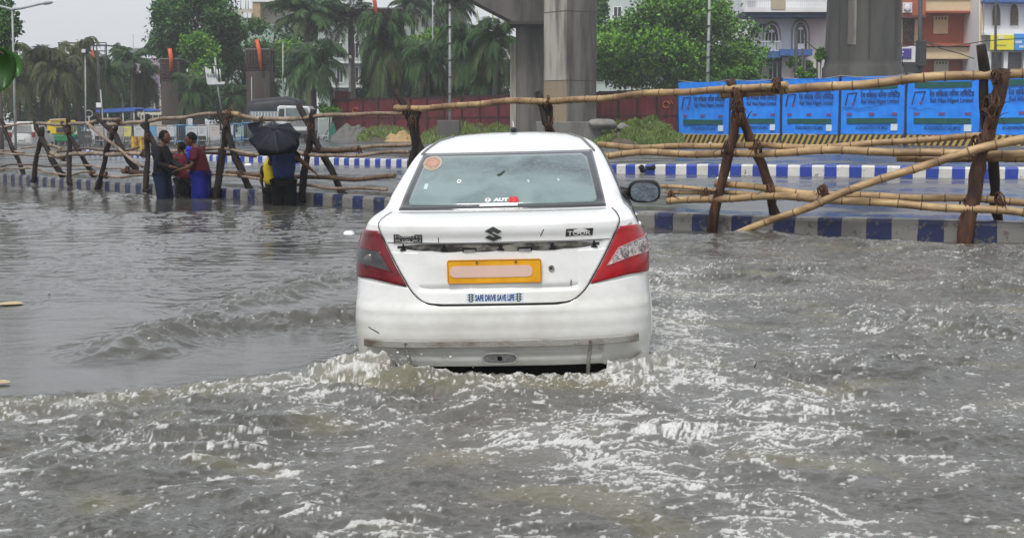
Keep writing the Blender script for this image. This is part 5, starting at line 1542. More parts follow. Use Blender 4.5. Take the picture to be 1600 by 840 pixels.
# slack cable along the top
mb = MB(); P = []
for k in range(121):
    px = 1058 + (1660 - 1058) * k / 120; t = px_t(px); p = fline(t); i = np.searchsorted(bpx, px) - 1; i = max(0, min(5, i)); u = (px - bpx[i]) / (bpx[i + 1] - bpx[i])
    P.append((p.x, p.y - .05, 3.40 + .02 * i - .14 * math.sin(math.pi * u)))
mb.tube(P, .018, 5); tag(mb.build('cable', mat('grey_cable', (.3, .3, .3), rough=.6), origin=P[0]), 'thin grey cable slung along the top of the blue hoarding panels', 'cable')

MAR = mat('maroon_sheet', (0.15, 0.014, 0.018), (0.075, 0.010, 0.013), rough=.45, nscale=.8, bump=.3, bscale=4)
MARD = mat('dark_maroon_frame', (0.030, 0.008, 0.010), rough=.5)
ORM = mat('orange_mark', (0.45, 0.13, 0.02), rough=.6)
def maroon(px0, px1, n, label, T0, T1, marks):
    t0, t1 = px_t(px0), px_t(px1); p = fline(t0); root = thing('site_fence', (p.x, p.y, .2), label, 'fence'); ORG[root.name] = Vector((0, 0, 0)); root.rotation_euler = (0, 0, th)
    L = t1 - t0; w = L / n
    for i in range(n):
        Ht = T0 + (T1 - T0) * (i + .5) / n - .2
        mb = MB(); P = []
        for z in np.linspace(-.2, Ht, 6): P.append([(i * w + .05 + (w - .1) * u, .012 * math.sin(u * 6.28 * 3) + .015 * math.sin(z * 3 + i), z) for u in np.linspace(0, 1, 16)])
        mb.grid(P); mb.bb(i * w + .04, (i + 1) * w - .04, .04, .07, -.2, Ht); pn_ = mb.build('panel', MAR, root, local=True)
        mb = MB(); mb.bb(i * w - .045, i * w + .045, -.06, .06, -.3, Ht + .12); mb.build('post', MARD, root, local=True)
        MB().bb(i * w + .045, (i + 1) * w - .045, -.035, .03, Ht * .52, Ht * .52 + .07).build('mid_rail', MARD, root, local=True)
        MB().bb(i * w + .045, (i + 1) * w - .045, -.04, .05, Ht - .02, Ht + .10).build('top_rail', MARD, root, local=True)
        if i in marks:
            P = [(i * w + w * .5 + .22 * math.cos(a), -.05, Ht * .74 + .16 * math.sin(a)) for a in np.linspace(0, 5.6, 12)]
            mb = MB().tube(P, .028, 4); mb.tube([(i * w + w * .5 + .3, -.05, Ht * .66), (i * w + w * .5 + .3, -.05, Ht * .82), (i * w + w * .5 + .45, -.05, Ht * .74)], .025, 4); mb.build('painted_mark', ORM, pn_, local=True)
    for k in range(0, n, 2):
        MB().tube([(k * w + .2, -.05, Ht * .5), (k * w - .2, -.7, -.1)], .03, 5).build('prop', MARD, root, local=True)
    return root
maroon(936, 1056, 4, 'maroon sheet fence between the square pier and the blue hoarding', 2.82, 2.90, (3,))
maroon(522, 934, 15, 'long maroon sheet fence left of the square concrete pier', 2.62, 2.80, (1, 12))
cb = at(534, 168, 96.5)
mb = MB(); a_ = at(524, 143, 97); b_ = at(545, 162, 97); mb.bb(a_.x, b_.x, 96.5, 98.5, 1.0, a_.z)
tag(mb.build('site_cabin', mat('red_cabin', (.16, .012, .02), (.12, .01, .015), rough=.5), origin=(a_.x, 97, 1.0), bevel=.03), 'small dark red cabin standing behind the left end of the maroon fence', 'cabin')

# ------------------------------------------------------------------ viaduct piers
def concrete(name, c1, c2, **k):
    m = mat(name, c1, c2, rough=.8, nscale=.7, stretch=(1.6, 1.6, .22), bump=.5, bscale=6, contrast=(.42, .60), **k); return m
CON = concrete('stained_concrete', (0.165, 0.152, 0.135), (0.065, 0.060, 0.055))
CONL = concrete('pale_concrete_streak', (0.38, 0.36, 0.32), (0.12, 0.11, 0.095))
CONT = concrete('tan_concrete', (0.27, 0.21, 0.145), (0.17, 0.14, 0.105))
SEAM = mat('pour_seam', (0.05, 0.047, 0.043), rough=.9)
def square_pier():
    Y = 70.0; c = at(890, 300, Y); cx = c.x; base = thing('viaduct_pier', (cx, Y, .1), 'tall square concrete viaduct pier with a streaked left face coloured brighter as if lit', 'pier'); ORG[base.name] = Vector((0, 0, 0))
    base.rotation_euler = (0, 0, R(36.7)); a = 1.83
    mb = MB(); mb.bb(-a / 2, a / 2, -a / 2, a / 2, 0, 14); mb.build('shaft', CON, base, local=True, bevel=.05)
    # left face in three lifts, its brighter light painted into the concrete colour
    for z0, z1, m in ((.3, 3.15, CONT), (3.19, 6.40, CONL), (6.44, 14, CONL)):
        MB().bb(-a / 2 - .012, -a / 2, -a / 2 + .05, a / 2 - .05, z0, z1).build('lit_face_lift', m, base, local=True)
    for z in (3.17, 6.42, 9.6):
        mb = MB(); mb.bb(-a / 2 - .016, a / 2 + .006, -a / 2 - .006, a / 2 + .006, z - .018, z + .018); mb.build('pour_seam', SEAM, base, local=True)
    f = thing('pier_footing', (cx, Y - .2, 0), 'rough concrete footing block at the foot of the square pier', 'footing')
    l, r_ = at(838, 205, Y - 1.5), at(940, 205, Y - 1.5)
    mb = MB(); mb.bb(l.x, r_.x, Y - 1.5, Y + 1.6, 0.0, at(890, 190, Y - 1.5).z); mb.build('block', concrete('footing_concrete', (.17, .165, .15), (.10, .095, .088)), f, bevel=.05)
    return base
square_pier()
# haunched crosshead and the pier behind it
Yb = 74.0
xh = thing('viaduct_crosshead', (at(800, 30, Yb).x, Yb, 6), 'dark haunched concrete crosshead springing left from the square pier', 'crosshead')
pr = [(640, -150), (690, -60), (722, -8), (800, 33), (852, 34), (852, -150)]
mb = MB(); mb.prism([at(x, y, Yb - 1.2) for x, y in pr], (0, 3.0, 0)); mb.build('beam', concrete('dark_concrete', (.12, .11, .10), (.055, .05, .046)), xh)
mb = MB(); mb.prism([at(x, y, Yb - 1.35) for x, y in ((796, 33), (796, 38), (850, 38), (850, 33))], (0, 3.2, 0)); mb.build('bearing_strip', SEAM, xh)
p2 = thing('viaduct_pier', (at(825, 180, Yb + 1).x, Yb + 1, 0), 'grey concrete pier behind the square one, with a pale left edge', 'pier')
l, r_ = at(806, 100, Yb), at(850, 100, Yb); mb = MB(); mb.bb(l.x, r_.x + .3, Yb, Yb + 2.2, 0, at(820, 38.5, Yb).z); mb.build('shaft', CON, p2)
l2 = at(797, 60, Yb - .05); MB().bb(l2.x, l.x, Yb - .05, Yb + 2, 0, at(820, 68, Yb).z).build('edge_column', CONL, p2)
# round pier to the right
Yr = 80.0
rp = thing('viaduct_pier', (at(1345, 200, Yr).x, Yr, 0), 'massive rounded grey concrete pier rising behind the blue hoarding', 'pier'); ORG[rp.name] = Vector(rp.location)
cxr = rp.location.x; wr = (at(1402, 50, Yr).x - at(1289, 50, Yr).x) / 2
def rpoly(k, n=40, e=3.2): return [Vector((cxr + wr * k * math.copysign(abs(math.cos(q)) ** (2 / e), math.cos(q)), Yr + wr * .8 * k * math.copysign(abs(math.sin(q)) ** (2 / e), math.sin(q)), 0)) for q in np.linspace(0, 2 * math.pi, n + 1)[:-1]]
mb = MB(); rings = []
for z, k in ((0, 1.07), (at(1345, 106, Yr).z, 1.07), (at(1345, 104, Yr).z, 1.03), (at(1345, 96, Yr).z, 1.0), (9, .96), (14, .95)):
    rings.append([p + Vector((0, 0, z)) for p in rpoly(k)])
mb.grid(rings, closed=True, smooth=True); mb.build('shaft', concrete('round_pier_concrete', (.078, .076, .068), (.044, .043, .039)), rp)
for px_, m_, w_ in ((1348, SEAM, .04), (1303, SEAM, .03), (1390, SEAM, .03), (1321, CONL, .22)):
    x = at(px_, 50, Yr).x; yq = Yr - wr * .8 * (1 - abs((x - cxr) / wr) ** 3.2) ** (1 / 3.2) - .02
    mb = MB(); mb.bb(x - w_, x + w_, yq, yq + .15, at(1345, 94 if m_ is SEAM else 72, Yr).z, 12); mb.build('groove' if m_ is SEAM else 'drain_streak', m_, rp)
# unfinished piers with shutters and orange pipes
RBAR = mat('rusty_rebar_cage', (0.070, 0.048, 0.045), (0.035, 0.026, 0.025), rough=.8, nscale=5)
ORP = mat('orange_pipe', (0.62, 0.11, 0.03), (0.5, 0.09, 0.03), rough=.5)
for n_, (x0, x1, yt, ym, yb, Y, ptop, lab) in enumerate(((256, 284, 93, 128, 190, 95, [(265, 76), (267, 112)], 'unfinished brown pier with an orange pipe at the left edge of the trees'),
        (388, 425, 78, 112, 150, 98, [(401, 62), (408, 110)], 'unfinished pier with a rusty cage and a slanting orange pipe above the truck'),
        (578, 629, 15, 60, 150, 97, [(581, -14), (589, 30)], 'unfinished pier with a framed top and orange pipe behind the tall palms'))):
    a, b, m_ = at(x0, yt, Y), at(x1, ym, Y), at((x0 + x1) / 2, yb, Y)
    t = thing('unfinished_pier', (m_.x, Y, 0), lab, 'pier')
    mb = MB(); mb.bb(a.x, b.x, Y - 1, Y + 1, -.3, b.z); mb.build('lower_shaft', concrete('brown_concrete', (.085, .068, .058), (.05, .042, .038)), t)
    mb = MB()
    for k in range(9):
        x = a.x + (b.x - a.x) * k / 8
        for yy in (Y - .9, Y + .9): mb.tube([(x, yy, b.z - .1), (x, yy, a.z)], .07, 5)
    for k in range(7): 
        z = b.z + (a.z - b.z) * (k + .5) / 7; mb.bb(a.x, b.x, Y - .98, Y - .92, z - .04, z + .04)
    mb.bb(a.x + .1, b.x - .1, Y - .8, Y + .8, b.z, a.z - .1)
    mb.build('reinforcement_cage', RBAR, t)
    mb = MB(); mb.bb(a.x - .05, b.x + .05, Y - 1.0, Y + 1.0, a.z - .03, a.z + .05); mb.build('top_frame', mat('grey_formwork', (.2, .19, .18), rough=.8), t)
    q0, q1 = at(*ptop[0], Y - 1.3), at(*ptop[1], Y - 1.3)
    pp = MB().tube([q0, q0.lerp(q1, .4) + Vector((.06, 0, 0)), q1], [.13, .13, .09], 10).build('concrete_pipe', ORP, t)

# ------------------------------------------------------------------ buildings
WHT = mat('white_wall', (0.80, 0.81, 0.83), (0.62, 0.63, 0.65), rough=.8, nscale=.35, stretch=(1, 1, .4))
LBL = mat('blue_trim', (0.06, 0.15, 0.42), (0.04, 0.10, 0.30), rough=.6); DKB = mat('dark_blue_trim', (0.035, 0.06, 0.13), rough=.7)
PANE = mat('dark_pane', (0.025, 0.03, 0.035), (0.05, 0.055, 0.06), rough=.15, nscale=2)
REDW = mat('brick_red_plaster', (0.42, 0.12, 0.072), (0.32, 0.095, 0.06), rough=.8, nscale=.5); CRM = mat('cream_plaster', (0.72, 0.56, 0.36), (0.58, 0.45, 0.29), rough=.8, nscale=.5)
LAT = mat('brown_lattice', (0.20, 0.14, 0.10), (0.05, 0.04, 0.03), rough=.8, nscale=14, contrast=(.45, .55)); SHU = mat('grey_shutter', (0.16, 0.16, 0.165), (0.11, 0.11, 0.115), rough=.6, nscale=1, stretch=(1, 1, 12))
PGR = mat('pale_green_wall', (0.36, 0.46, 0.41), (0.27, 0.34, 0.30), rough=.8, nscale=.3, stretch=(1, 1, .4)); CRW = mat('cream_wall', (0.52, 0.48, 0.40), (0.38, 0.35, 0.30), rough=.85, nscale=.3)
class Bd:
    """a building whose pieces are given by photo pixels on facade planes"""
    def __init__(s, name, px, Y, label, cat='building'):
        b = at(px, 150, Y); s.Y = Y; s.t = thing(name, (b.x, Y, 0), label, cat)
    def slab(s, nm, x0, x1, y0, y1, m, d=0.0, th=.3, parent=None, bottom=None, bev=0):
        """pixel rectangle on the plane Y+d, th metres deep"""
        a, b = at(x0, y0, s.Y + d), at(x1, y1, s.Y + d)
        z0 = b.z if bottom is None else bottom
        return MB().bb(a.x, b.x, s.Y + d, s.Y + d + th, z0, a.z).build(nm, m, parent or s.t, bevel=bev)
    def win(s, x0, x1, y0, y1, fm, pm=None, d=0.0, fr=1.2, bars=1, nm='window'):
        f = s.slab(nm, x0, x1, y0, y1, fm, d - .06, .12)
        p = s.slab('pane', x0 + fr, x1 - fr, y0 + fr, y1 - fr, pm or PANE, d - .075, .08, parent=f)
        for k in range(bars):
            x = x0 + (x1 - x0) * (k + 1) / (bars + 1); s.slab('glazing_bar', x - .4, x + .4, y0 + fr, y1 - fr, fm, d - .10, .05, parent=f)
        return f
    def arch(s, cx, ytop, ybot, w, fm, pm, d=0.0, nm='window', inner=True):
        """pointed-arch opening"""
        def poly(k, yb, yt):
            P = [(cx - w * k, yb), (cx + w * k, yb)]
            for q in np.linspace(0, 1, 7): P.append((cx + w * k * math.cos(q * math.pi / 2) ** .8, yb + (yt - yb) * (.5 + .5 * math.sin(q * math.pi / 2))))
            for q in np.linspace(1, 0, 7)[1:]: P.append((cx - w * k * math.cos(q * math.pi / 2) ** .8, yb + (yt - yb) * (.5 + .5 * math.sin(q * math.pi / 2))))
            return P
        f = MB().prism([at(x, y, s.Y + d - .08) for x, y in poly(1, ybot, ytop)], (0, .12, 0)).build(nm, fm, s.t)
        p = MB().prism([at(x, y, s.Y + d - .12) for x, y in poly(.82, ybot, ytop + 1.6)], (0, .06, 0)).build('pane', pm, f)
        if inner:
            MB().prism([at(x, y, s.Y + d - .16) for x, y in poly(.52, ybot, ytop + 9)], (0, .05, 0)).build('inner_arch', fm, f)
            for sx in (-.24, .24):
                c0 = cx; 
                q_ = [(c0 + w * sx - w * .17, ybot - 12), (c0 + w * sx + w * .17, ybot - 12), (c0 + w * sx + w * .17, ytop + 14), (c0 + w * sx - w * .17, ytop + 14)]
                MB().prism([at(x, y, s.Y + d - .19) for x, y in q_], (0, .04, 0)).build('casement', pm, f)
        return f
    def balus(s, x0, x1, y0, y1, m, n, d=-.4, nm='railing'):
        a, b = at(x0, y0, s.Y + d), at(x1, y1, s.Y + d); mb = MB(); h = a.z - b.z
        mb.bb(a.x, b.x, s.Y + d, s.Y + d + .14, a.z - .12 * h, a.z); mb.bb(a.x, b.x, s.Y + d, s.Y + d + .14, b.z, b.z + .10 * h)
        for k in range(n + 1):
            x = a.x + (b.x - a.x) * k / n; w_ = (b.x - a.x) / n * .22; mb.bb(x - w_, x + w_, s.Y + d + .02, s.Y + d + .12, b.z + .1 * h, a.z - .12 * h)
        return mb.build(nm, m, s.t)
A = Bd('arched_house', 1225, 100, 'white house with blue balconies and tall pointed-arch windows, right of the leafy tree')
A.slab('wall', 1183, 1290, -40, 150, WHT, 0, 8, bottom=0)
A.slab('side_wall', 1160, 1183, -40, 150, WHT, 2.5, 6, bottom=0)
A.slab('roof_slab', 1160, 1300, 19, 27, DKB, -1.6, 2.6); A.slab('roof_slab', 1163, 1302, 13, 19, WHT, -1.8, 2.6)
A.balus(1163, 1204, 0, 13, WHT, 14, -1.8); A.balus(1228, 1300, 0, 13, WHT, 24, -1.8); A.slab('parapet_panel', 1205, 1227, -1, 15, mat('tan_panel', (.45, .38, .28)), -1.85, .3)
A.slab('upper_storey', 1175, 1300, -40, -2, WHT, 0.3, 2)
A.arch(1206, 33, 82, 14.5, mat('grey_reveal', (.30, .31, .33)), mat('reveal_dark', (.10, .11, .12)), -.05, inner=False, nm='arch_recess'); A.arch(1206, 37, 82, 12, WHT, PANE, -.20)
A.arch(1251, 29, 80, 14.5, mat('grey_reveal', (.30, .31, .33)), mat('reveal_dark', (.10, .11, .12)), -.05, inner=False, nm='arch_recess'); A.arch(1251, 33, 80, 12, WHT, PANE, -.20)
A.slab('balcony', 1170, 1222, 80, 90, LBL, -1.6, 1.8); A.slab('balcony', 1219, 1269, 77, 87, LBL, -1.9, 2.0)
A.balus(1174, 1220, 64, 80, mat('pale_railing', (.5, .54, .6)), 18, -1.5); A.slab('balcony_soffit', 1182, 1222, 90, 96, DKB, -1.0, 1.0)
A.slab('blue_pier', 1167, 1174, 64, 150, LBL, -.6, .8, bottom=0)
for x0, x1, y0, y1, b_ in ((1200, 1221, 97, 150, 2), (1247, 1268, 93, 150, 1)): A.win(x0, x1, y0, y1, WHT, PANE, -.05, 1.5, b_, 'door')
A.slab('pilaster', 1222, 1236, 90, 150, WHT, -.4, .5, bottom=0); A.slab('lower_wall', 1184, 1192, 95, 150, WHT, -.4, .5, bottom=0)
A.win(1186, 1197, 36, 52, WHT, PANE, -.02, 1.2, 1)
Aw = Bd('pale_apartment_block', 1050, 128, 'pale green-white apartment block showing above the leafy tree', 'building')
Aw.slab('wall', 925, 1162, -60, 160, mat('pale_wall', (.50, .56, .54), (.38, .43, .42), nscale=.2), 0, 9, bottom=0)
for x, y in ((940, 4), (965, 10), (940, 40), (1000, 6), (1040, -6), (1120, 8), (1142, 8), (1144, 40), (1120, 40), (938, 78), (960, 78), (938, 112)): Aw.win(x - 7, x + 7, y, y + 17, WHT, PANE, 0, 1.4, 1)
for y in (22, 60, 98): Aw.slab('ledge', 922, 1166, y + 8, y + 11, WHT, -.7, .8)
Aw.balus(1128, 1163, 66, 80, WHT, 12, -.9)
B_ = Bd('red_house', 1470, 92, 'brick-red and cream plastered house right of the round pier')
B_.slab('wall', 1400, 1545, -50, 150, REDW, 0, 9, bottom=0)
B_.slab('cream_band', 1444, 1523, -1, 18, CRM, -1.1, 1.3); B_.slab('ledge', 1442, 1525, 17, 20, REDW, -1.25, 1.3)
B_.slab('cornice', 1442, 1525, -6, -1, REDW, -1.2, 1.2)
B_.slab('cream_pilaster', 1521, 1538, -50, 150, CRM, -.7, 1.2, bottom=0); B_.slab('wall_pier', 1512, 1518, 18, 66, REDW, -.35, .5)
B_.slab('bay', 1402, 1446, -50, 25, REDW, -1.4, 1.6); B_.slab('bay_ledge', 1400, 1448, 24, 28, mat('dark_ledge', (.12, .05, .04)), -1.5, 1.6)
f_ = B_.slab('ornament_window', 1411, 1425, 4, 20, WHT, -1.5, .12); B_.slab('pane', 1413, 1423, 7, 17, REDW, -1.53, .05, parent=f_)
f_ = MB().ell(at(1418, 12, 90.4), (.22, .05, .22), 12, 8).build('ornament_boss', WHT, f_)
B_.slab('cream_strip', 1405, 1410, 28, 70, CRM, -.3, .35); B_.slab('lattice_window', 1410, 1430, 28, 68, LAT, -.12, .2); B_.slab('cream_strip', 1430, 1440, 27, 70, CRM, -.3, .35)
f_ = B_.slab('window', 1459, 1481, 25, 53, CRM, -.12, .2)
for k in range(4): B_.slab('vent_slot', 1462 + k * 4.8, 1464 + k * 4.8, 26.5, 31, LAT, -.15, .05, parent=f_)
B_.slab('cream_band', 1442, 1524, 74, 92, CRM, -1.2, 1.4); B_.slab('ledge', 1440, 1520, 68, 72, REDW, -1.45, 1.6)
f_ = B_.slab('window', 1460, 1482, 95, 113, mat('pale_window_panel', (.55, .55, .46)), -.12, .2)
for k in range(4): B_.slab('vent_slot', 1463 + k * 4.8, 1465 + k * 4.8, 97, 100, LAT, -.15, .05, parent=f_)
B_.slab('pilaster', 1519, 1525, 88, 150, mat('dark_red_pilaster', (.20, .045, .05)), -.5, .5, bottom=0)
B_.slab('shop_front', 1403, 1440, 98, 150, SHU, -.1, .2, bottom=0)
B_.slab('shop_board', 1402, 1434, 72, 97, WHT, -.9, .15); B_.slab('purple_board', 1410, 1424, 76, 92, mat('purple_board', (.07, .05, .28), rough=.5), -.95, .06)
for k in range(3): B_.slab('board_line', 1403, 1412 - k, 80 + k * 5, 82.4 + k * 5, mat('board_white', (.7, .7, .72)) if k < 2 else DKB, -.99, .03)
C_ = Bd('white_shop_house', 1580, 88, 'white house with lattice arch windows over shops with yellow and blue signboards')
C_.slab('wall', 1541, 1690, -50, 150, WHT, 0, 9, bottom=0)
C_.slab('cornice', 1538, 1690, 0, 4, LBL, -.9, 1.0); C_.slab('sill_ledge', 1538, 1690, 51, 55, WHT, -.8, .9)
for cx in (1557, 1585, 1613): C_.arch(cx, 5, 40, 7.5, WHT, LAT, -.02, inner=False)
C_.slab('yellow_signboard', 1548, 1585, 55, 78, YEL, -.9, .12); C_.slab('sign_mark', 1561, 1568, 57, 61, WHT, -.93, .03); C_.slab('sign_line', 1556, 1572, 70, 71, mat('sign_green', (.25, .35, .05)), -.93, .03)
bl_ = C_.slab('blue_signboard', 1585, 1660, 53, 78, mat('sign_blue', (.05, .30, .72), rough=.5), -.9, .12)
for x, y, w_ in ((1587, 64, 10), (1593, 71, 14)):
    for k in range(6): C_.slab('sign_mark', x + k * w_ / 6, x + k * w_ / 6 + w_ / 10, y, y + 4, WHT, -.93, .03)
for x in (1543, 1569, 1600, 1630): C_.slab('shop_column', x, x + 4, 80, 150, WHT, -.5, .6, bottom=0)
for x in (1547, 1573, 1604): C_.slab('shutter', x, x + 27, 82, 150, SHU, -.1, .15, bottom=0)
E_ = Bd('green_block', 405, 135, 'pale green flat-roofed block with a cream water tank, above the left trees')
E_.slab('wall', 352, 468, 38, 200, PGR, 0, 10, bottom=0); E_.slab('parapet', 360, 410, 14, 40, CRW, .8, 5); E_.slab('stair_tower', 394, 468, 2, 40, CRW, 1.5, 5); E_.slab('tank', 395, 407, 0, 30, mat('tan_tank', (.45, .34, .2), (.3, .22, .14)), -.2, 2)
E_.slab('roof_slab', 392, 470, -3, 3, WHT, -.3, 7)
for x in (372, 382, 390): E_.win(x - 4, x + 4, 24, 34, WHT, PANE, .7, .8, 0)
for x in (383, 390): E_.slab('air_conditioner', x - 3, x + 3, 20, 28, WHT, .1, .6)
for x in (368, 376, 384, 388): 
    MB().tube([at(x, 16, 136), at(x, 4 - (x % 7), 136)], .05, 5).build('roof_pipe', mat('grey_cable', (.3, .3, .3)), E_.t)
Fb = Bd('white_office_block', 560, 116, 'white and grey block with barred windows glimpsed behind the tall palms')
Fb.slab('wall', 496, 730, 15, 200, mat('pale_green_white', (.42, .49, .46), (.33, .38, .36), nscale=.2), 0, 9, bottom=0)
for x in (531, 555, 580, 605, 660, 690):
    for y in (104, 140, 66): Fb.win(x - 6, x + 6, y, y + 26, WHT, PANE, 0, 1.5, 1)
for y in (96, 134): Fb.slab('ledge', 496, 730, y, y + 3, WHT, -.6, .7)
G_ = Bd('cream_town_house', 215, 190, 'hazy cream house with purple flowering plants far down the left road')
G_.slab('wall', 186, 262, 90, 200, CRW, 0, 12, bottom=0)
for x in (196, 212, 228, 243):
    for y in (100, 120, 140): G_.win(x - 4, x + 4, y, y + 10, WHT, PANE, 0, .8, 0)
G_.slab('parapet', 184, 264, 87, 91, WHT, -.4, 1)
H_ = Bd('distant_tower_block', 215, 320, 'very faint grey-white block in the haze above the left road')
H_.slab('wall', 194, 236, 75, 200, mat('faint_grey_wall', (.42, .42, .44), (.36, .36, .38)), 0, 16, bottom=0); H_.slab('roof_edge', 193, 237, 73, 75.6, WHT, -.4, 2)
r = np.random.default_rng(21)
bc = at(243, 132, 176); Cb = np.array(bc) + r.normal(size=(900, 3)) * np.array([.9, .8, 1.6])
V, Fq = quads_leaves(Cb, .38, r); tb_ = thing('flowering_shrub', (bc.x, 176, 0), 'purple flowering climber in front of the hazy cream house', 'shrub')
npmesh('blossom', V, Fq, [mat('purple_blossom', (.32, .14, .34), (.4, .25, .42)), leaf_mat('leaf_mid', (.05, .10, .03), (.03, .06, .02))], tb_, mi=(r.random(900) < .4).astype(int))
MB().tube([(bc.x, 176, -.2), (bc.x, 176, bc.z)], .1, 6).build('stem', mat('grey_bark', (.1, .085, .07)), tb_)

# ------------------------------------------------------------------ trees
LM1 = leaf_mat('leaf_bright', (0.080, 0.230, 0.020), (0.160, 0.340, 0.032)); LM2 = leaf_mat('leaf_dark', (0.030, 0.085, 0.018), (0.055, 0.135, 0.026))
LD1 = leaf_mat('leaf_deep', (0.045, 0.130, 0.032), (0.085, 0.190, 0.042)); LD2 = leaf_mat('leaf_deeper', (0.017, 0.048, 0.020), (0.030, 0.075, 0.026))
LY1 = leaf_mat('leaf_yellow_green', (0.10, 0.19, 0.035), (0.15, 0.24, 0.05))
def tree_px(name, cx, cy, rx, ry, Y, n, size, label, m1, m2, seed, **k):
    c = at(cx, cy, Y); s = Y / F
    return broadleaf(name, (c.x, Y, tz(c.x, Y)), c, (rx * s, rx * s * .8, ry * s), n, size, label, m1, m2, seed, **k)
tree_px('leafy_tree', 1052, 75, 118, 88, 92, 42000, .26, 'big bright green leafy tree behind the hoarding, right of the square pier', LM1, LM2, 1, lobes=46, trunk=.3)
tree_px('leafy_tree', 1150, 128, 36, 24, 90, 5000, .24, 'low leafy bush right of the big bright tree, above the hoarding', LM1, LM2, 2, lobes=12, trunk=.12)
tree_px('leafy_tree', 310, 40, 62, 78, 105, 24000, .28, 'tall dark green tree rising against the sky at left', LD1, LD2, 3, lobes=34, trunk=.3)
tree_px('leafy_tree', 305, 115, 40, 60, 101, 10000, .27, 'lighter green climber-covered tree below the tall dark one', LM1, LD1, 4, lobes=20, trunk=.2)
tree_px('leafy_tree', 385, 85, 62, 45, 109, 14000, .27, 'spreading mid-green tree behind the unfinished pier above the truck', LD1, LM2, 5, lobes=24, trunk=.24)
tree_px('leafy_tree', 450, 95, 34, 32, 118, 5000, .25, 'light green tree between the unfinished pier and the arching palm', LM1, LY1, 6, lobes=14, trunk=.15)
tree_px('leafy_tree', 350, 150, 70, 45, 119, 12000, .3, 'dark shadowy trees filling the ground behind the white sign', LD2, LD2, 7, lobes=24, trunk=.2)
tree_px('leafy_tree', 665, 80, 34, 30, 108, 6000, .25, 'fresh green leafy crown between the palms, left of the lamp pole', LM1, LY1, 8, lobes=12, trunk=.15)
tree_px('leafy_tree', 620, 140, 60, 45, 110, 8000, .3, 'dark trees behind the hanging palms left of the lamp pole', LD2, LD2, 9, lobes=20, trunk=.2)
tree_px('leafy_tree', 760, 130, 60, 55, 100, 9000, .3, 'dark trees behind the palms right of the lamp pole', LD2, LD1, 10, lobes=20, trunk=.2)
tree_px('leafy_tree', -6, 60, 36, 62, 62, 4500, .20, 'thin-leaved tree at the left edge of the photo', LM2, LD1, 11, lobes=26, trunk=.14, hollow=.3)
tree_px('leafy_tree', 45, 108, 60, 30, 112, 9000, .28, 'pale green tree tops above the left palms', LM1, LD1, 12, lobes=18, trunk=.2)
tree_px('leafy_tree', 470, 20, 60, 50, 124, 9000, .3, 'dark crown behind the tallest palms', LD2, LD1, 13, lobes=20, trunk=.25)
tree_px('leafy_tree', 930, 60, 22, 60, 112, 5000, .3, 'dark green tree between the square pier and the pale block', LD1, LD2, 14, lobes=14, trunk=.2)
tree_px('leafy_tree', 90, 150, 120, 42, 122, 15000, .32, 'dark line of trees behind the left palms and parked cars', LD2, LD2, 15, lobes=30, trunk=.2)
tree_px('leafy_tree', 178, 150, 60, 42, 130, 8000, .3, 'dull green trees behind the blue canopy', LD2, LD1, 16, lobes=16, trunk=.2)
for n_, (x, y, rx, ry, Y, lab) in enumerate(((1262, 112, 12, 14, 82, 'small bright bush above the hoarding, left of the round pier'), (1243, 100, 9, 12, 95, 'small dark bush in front of the arched house'), (1282, 84, 5, 10, 80, 'leafy sprig growing at the left side of the round pier'),
      (585, 150, 14, 18, 99, 'light green bush above the left end of the maroon fence'), (515, 178, 16, 18, 93, 'scrubby green bush left of the maroon fence'))):
    tree_px('bush', x, y, rx, ry, Y, 900, .2, lab, LM1, LM2, 40 + n_, cat='bush', lobes=8, trunk=.05)
pg = 'palms along the road'
pl_ = [(28, 128, 97, 4, 42, 'drooping palm at the left edge behind the white van'), (64, 108, 98, 4, 42, 'bushy palm directly above the white van'), (92, 120, 95, 4, 38, 'olive palm above the yellow auto rickshaw'), (120, 100, 100, 4, 34, 'dark palm beside the lamp post on the left'),
 (168, 118, 104, 0, 30, 'dark palm beside the twin gantry posts'), (207, 92, 110, 2, 34, 'slim palm standing free against the sky'), (190, 86, 118, 2, 18, 'small palm head left of the free-standing palm'),
 (226, 130, 112, 4, 24, 'grey-green palm in front of the hazy cream house'), (302, 140, 93, 0, 34, 'low palm left of the white sign'), (365, 150, 98, 3, 26, 'low palm below the unfinished pier'), (418, 148, 99, 0, 26, 'small palm above the truck cover'),
 (490, 105, 94, 1, 50, 'large arching palm above the truck cab'), (478, 22, 104, 2, 62, 'tall palm left of the second lamp pole, its head near the top edge'), (548, 30, 106, 2, 58, 'tall shaggy palm right of the arching palm'),
 (604, 72, 92, 1, 46, 'shaggy palm over the white windowed wall'), (645, 10, 112, 2, 40, 'tall palm head at the top edge behind the framed pier'), (700, 5, 114, 2, 44, 'tall palm head at the top edge behind the lamp pole'), (668, 95, 90, 0, 42, 'palm just left of the lamp pole behind the maroon fence'),
 (728, 85, 88, 1, 46, 'thick palm right of the lamp pole'), (775, 62, 85, 3, 50, 'palm whose fronds reach over the rear pier'), (600, 135, 95, 0, 40, 'low palm above the dark timber post'), (690, 140, 92, 1, 40, 'low dense palm at the foot of the lamp pole'), (765, 128, 87, 0, 40, 'low dense palm left of the rear pier')]
for i, (x, y, Y, v, rp_, lab) in enumerate(pl_): palm(x, y, Y, v, rp_, lab, pg, rot=i * 1.3)
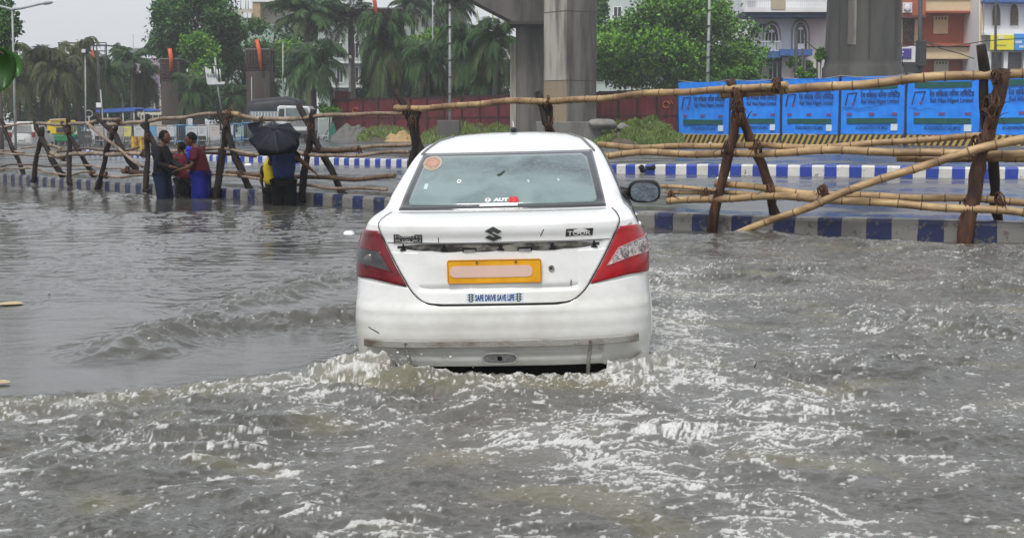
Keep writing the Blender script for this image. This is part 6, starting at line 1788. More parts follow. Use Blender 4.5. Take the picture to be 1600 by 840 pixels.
for n_, (a, b, Y) in enumerate((((764, 5), (782, 62), 86), ((745, 15), (750, 40), 88))):
    mb = MB().tube([at(*a, Y), at(*b, Y), Vector((at(*b, Y).x + .2, Y, 0))], [.03, .08, .12], 7); tag(mb.build('dead_stalk', mat('pale_stalk', (.28, .30, .16)), origin=(at(*b, Y).x, Y, 0)), ('pale leaning stalk sticking out of the palm left of the rear pier' if n_ == 0 else 'short pale stalk between the palms under the crosshead'), 'stalk')
# leafy twig close to the camera at the left edge
tw = at(-30, 60, 3.4); t = thing('leafy_branch', tw, 'out-of-place bright green leaves of a near branch at the left edge', 'branch')
mb = MB(); mb.tube([at(-900, -300, 3.9), at(-300, 0, 3.6), at(-60, 60, 3.4), at(5, 84, 3.4)], [.03, .015, .006, .003], 7)
mb.build('twig', mat('grey_bark', (.1, .085, .07)), t)
NL = mat('near_leaf', (0.035, 0.13, 0.012), (0.022, 0.085, 0.010), rough=.35, nscale=14)
def near_leaf(a, b, w, Y, tw_=.3, m=NL):
    A, B = at(*a, Y), at(*b, Y); d = B - A; s = Vector((d.z, 0, -d.x)).normalized() * (w * Y / F); P = []
    for i in range(11):
        u = i / 10; k = math.sin(math.pi * u ** .75) ** .8 if 0 < u < 1 else .02
        P.append([A + d * u + s * k * v + Vector((0, tw_ * .06 * abs(v) * k + .02 * math.sin(u * 3), 0)) for v in (-1, -.5, 0, .5, 1)])
    o = MB().grid(P).build('leaf', m, t); o.modifiers.new('thick', 'SOLIDIFY').thickness = .0006
near_leaf((-2, 72), (4, 142), 17, 3.4, m=mat('near_leaf_dark', (.015, .055, .008), (.025, .08, .01), rough=.35)); near_leaf((8, 78), (28, 122), 10, 3.5); near_leaf((-12, 74), (-6, 150), 18, 3.45); near_leaf((2, 80), (10, 138), 14, 3.55)
near_leaf((-40, 60), (-70, 130), 16, 3.5); near_leaf((-80, 50), (-60, 0), 16, 3.5)

# ------------------------------------------------------------------ grass, heaps, rubble on the site verge
def mound(name, x0, x1, yt, yb, Y0, Y1, m, label, cat, seed, rough=.65, kind=None):
    r = np.random.default_rng(seed); n, k = 60, 24
    a = at(x0, yb, Y0); b = at(x1, yb, Y0); zt = at((x0 + x1) / 2, yt, Y1).z
    P = []
    for j in range(k + 1):
        v = j / k; y = Y0 + (Y1 - Y0) * v; row = []
        for i in range(n + 1):
            u = i / n; x = (a.x + (b.x - a.x) * u) * (y / Y0)
            zb = tz(x, y)
            e = (math.sin(math.pi * min(max(u, 0), 1)) ** .45) * (math.sin(math.pi * (v * .62)) ** .8)
            row.append(Vector((x, y, zb - .05 + (zt - zb) * e * (1 + rough * (float(pn(np.array([x * 1.1]), np.array([y * 1.1]), seed)[0]) + .5 * float(pn(np.array([x * 3.0]), np.array([y * 3.0]), seed)[0]))))))
        P.append(row)
    o = MB().grid(P).build(name, m, origin=(a.x, Y0, 0))
    return tag(o, label if not kind else None, cat if not kind else None, kind=kind), P
EARTH = mat('earth', (.10, .075, .05), (.06, .05, .035), rough=.95, nscale=3, bump=1, bscale=6)
def grass_on(P, n, seed, h=.30, cov=.9):
    r = np.random.default_rng(seed); A = np.array([[list(p) for p in row] for row in P]); nr, nc = A.shape[:2]
    i = r.uniform(0, nr - 1.01, n); j = r.uniform(0, nc - 1.01, n); i0 = i.astype(int); j0 = j.astype(int); fi = (i - i0)[:, None]; fj = (j - j0)[:, None]
    C = A[i0, j0] * (1 - fi) * (1 - fj) + A[i0 + 1, j0] * fi * (1 - fj) + A[i0, j0 + 1] * (1 - fi) * fj + A[i0 + 1, j0 + 1] * fi * fj
    k = pn(C[:, 0] * .5, C[:, 1] * .5, seed) > -cov * .5; C = C[k]; n = len(C)
    d = r.normal(size=(n, 3)) * .6; d[:, 2] = 1; d /= np.linalg.norm(d, axis=1)[:, None]; hh = h * r.uniform(.4, 1.3, n)[:, None]
    s = r.normal(size=(n, 3)); s[:, 2] = 0; s /= np.linalg.norm(s, axis=1)[:, None]; w = .022 * r.uniform(.6, 1.6, n)[:, None]
    V = np.stack([C - s * w, C + s * w, C + d * hh + s * w * .5 + s * .05, C + d * hh * .9 - s * w * .5 + s * .05], 1).reshape(-1, 3)
    return V, np.arange(4 * n).reshape(-1, 4), (r.random(n) < .4).astype(int)
G1 = leaf_mat('grass_green', (.12, .21, .035), (.18, .27, .06)); G2 = leaf_mat('grass_dry', (.22, .22, .08), (.10, .14, .04))
gs = []
_, P = mound('grass_bank', 932, 1066, 197, 223, 66, 73, EARTH, 'low bank overgrown with weeds in front of the maroon fence, right of the pier', 'bank', 60); gs.append(grass_on(P, 26000, 61, .24))
_, P = mound('grass_bank', 655, 852, 201, 222, 70, 78, EARTH, 'weedy earth bank behind the car roof, left of the square pier', 'bank', 62); gs.append(grass_on(P, 9000, 63, .26, .7))
_, P = mound('grass_bank', 560, 652, 203, 222, 78, 86, EARTH, 'patchy weed bank beyond the dark timber post', 'bank', 64); gs.append(grass_on(P, 5000, 65, .24, .4))
VV, FF, MM = [], [], []; o_ = 0
for V, Fq, mi in gs: VV.append(V); FF.append(Fq + o_); MM.append(mi); o_ += len(V)
go = npmesh('grass', np.concatenate(VV), np.concatenate(FF), [G1, G2], mi=np.concatenate(MM)); tag(go, 'rough green weeds growing on the banks by the site fence', 'grass', kind='stuff')
mound('sand_heap', 600, 650, 207, 222, 77, 81, mat('yellow_sand', (.42, .28, .13), (.30, .2, .09), rough=.95, nscale=4, bump=.6, bscale=9), 'small heap of orange-yellow sand left of the dark timber post', 'sand heap', 66)
mound('gravel_heap', 515, 590, 200, 222, 84, 90, mat('grey_gravel', (.16, .155, .15), (.08, .078, .075), rough=.95, nscale=9, bump=1.2, bscale=14), 'heap of grey gravel at the left end of the maroon fence', 'gravel heap', 67)
def rock(c, s, label, seed, m):
    r = np.random.default_rng(seed); k = [(r.normal(size=3), r.uniform(.05, .14)) for _ in range(7)]
    mb = MB().ell(c, s, 18, 12, fn=lambda d: 1 + sum(a * math.sin(3 * d.dot(Vector(n)) + 1) for n, a in k)); tag(mb.build('rock', m, origin=c), label, 'rock')
ROCK = concrete('rubble_concrete', (.26, .25, .23), (.15, .145, .135))
rock(at(942, 195, 68.5), (.62, .5, .26), 'large grey concrete lump lying against the foot of the square pier', 71, ROCK)
rock(at(972, 198, 68.5), (.28, .3, .15), 'smaller pale rubble lump right of the large one', 72, ROCK)
gb = at(700, 188, 72); mb = MB().bb(at(683, 188, 72).x, at(718, 188, 72).x, 72, 73.2, 0, gb.z); tag(mb.build('concrete_block', concrete('dark_block', (.10, .098, .09), (.07, .068, .062)), origin=(gb.x, 72, 0), bevel=.04), 'dark concrete block at the foot of the lamp pole', 'block')
gt = at(522, 214, 88); mb = MB(); mb.prism([at(508, 216, 88), at(527, 214, 88), at(521, 190, 88)], (0, .15, 0)); tag(mb.build('green_net_screen', mat('green_net', (.03, .20, .14), (.02, .12, .09), rough=.8), origin=gt), 'small triangular green net screen at the left end of the maroon fence', 'screen')

# ------------------------------------------------------------------ poles, lamps, signs
GAL = mat('galvanised_steel', (.36, .38, .38), (.24, .25, .25), rough=.5, nscale=4, metal=.2); DPOLE = mat('dark_pole', (.05, .055, .055), (.03, .03, .03), rough=.6)
def pole(px, yt, yb_px, Y, r, m, label, cat='pole', name='utility_pole', lean=0, arms=(), bands=0, zfoot=None):
    a = at(px + lean, yt, Y); b = at(px, 186, Y); z0 = tz(b.x, Y) - .2
    t = thing(name, (b.x, Y, z0), label, cat)
    MB().tube([(b.x, Y, z0), ((a.x + b.x) / 2, Y, (a.z + z0) / 2), (a.x, Y, a.z)], [r, r * .9, r * .7], 10).build('pole', m, t)
    for k in range(bands):
        z = z0 + (a.z - z0) * (.25 + .7 * k / max(bands - 1, 1)); MB().tube([(b.x, Y, z), (b.x, Y, z + .06)], r * 1.35, 10).build('band', DPOLE, t)
    for pts, rr, mm, nm in arms:
        MB().tube([at(x, y, Y) for x, y in pts], rr, 8).build(nm, mm, t)
    return t
t = pole(23, 13, 190, 60, .055, GAL, 'tall galvanised street lamp with a long arm at the upper left', 'street lamp', 'street_lamp', lean=-4, arms=[([(-16, 6), (8, 12), (19, 15), (34, 13), (66, 6)], [.05, .05, .06, .05, .04], GAL, 'lamp_arm')])
MB().ell(at(74, 5, 60), (.25, .10, .07), 14, 8, rot=Matrix.Rotation(R(-8), 3, 'Y')).build('lamp_head', mat('lamp_grey', (.25, .26, .28), rough=.4), t)
MB().ell(at(-24, 5, 60), (.25, .10, .07), 14, 8).build('lamp_head', mat('lamp_grey', (.25, .26, .28), rough=.4), t)
t = pole(133, 84, 190, 86, .05, GAL, 'grey lamp post with a square box head in front of the left palms', 'lamp post', 'lamp_post')
MB().bb(at(128.5, 84, 86).x, at(136.5, 84, 86).x, 85.8, 86.3, at(130, 84, 86).z, at(130, 76, 86).z).build('box_head', mat('box_frame', (.03, .03, .03)), t, bevel=.02)
MB().bb(at(129.6, 84, 86).x, at(135.4, 84, 86).x, 85.76, 85.8, at(130, 82.6, 86).z, at(130, 77.4, 86).z).build('box_face', mat('box_white', (.6, .62, .62)), t)
pole(158, 82, 190, 90, .045, DPOLE, 'dark leaning pole beside the tall arm pole', lean=-4)
t = pole(156, 71, 190, 92, .055, DPOLE, 'tall dark pole with a long horizontal arm behind the blue canopy', lean=-5, arms=[([(150, 71), (165, 71), (178, 72.5)], .05, DPOLE, 'arm')])
MB().ell(at(174, 72, 92), (.2, .08, .05), 10, 6).build('lamp_head', DPOLE, t)
t = pole(163, 140, 190, 84, .05, GAL, 'short sign post carrying a small white board over the blue canopy', 'sign post', 'sign_post', lean=-6)
MB().bb(at(151.5, 160, 84).x, at(159.5, 160, 84).x, 83.8, 83.85, at(155, 168, 84).z, at(155, 160.5, 84).z).build('board', mat('board_white', (.7, .7, .72)), t)
pole(164, 72, 190, 100, .04, DPOLE, 'thin dark post right of the gantry'); pole(208, 54, 190, 112, .035, GAL, 'very thin mast above the free-standing palm', name='mast')
# overhead gantry
gy_ = 104
t = thing('gantry', (at(120, 186, gy_).x, gy_, -.2), 'spidery overhead cable gantry against the sky at left', 'gantry')
for k, (x, yt) in enumerate(((92, 67), (100, 70), (126, 70), (146, 68), (166, 68))): MB().tube([at(x, yt, gy_), at(x + 1, 120, gy_), Vector((at(x + 1, 120, gy_).x, gy_, -.2))], .055, 6).build('post', DPOLE, t)
for a, b in (((90, 67), (166, 67)), ((92, 72), (166, 71)), ((58, 71), (92, 80)), ((70, 76), (98, 82)), ((100, 76), (126, 84)), ((126, 79), (166, 80)), ((146, 68), (126, 79))): MB().tube([at(*a, gy_), at(*b, gy_)], .04, 5).build('truss_bar', DPOLE, t)
for x in (60, 74, 82, 88): MB().tube([at(x, 72 + (x - 58) * .25, gy_), at(x + 1, 90, gy_)], .06, 5).build('insulator', DPOLE, t)
t = thing('hoist', (at(143, 90, 102).x, 102, 0), 'small red-orange crane mast among the gantry posts', 'crane')
for a, b in (((143, 78), (150, 108)), ((139, 84), (143, 88)), ((146, 84), (143, 100))): MB().tube([at(*a, 102), at(*b, 102)], .09, 5).build('mast_bar', ORP, t)
MB().tube([at(150, 108, 102), Vector((at(151, 150, 102).x, 102, -.2))], .1, 6).build('mast', DPOLE, t)
t = pole(703, 5, 200, 74, .085, GAL, 'tall ribbed grey lamp pole in front of the palms', 'lamp pole', 'lamp_pole', bands=7)
MB().bb(at(690, 0, 74).x, at(719, 0, 74).x, 73.8, 74.3, at(700, 1.5, 74).z, at(700, -5, 74).z).build('lamp_head', DPOLE, t, bevel=.02)
pole(676, -20, 190, 100, .05, GAL, 'thin pale pole behind the palms left of the lamp pole')
t = pole(1104, -20, 190, 86, .11, GAL, 'tall banded grey pole in front of the big leafy tree', lean=5, bands=8)
pole(442, 66, 190, 96, .06, GAL, 'thin pale pole between the unfinished pier and the arching palm')
t = pole(548, 92, 190, 100, .10, mat('grey_wood_pole', (.16, .16, .16), (.1, .1, .1)), 'grey pole with a small lamp in front of the white windowed wall', 'lamp pole', 'lamp_pole', lean=-2)
MB().bb(at(543, 92, 100).x, at(549, 92, 100).x, 99.6, 100.2, at(545, 92, 100).z, at(545, 87, 100).z).build('lamp_head', mat('box_white', (.6, .62, .62)), t, bevel=.02)
pole(1244, 48, 190, 94, .14, DPOLE, 'thick dark pole in front of the arched house'); pole(1254, 76, 190, 92, .10, DPOLE, 'shorter dark post right of the thick one'); pole(1277, 90, 190, 84, .08, DPOLE, 'short dark stake left of the round pier')
t = pole(1438, -20, 190, 86, .17, DPOLE, 'stout dark utility pole in front of the red house')
MB().bb(at(1431, 80, 86).x, at(1444, 80, 86).x, 85.5, 86.1, at(1438, 104, 86).z, at(1438, 64, 86).z).build('junction_box', DPOLE, t, bevel=.03)
pole(1556, -20, 190, 84, .09, DPOLE, 'dark pole in front of the white shop house')
pole(1531, -20, 190, 86, .05, CRM, 'thin cream pipe between the red and the white house'); pole(1535, -20, 190, 88, .06, CRM, 'second cream pipe hard beside the first')
pole(393, 120, 190, 96, .04, GAL, 'thin pole right of the white sign')
for n_, (P, lab) in enumerate((([(1396, -5), (1404, 30), (1408, 70), (1411, 112)], 'black cable hanging down beside the round pier'), ([(1440, 64), (1470, 76), (1500, 84), (1522, 92)], 'thin cable sagging across the cream band of the red house'), ([(1402, 74), (1420, 72), (1436, 62)], 'cable from the round pier to the junction box'),
      ([(1436, 64), (1480, 74), (1540, 64), (1600, 60)], 'cable running from the junction box towards the shop signs'), ([(1255, 60), (1270, 74), (1288, 86)], 'thin cable from the dark pole to the round pier'))):
    tag(MB().tube([at(x, y, 85) for x, y in P], .028, 5).build('overhead_cable', DPOLE, origin=at(*P[0], 85)), lab, 'cable')
# torn white sign
Ys = 80
t = thing('road_sign', (at(345, 180, Ys).x, Ys, tz(at(345, 180, Ys).x, Ys)), 'torn white board in a dark frame on a post left of the truck', 'sign')
MB().tube([at(346, 172, Ys), at(340, 135, Ys), at(336, 90, Ys)], .05, 7).build('post', GAL, t)
zf = at(346, 172, Ys); MB().tube([zf, Vector((zf.x + .1, Ys, tz(zf.x, Ys) - .2))], .05, 7).build('post_foot', GAL, t)
def sg_(x, y): return at(310 + x * 50 / 933, 95 + y * 45 / 840, Ys - .1)
mb = MB(); mb.prism([sg_(*p) for p in ((180, 150), (320, 260), (400, 380), (480, 400), (520, 540), (600, 640), (680, 590), (770, 660), (740, 715), (300, 705), (250, 660))], (0, .03, 0)); bo = mb.build('board', mat('sign_white', (.62, .64, .64), (.5, .52, .52), nscale=3), t)
for x0, y0, x1, y1, w_ in ((350, 240, 370, 480, .06), (460, 160, 490, 470, .05), (545, 260, 565, 500, .05), (620, 240, 655, 590, .05)):
    mb = MB(); mb.tube([sg_(x0, y0), sg_(x1, y1)], w_ * .8, 4); mb.build('torn_strip', mat('sign_white', (.62, .64, .64)), t)
mb = MB(); mb.tube([sg_(150, 140), sg_(780, 150), sg_(800, 690), sg_(250, 710), sg_(150, 140)], .03, 5); mb.build('frame', DPOLE, t)
for x, y in ((275, 415), (430, 430)): MB().tube([sg_(x - 5, y) + Vector((0, -.03, 0)), sg_(x + 5, y) + Vector((0, -.01, 0))], .09, 8).build('sign_mark', mat('sign_grey', (.22, .2, .2)), bo)

# ------------------------------------------------------------------ vehicles and street clutter, far left
Yv = 86.0
def road_z(x, y): return tz(x, y)
# white people carrier seen from behind
def van():
    c = at(34, 232, 78); z0 = -.25 - .05; s = 78 / F; W = 42 * s / 2
    t = thing('parked_van', (c.x, 78, z0), 'small white people carrier seen from behind at the far left', 'car'); H = at(34, 190, 78).z - z0; x0 = c.x; L = 3.9
    wh = mat('white_van_paint', (.62, .62, .62), (.5, .5, .5), rough=.3, coat=.6)
    mb = MB(); rings = []
    for z, k, yo, yf in ((.25, .96, .10, L), (.5, 1.0, 0, L), (.85, 1.0, .02, L - .1), (1.0, .98, .05, L - 1.0), (1.3, .90, .2, L - 1.4), (H - .12, .80, .34, L - 1.8), (H - .03, .74, .45, L - 1.9), (H, .6, .7, L - 2.1)):
        r_ = []
        for q in np.linspace(0, 2 * math.pi, 33)[:-1]:
            cx_, sy_ = math.cos(q), math.sin(q); r_.append((x0 + W * k * math.copysign(abs(cx_) ** .45, cx_), 78 + (yo + yf) / 2 + (yf - yo) / 2 * math.copysign(abs(sy_) ** .35, sy_), z0 + z))
        rings.append(r_)
    mb.grid(rings, closed=True); mb.add(rings[-1], [tuple(range(32))]); mb.build('body', wh, t)
    def q(nm, xa, xb, za, zb, m, d, par=t): return MB().prism([(x0 + W * xa[0], 78 + d[0], z0 + za), (x0 + W * xa[1], 78 + d[0], z0 + za), (x0 + W * xb[1], 78 + d[1], z0 + zb), (x0 + W * xb[0], 78 + d[1], z0 + zb)], (0, .05, 0)).build(nm, m, par)
    q('rear_window', (-.74, .74), (-.62, .62), 1.02, H - .2, PANE, (.02, .27)); q('number_plate', (-.25, .25), (-.25, .25), .62, .74, mat('plate_white', (.65, .65, .6)), (-.05, -.05)); q('bumper_strip', (-.8, .8), (-.8, .8), .40, .50, mat('grey_strip', (.3, .3, .3)), (-.03, -.03))
    for sgn in (-1, 1):
        MB().bb(x0 + sgn * W * .80, x0 + sgn * W * .97, 77.93, 78.2, z0 + .78, z0 + 1.05).build('tail_lamp', mat('dull_red_lamp', (.25, .03, .03), rough=.3), t, bevel=.02)
        for yy in (78.7, 80.9): MB().tube([(x0 + sgn * W * .75, yy, z0 + .27), (x0 + sgn * W * .99, yy, z0 + .27)], .28, 16).build('wheel', TYRE, t)
        MB().ell((x0 + sgn * W * 1.08, 80.2, z0 + 1.05), (.09, .08, .08), 8, 6).build('door_mirror', BLK, t)
    return t
van()
def auto():
    Y = 88; s = Y / F; cl, cr_ = at(73, 186, Y).x, at(112, 186, Y).x; z0 = -.22; zt = at(90, 188, Y).z; t = thing('auto_rickshaw', ((cl + cr_) / 2, Y, z0), 'green and yellow auto rickshaw seen from the side behind the trestles', 'auto rickshaw')
    YA = mat('rickshaw_yellow', (.72, .52, .03), (.6, .42, .02), rough=.5); GA = mat('rickshaw_green', (.015, .20, .085), (.01, .15, .06), rough=.4)
    zm = at(90, 210, Y).z
    Pb = [(cl + .05, Y, z0 + .28), (cr_ - .1, Y, z0 + .28), (cr_ + .15, Y, z0 + .55), (cr_ + .1, Y, zm), (cl, Y, zm), (cl - .02, Y, z0 + .45)]
    MB().prism(Pb, (0, 1.3, 0)).build('body', GA, t, bevel=.08)
    Ph = [(cl, Y + .02, zm + .01), (cr_ - .25, Y + .02, zm + .01), (cr_ + .0, Y + .02, zt - .25), (cr_ - .15, Y + .02, zt), (cl + .15, Y + .02, zt + .01), (cl - .02, Y + .02, zt - .15)]
    h = MB().prism(Ph, (0, 1.25, 0)).build('hood', YA, t, bevel=.06)
    MB().bb(at(88, 200, Y).x, at(104, 200, Y).x, Y - .04, Y + .03, at(90, 207, Y).z, at(90, 199, Y).z).build('side_opening', PANE, h)
    for x in (cl + .35, cr_ - .15): MB().tube([(x, Y - .06, z0 + .22), (x, Y + .12, z0 + .22)], .23, 16).build('wheel', TYRE, t)
    MB().ell((at(84, 219, Y).x, Y - .08, at(84, 219, Y).z), (.08, .04, .10), 8, 6).build('side_badge', mat('box_white', (.6, .62, .62)), t)
    MB().tube([(cl + .2, Y - .05, zt + .02), (cr_ - .3, Y - .05, zt + .06)], .05, 6).build('roof_roll', mat('tan_roll', (.5, .4, .25)), t)
auto()
# tarpaulin truck
def truck():
    Y = 83; z0 = -.15; t = thing('covered_truck', (at(440, 186, Y).x, Y, z0), 'white-cabbed truck under a black tarpaulin facing right', 'truck')
    a = lambda x, y, d=0: at(x, y, Y + d)
    TP = mat('black_tarpaulin', (.004, .005, .010), (.012, .014, .020), rough=.5, nscale=2.5, bump=1.2, bscale=3)
    P = []
    for px, top in ((386, 160), (392, 155), (410, 153), (430, 151), (445, 150), (455, 152), (470, 157), (474, 170)):
        zt = a(px, top).z; zb = a(px, 176).z; x = a(px, 170).x; row = []
        if px > 431: zb = a(px, 167).z
        for v in np.linspace(0, 1, 15):
            q = v * math.pi; row.append((x, Y + .25 + .95 * (1 - math.cos(q)), zb + (zt - zb) * math.sin(q) ** .35 if 0 < v < 1 else zb))
        P.append(row)
    MB().grid(P).build('tarpaulin', TP, t)
    MB().bb(a(387, 0).x, a(436, 0).x, Y - .02, Y + 2.1, a(0, 188).z, a(0, 174).z).build('load_bed', mat('pale_blue_bed', (.30, .36, .40), (.18, .2, .22), nscale=2, stretch=(6, 1, 1)), t)
    for k in range(9): MB().bb(a(390 + k * 5, 0).x, a(391.3 + k * 5, 0).x, Y - .06, Y - .02, a(0, 187).z, a(0, 175).z).build('bed_rib', mat('white_rib', (.6, .62, .62)), t)
    WC = mat('white_cab', (.66, .68, .68), (.55, .56, .56), rough=.35, coat=.5)
    cb = MB().prism([a(433, 205), a(433, 167), a(437, 165), a(482, 166), (a(489, 178)), a(490, 205)], (0, 2.1, 0)).build('cab', WC, t, bevel=.05)
    MB().prism([a(447, 181, -.05), a(447, 169, -.05), a(479, 169, -.05), a(485, 181, -.05)], (0, .06, 0)).build('windscreen', mat('pale_windscreen', (.10, .13, .15), (.2, .23, .24), rough=.1), cb)
    MB().prism([a(436, 183, -.05), a(436, 170, -.05), a(444, 170, -.05), a(444, 183, -.05)], (0, .06, 0)).build('side_window', PANE, cb)
    MB().prism([a(444.6, 205, -.06), a(444.6, 167, -.06), a(446, 167, -.06), a(446, 205, -.06)], (0, .05, 0)).build('cab_pillar', WC, cb)
    MB().prism([a(448, 196, -.05), a(448, 188, -.05), a(484, 188, -.05), a(484, 196, -.05)], (0, .06, 0)).build('grille', mat('grey_grille', (.10, .11, .12), (.3, .3, .3), nscale=12), cb)
    for x in (452, 481): MB().ell(a(x, 200, -.05), (.12, .06, .1), 10, 6).build('headlight', mat('box_white', (.6, .62, .62)), cb)
    MB().bb(a(434, 0).x, a(492, 0).x, Y - .12, Y + .1, a(0, 210).z, a(0, 204.5).z).build('bumper', mat('dark_bumper', (.05, .05, .055)), t)
    for x in (398, 416, 446, 484): MB().tube([(a(x, 0).x, Y + .0, z0 + .45), (a(x, 0).x, Y + .3, z0 + .45)], .45, 18).build('wheel', TYRE, t)
    MB().ell(a(487, 181, -.2), (.12, .05, .2), 8, 6).build('wing_mirror', WC, cb)
truck()
# blue canopy stall
Yc = 90
t = thing('canopy_stall', (at(190, 186, Yc).x, Yc, -.2), 'roadside stall with a long blue tarpaulin canopy', 'stall')
BC = mat('blue_tarpaulin', (.05, .13, .45), (.03, .09, .34), rough=.5, nscale=2)
MB().prism([at(149, 175, Yc), at(151, 171, Yc), at(205, 168, Yc), at(211, 170, Yc), at(210, 174, Yc), at(160, 176, Yc)], (0, 2.6, 0)).build('canopy', BC, t)
MB().prism([at(224, 172, Yc), at(228, 169, Yc), at(242, 173, Yc), at(230, 175, Yc)], (0, 2.0, 0)).build('side_canopy', BC, t)
for x in (155, 168, 192, 209, 225): MB().tube([at(x, 172, Yc + .1), Vector((at(x, 172, Yc).x, Yc + .1, -.2))], .05, 6).build('post', GAL, t)
MB().bb(at(170, 0, Yc).x, at(195, 0, Yc).x, Yc + .4, Yc + 1.2, -.2, at(0, 192, Yc).z).build('counter', mat('grey_counter', (.2, .2, .2), (.12, .12, .12), nscale=2), t)
# cream minibus
Ym = 96
t = thing('minibus', (at(230, 186, Ym).x, Ym, -.25), 'cream minibus with a row of windows parked beside the stall', 'minibus')
MB().bb(at(214, 0, Ym).x, at(254, 0, Ym).x, Ym, Ym + 2, at(0, 204, Ym).z, at(0, 176, Ym).z).build('body', mat('cream_bus', (.5, .46, .36), (.4, .37, .3)), t, bevel=.12)
for k in range(4): MB().bb(at(217 + k * 9, 0, Ym).x, at(224 + k * 9, 0, Ym).x, Ym - .04, Ym, at(0, 186, Ym).z, at(0, 180, Ym).z).build('window', PANE, t)
for x in (221, 246): MB().tube([(at(x, 0, Ym).x, Ym - .05, .1), (at(x, 0, Ym).x, Ym + .2, .1)], .35, 14).build('wheel', TYRE, t)
# more parked cars glimpsed under the left palms
def small_car(px, Y, label, c, gname):
    p = at(px, 186, Y); z0 = -.25; t = thing('parked_car', (p.x, Y, z0), label, 'car', 'cars parked under the left palms')
    pr = [(-1.9, .3), (1.9, .3), (2.0, .7), (1.3, .9), (.8, 1.4), (-.9, 1.42), (-1.6, .95), (-2.0, .85)]
    MB().prism([(p.x + a, Y, z0 + b) for a, b in pr], (0, 1.6, 0)).build('body', c, t, bevel=.1)
    MB().prism([(p.x + a, Y - .03, z0 + b) for a, b in ((-1.3, .95), (1.05, .93), (.7, 1.32), (-.8, 1.34))], (0, .03, 0)).build('side_window', PANE, t)
    for a in (-1.2, 1.25): MB().tube([(p.x + a, Y - .05, z0 + .3), (p.x + a, Y + .2, z0 + .3)], .3, 14).build('wheel', TYRE, t)
WC2 = mat('white_van_paint', (.62, .62, .62)); SC = mat('silver_blue_paint', (.35, .42, .48), rough=.3)
small_car(2, 104, 'pale car at the very left edge under the palms', WC2, ''); small_car(64, 108, 'silver-blue car right of the white people carrier', SC, ''); small_car(30, 118, 'white car roof glimpsed behind the white people carrier', WC2, ''); small_car(-40, 96, 'silver-blue car beyond the left edge', SC, '')

# crowd barriers (steel frames with printed sheets)
def barrier_proto():
    root = thing('crowd_barrier', (0, 0, 0), 'x', 'barrier'); ORG[root.name] = Vector((0, 0, 0)); return root
BMAT = {'white': mat('barrier_white', (.55, .57, .58), (.42, .44, .46), rough=.5), 'blue': mat('barrier_blue', (.12, .33, .52), (.08, .24, .42), rough=.5), 'yellow': mat('barrier_yellow', (.62, .56, .14), (.45, .42, .14), rough=.5), 'grey': mat('barrier_grey', (.34, .33, .31), (.25, .25, .24), rough=.6), 'pink': mat('barrier_pinkish', (.50, .44, .43), (.4, .36, .35), rough=.6)}
BSH = {}
def barrier_parts(root, colr, frame, sheet, marks):
    mb = MB(); W, H = 1.45, 1.25
    for a, b in (((-W / 2, 0, .25), (-W / 2 + .04, 0, H)), ((W / 2, 0, .25), (W / 2 - .04, 0, H)), ((-W / 2 + .04, 0, H), (W / 2 - .04, 0, H)), ((-W / 2, 0, .35), (W / 2, 0, .35))): mb.tube([a, b], .035, 6)
    for k in range(5): x = -W / 2 + W * (k + 1) / 6; mb.tube([(x, 0, .35), (x, 0, H if not sheet else .6)], .016, 5)
    mb.build('frame', BMAT[frame], root, local=True)
    for x in (-W / 2, W / 2): MB().tube([(x - .0, -.35, 0), (x, -.04, .55), (x, .04, .55), (x, .35, 0)], .035, 6).build('leg', BMAT[frame], root, local=True)
    for x in (-W / 2, W / 2): MB().tube([(x - .03, -.33, .07), (x + .03, -.33, .07)], .07, 10).build('castor', TYRE, root, local=True)
    if sheet:
        s_ = MB().bb(-W / 2 + .06, W / 2 - .06, -.05, -.035, .62, H - .05).build('sheet', BMAT[sheet], root, local=True)
        for k in range(marks): MB().bb(-.4 + .1 * (k % 2), .35 - .08 * k, -.058, -.05, H - .22 - .12 * k, H - .17 - .12 * k).build('sheet_line', BMAT['grey'], s_, local=True)
blist = [(123, 'blue', None, 0), (157, 'grey', 'pink', 2), (183, 'grey', 'grey', 1), (197, 'grey', 'yellow', 2), (217, 'grey', 'white', 1), (236, 'grey', 'blue', 0), (252, 'grey', 'pink', 2), (266, 'white', 'white', 1), (282, 'blue', None, 0), (299, 'blue', 'white', 1), (316, 'grey', 'white', 3), (335, 'grey', 'pink', 2), (356, 'blue', 'white', 1), (371, 'blue', None, 0), (386, 'blue', None, 0), (404, 'white', None, 0), (420, 'white', 'white', 0), (505, 'white', None, 0)]
bl_names = {123: 'beside the auto rickshaw', 157: 'behind the steep pale bamboo brace', 183: 'left of the yellow-sheeted barrier', 197: 'left of the yellow drums', 217: 'directly above the yellow drums', 236: 'behind the man in black', 252: 'right of the head of the man in black', 266: 'between the two standing men', 282: 'between the man in black and the scarf', 299: 'above the head of the person with the scarf', 316: 'above the man in maroon',
            335: 'left of the crossed trestle by the man in maroon', 356: 'behind the crossed trestle', 371: 'just right of the crossed trestle', 386: 'left of the torn umbrella edge', 404: 'behind the umbrella top', 420: 'behind the umbrella, below the truck', 505: 'alone right of the truck'}
for i, (px, fm, sh_, mk) in enumerate(blist):
    Y = 84 + 2.5 * math.sin(i * 2.1); p = at(px, 186, Y)
    desc = f"{fm} crowd barrier " + (f"with {sh_} sheet " if sh_ else "with open bars ") + bl_names[px]
    t = thing('crowd_barrier', (p.x, Y, tz(p.x, Y)), desc, 'barrier', 'crowd barriers standing in a row across the road'); ORG[t.name] = Vector((0, 0, 0))
    t.rotation_euler = (0, 0, .25 * math.sin(i * 1.7)); k = .92 + .05 * math.sin(i); t.scale = (k * .44 if False else .50 * 1.0 if sh_ is None and px in () else .46 + .04 * math.sin(i), 1, 1.02)
    barrier_parts(t, fm, fm, sh_, mk)
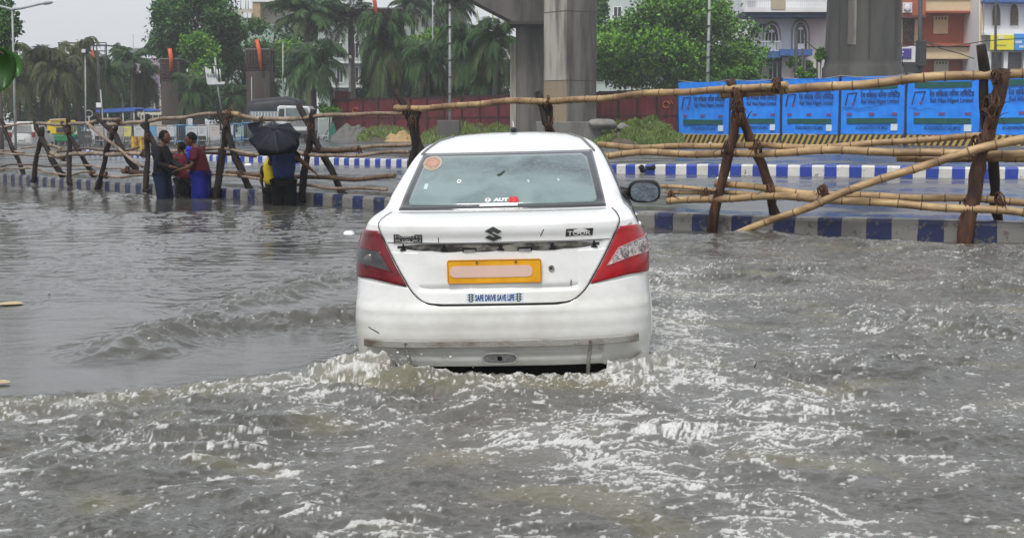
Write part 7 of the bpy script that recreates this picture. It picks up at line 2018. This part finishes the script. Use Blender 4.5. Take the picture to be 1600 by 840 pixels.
# yellow drums / plastic blocks
for k, (x, lab) in enumerate(((210, 'left of two rust-streaked yellow drums on the road'), (222, 'right of two rust-streaked yellow drums on the road'))):
    Y = 72; a = at(x, 213, Y); b = at(x, 236, Y)
    t = thing('drum', (a.x, Y, b.z), lab, 'drum', 'yellow drums'); z0, z1 = b.z, a.z
    rr = 5.2 * Y / F
    MB().tube([(a.x, Y, z0), (a.x, Y, z0 + .02), (a.x, Y, z1 - .04), (a.x, Y, z1)], [rr * .97, rr, rr, rr * .97], 20).build('barrel', mat('rusty_yellow', (.62, .40, .04), (.32, .15, .03), rough=.6, nscale=2.2, stretch=(3, 3, .5), contrast=(.45, .6)), t)
    for z in (z0 + (z1 - z0) * .36, z0 + (z1 - z0) * .68, z1 - .02): MB().tube([(a.x, Y, z - .02), (a.x, Y, z + .02)], rr * 1.05, 20).build('hoop', mat('drum_hoop', (.5, .34, .05)), t)
# dark notice board on the left road
Y = 80; a, b = at(122, 205, Y), at(143, 224, Y)
t = thing('notice_board', ((a.x + b.x) / 2, Y, b.z - .1), 'dark grey board with faint pale marks behind the left trestles', 'board')
MB().bb(a.x, b.x, Y, Y + .06, b.z, a.z).build('panel', mat('dark_board', (.045, .047, .047), (.06, .06, .06), rough=.6), t)
for k in range(4): MB().bb(at(126.5 + k * 3.4, 0, Y).x, at(128.4 + k * 3.4, 0, Y).x, Y - .02, Y, at(0, 215.5, Y).z, at(0, 211, Y).z).build('faint_mark', mat('mark_grey', (.22, .22, .22)), t)
for x in (124, 141): MB().tube([at(x, 224, Y), Vector((at(x, 224, Y).x, Y, tz(a.x, Y)))], .03, 5).build('leg', DPOLE, t)
t = thing('round_sign', (at(139, 176, 90).x, 90, -.2), 'round wire sign on a thin stem above the auto rickshaw', 'sign')
MB().tube([at(139, 181, 90) + Vector((.22 * math.cos(q), 0, .12 + .22 * math.sin(q))) for q in np.linspace(0, 6.2832, 17)], .035, 5).build('ring', GAL, t)
MB().tube([at(139, 181, 90), Vector((at(139, 181, 90).x, 90, -.2))], .04, 5).build('stem', GAL, t)

# ------------------------------------------------------------------ things floating on the water
def float_flat(px, py, rx, ry, h, m, label, name, seed, cat='litter'):
    c = gnd(px, py, 0.02); r = random.Random(seed); P = [Vector((c.x + rx * math.cos(q) * r.uniform(.8, 1.15), c.y + ry * math.sin(q) * r.uniform(.8, 1.15), .012)) for q in np.linspace(0, 6.2832, 13)[:-1]]
    mb = MB(); n = 12; top = [Vector((c.x + (p.x - c.x) * .6, c.y + (p.y - c.y) * .6, h)) for p in P]
    mb.grid([P, top], closed=True); mb.add(top, [tuple(range(12))], 0, True); mb.add(P, [tuple(range(12))[::-1]])
    tag(mb.build(name, m, origin=c), label, cat)
FOAMW = mat('wet_white_plastic', (.75, .76, .76), rough=.4); LEAFY = mat('yellow_dead_leaf', (.50, .42, .24), (.42, .32, .16), rough=.5)
float_flat(545, 364, .075, .16, .045, FOAMW, 'white piece of plastic floating left of the car tail lamp', 'plastic_scrap', 1)
float_flat(17, 472, .10, .09, .02, LEAFY, 'pale yellow leaf floating at the left edge, farther one', 'floating_leaf', 2, 'leaf'); float_flat(3, 594, .05, .04, .02, LEAFY, 'small pale leaf at the left edge, nearer the camera', 'floating_leaf', 3, 'leaf')
float_flat(77, 459, .015, .02, .02, BLK, 'tiny dark crumb floating right of the farther pale leaf', 'debris', 4)
c = gnd(1172, 586, .01); mb = MB().ell(c + Vector((0, 0, .012)), (.040, .05, .030), 12, 8); o = mb.build('floating_debris', BLK, origin=c); tag(o, 'small black scrap with a spike sticking out of the foam right of the car', 'litter')
MB().tube([c + Vector((.015, 0, .02)), c + Vector((.035, 0, .075))], [.006, .002], 6).build('spike', BLK, o)
for k, (x, y, s_) in enumerate(((412, 271, .10), (1110, 231, .14), (1130, 279, .18), (387, 258, .12))):
    float_flat(x, y, s_, s_ * .8, tz(gnd(x, y).x, gnd(x, y).y) + .05, FOAMW, ['white scrap on the water near the umbrella', 'white scrap on the wet road below the hoarding', 'white scrap on the road between the two kerbs', 'white bag lying on the water left of the umbrella'][k], 'plastic_scrap', 20 + k)
# spray thrown up by the wash
mb = MB(); r = random.Random(9); cw_, sw_ = math.cos(CARA), math.sin(CARA)
for k in range(700):
    if k < 400: lx_, ly_, hz_ = r.gauss(0, .46), r.gauss(-.33, .10), abs(r.gauss(0, .028)) - .01
    elif k < 740: lx_, ly_, hz_ = -.62 + r.gauss(0, .14), -.16 + r.gauss(0, .12), abs(r.gauss(0, .07)) + .01
    else: lx_, ly_, hz_ = .92 + abs(r.gauss(0, .12)), r.uniform(-.3, 2.6), abs(r.gauss(0, .04)) + .01
    s_ = r.uniform(.0015, .0040) * (1 if r.random() < .9 else 1.6)
    mb.ell((CARX + lx_ * cw_ - ly_ * sw_, CARY + lx_ * sw_ + ly_ * cw_, hz_), (s_ * r.uniform(1, 2.2), s_, s_ * r.uniform(.8, 1.5)), 6, 4)
sp_ = mb.build('spray', mat('spray_drops', (.62, .62, .60), rough=.15), fixn=False); tag(sp_, 'droplets of spray over the wash behind the car', 'spray', kind='stuff')
# black scrap stuck on the far kerb by the car
c = at(1010, 265, 37.40); r = random.Random(3); mb = MB()
for k in range(5): mb.ell(c + Vector((r.uniform(-.18, .18), r.uniform(-.05, .05), r.uniform(-.08, .08))), (r.uniform(.05, .10), .03, r.uniform(.04, .08)), 10, 7)
tag(mb.build('rag', cloth('black_rag', (.015, .015, .015)), origin=c), 'black rag caught on the far blue and white kerb just right of the car', 'rag')

# ------------------------------------------------------------------ rainy air
hz = MB().bb(-420, 420, -30, 420, -1.6, 26)
hm = bpy.data.materials.new('haze'); hm.use_nodes = True
N, L = hm.node_tree.nodes, hm.node_tree.links; N.clear()
pv = N.new('ShaderNodeVolumePrincipled'); pv.inputs['Color'].default_value = (.95, .97, 1.0, 1); pv.inputs['Density'].default_value = 0.0008; pv.inputs['Anisotropy'].default_value = 0.2
oo = N.new('ShaderNodeOutputMaterial'); L.new(pv.outputs[0], oo.inputs['Volume'])
ho = hz.build('haze', hm); tag(ho, kind='stuff'); ho['label'] = 'thin rainy haze over the street'
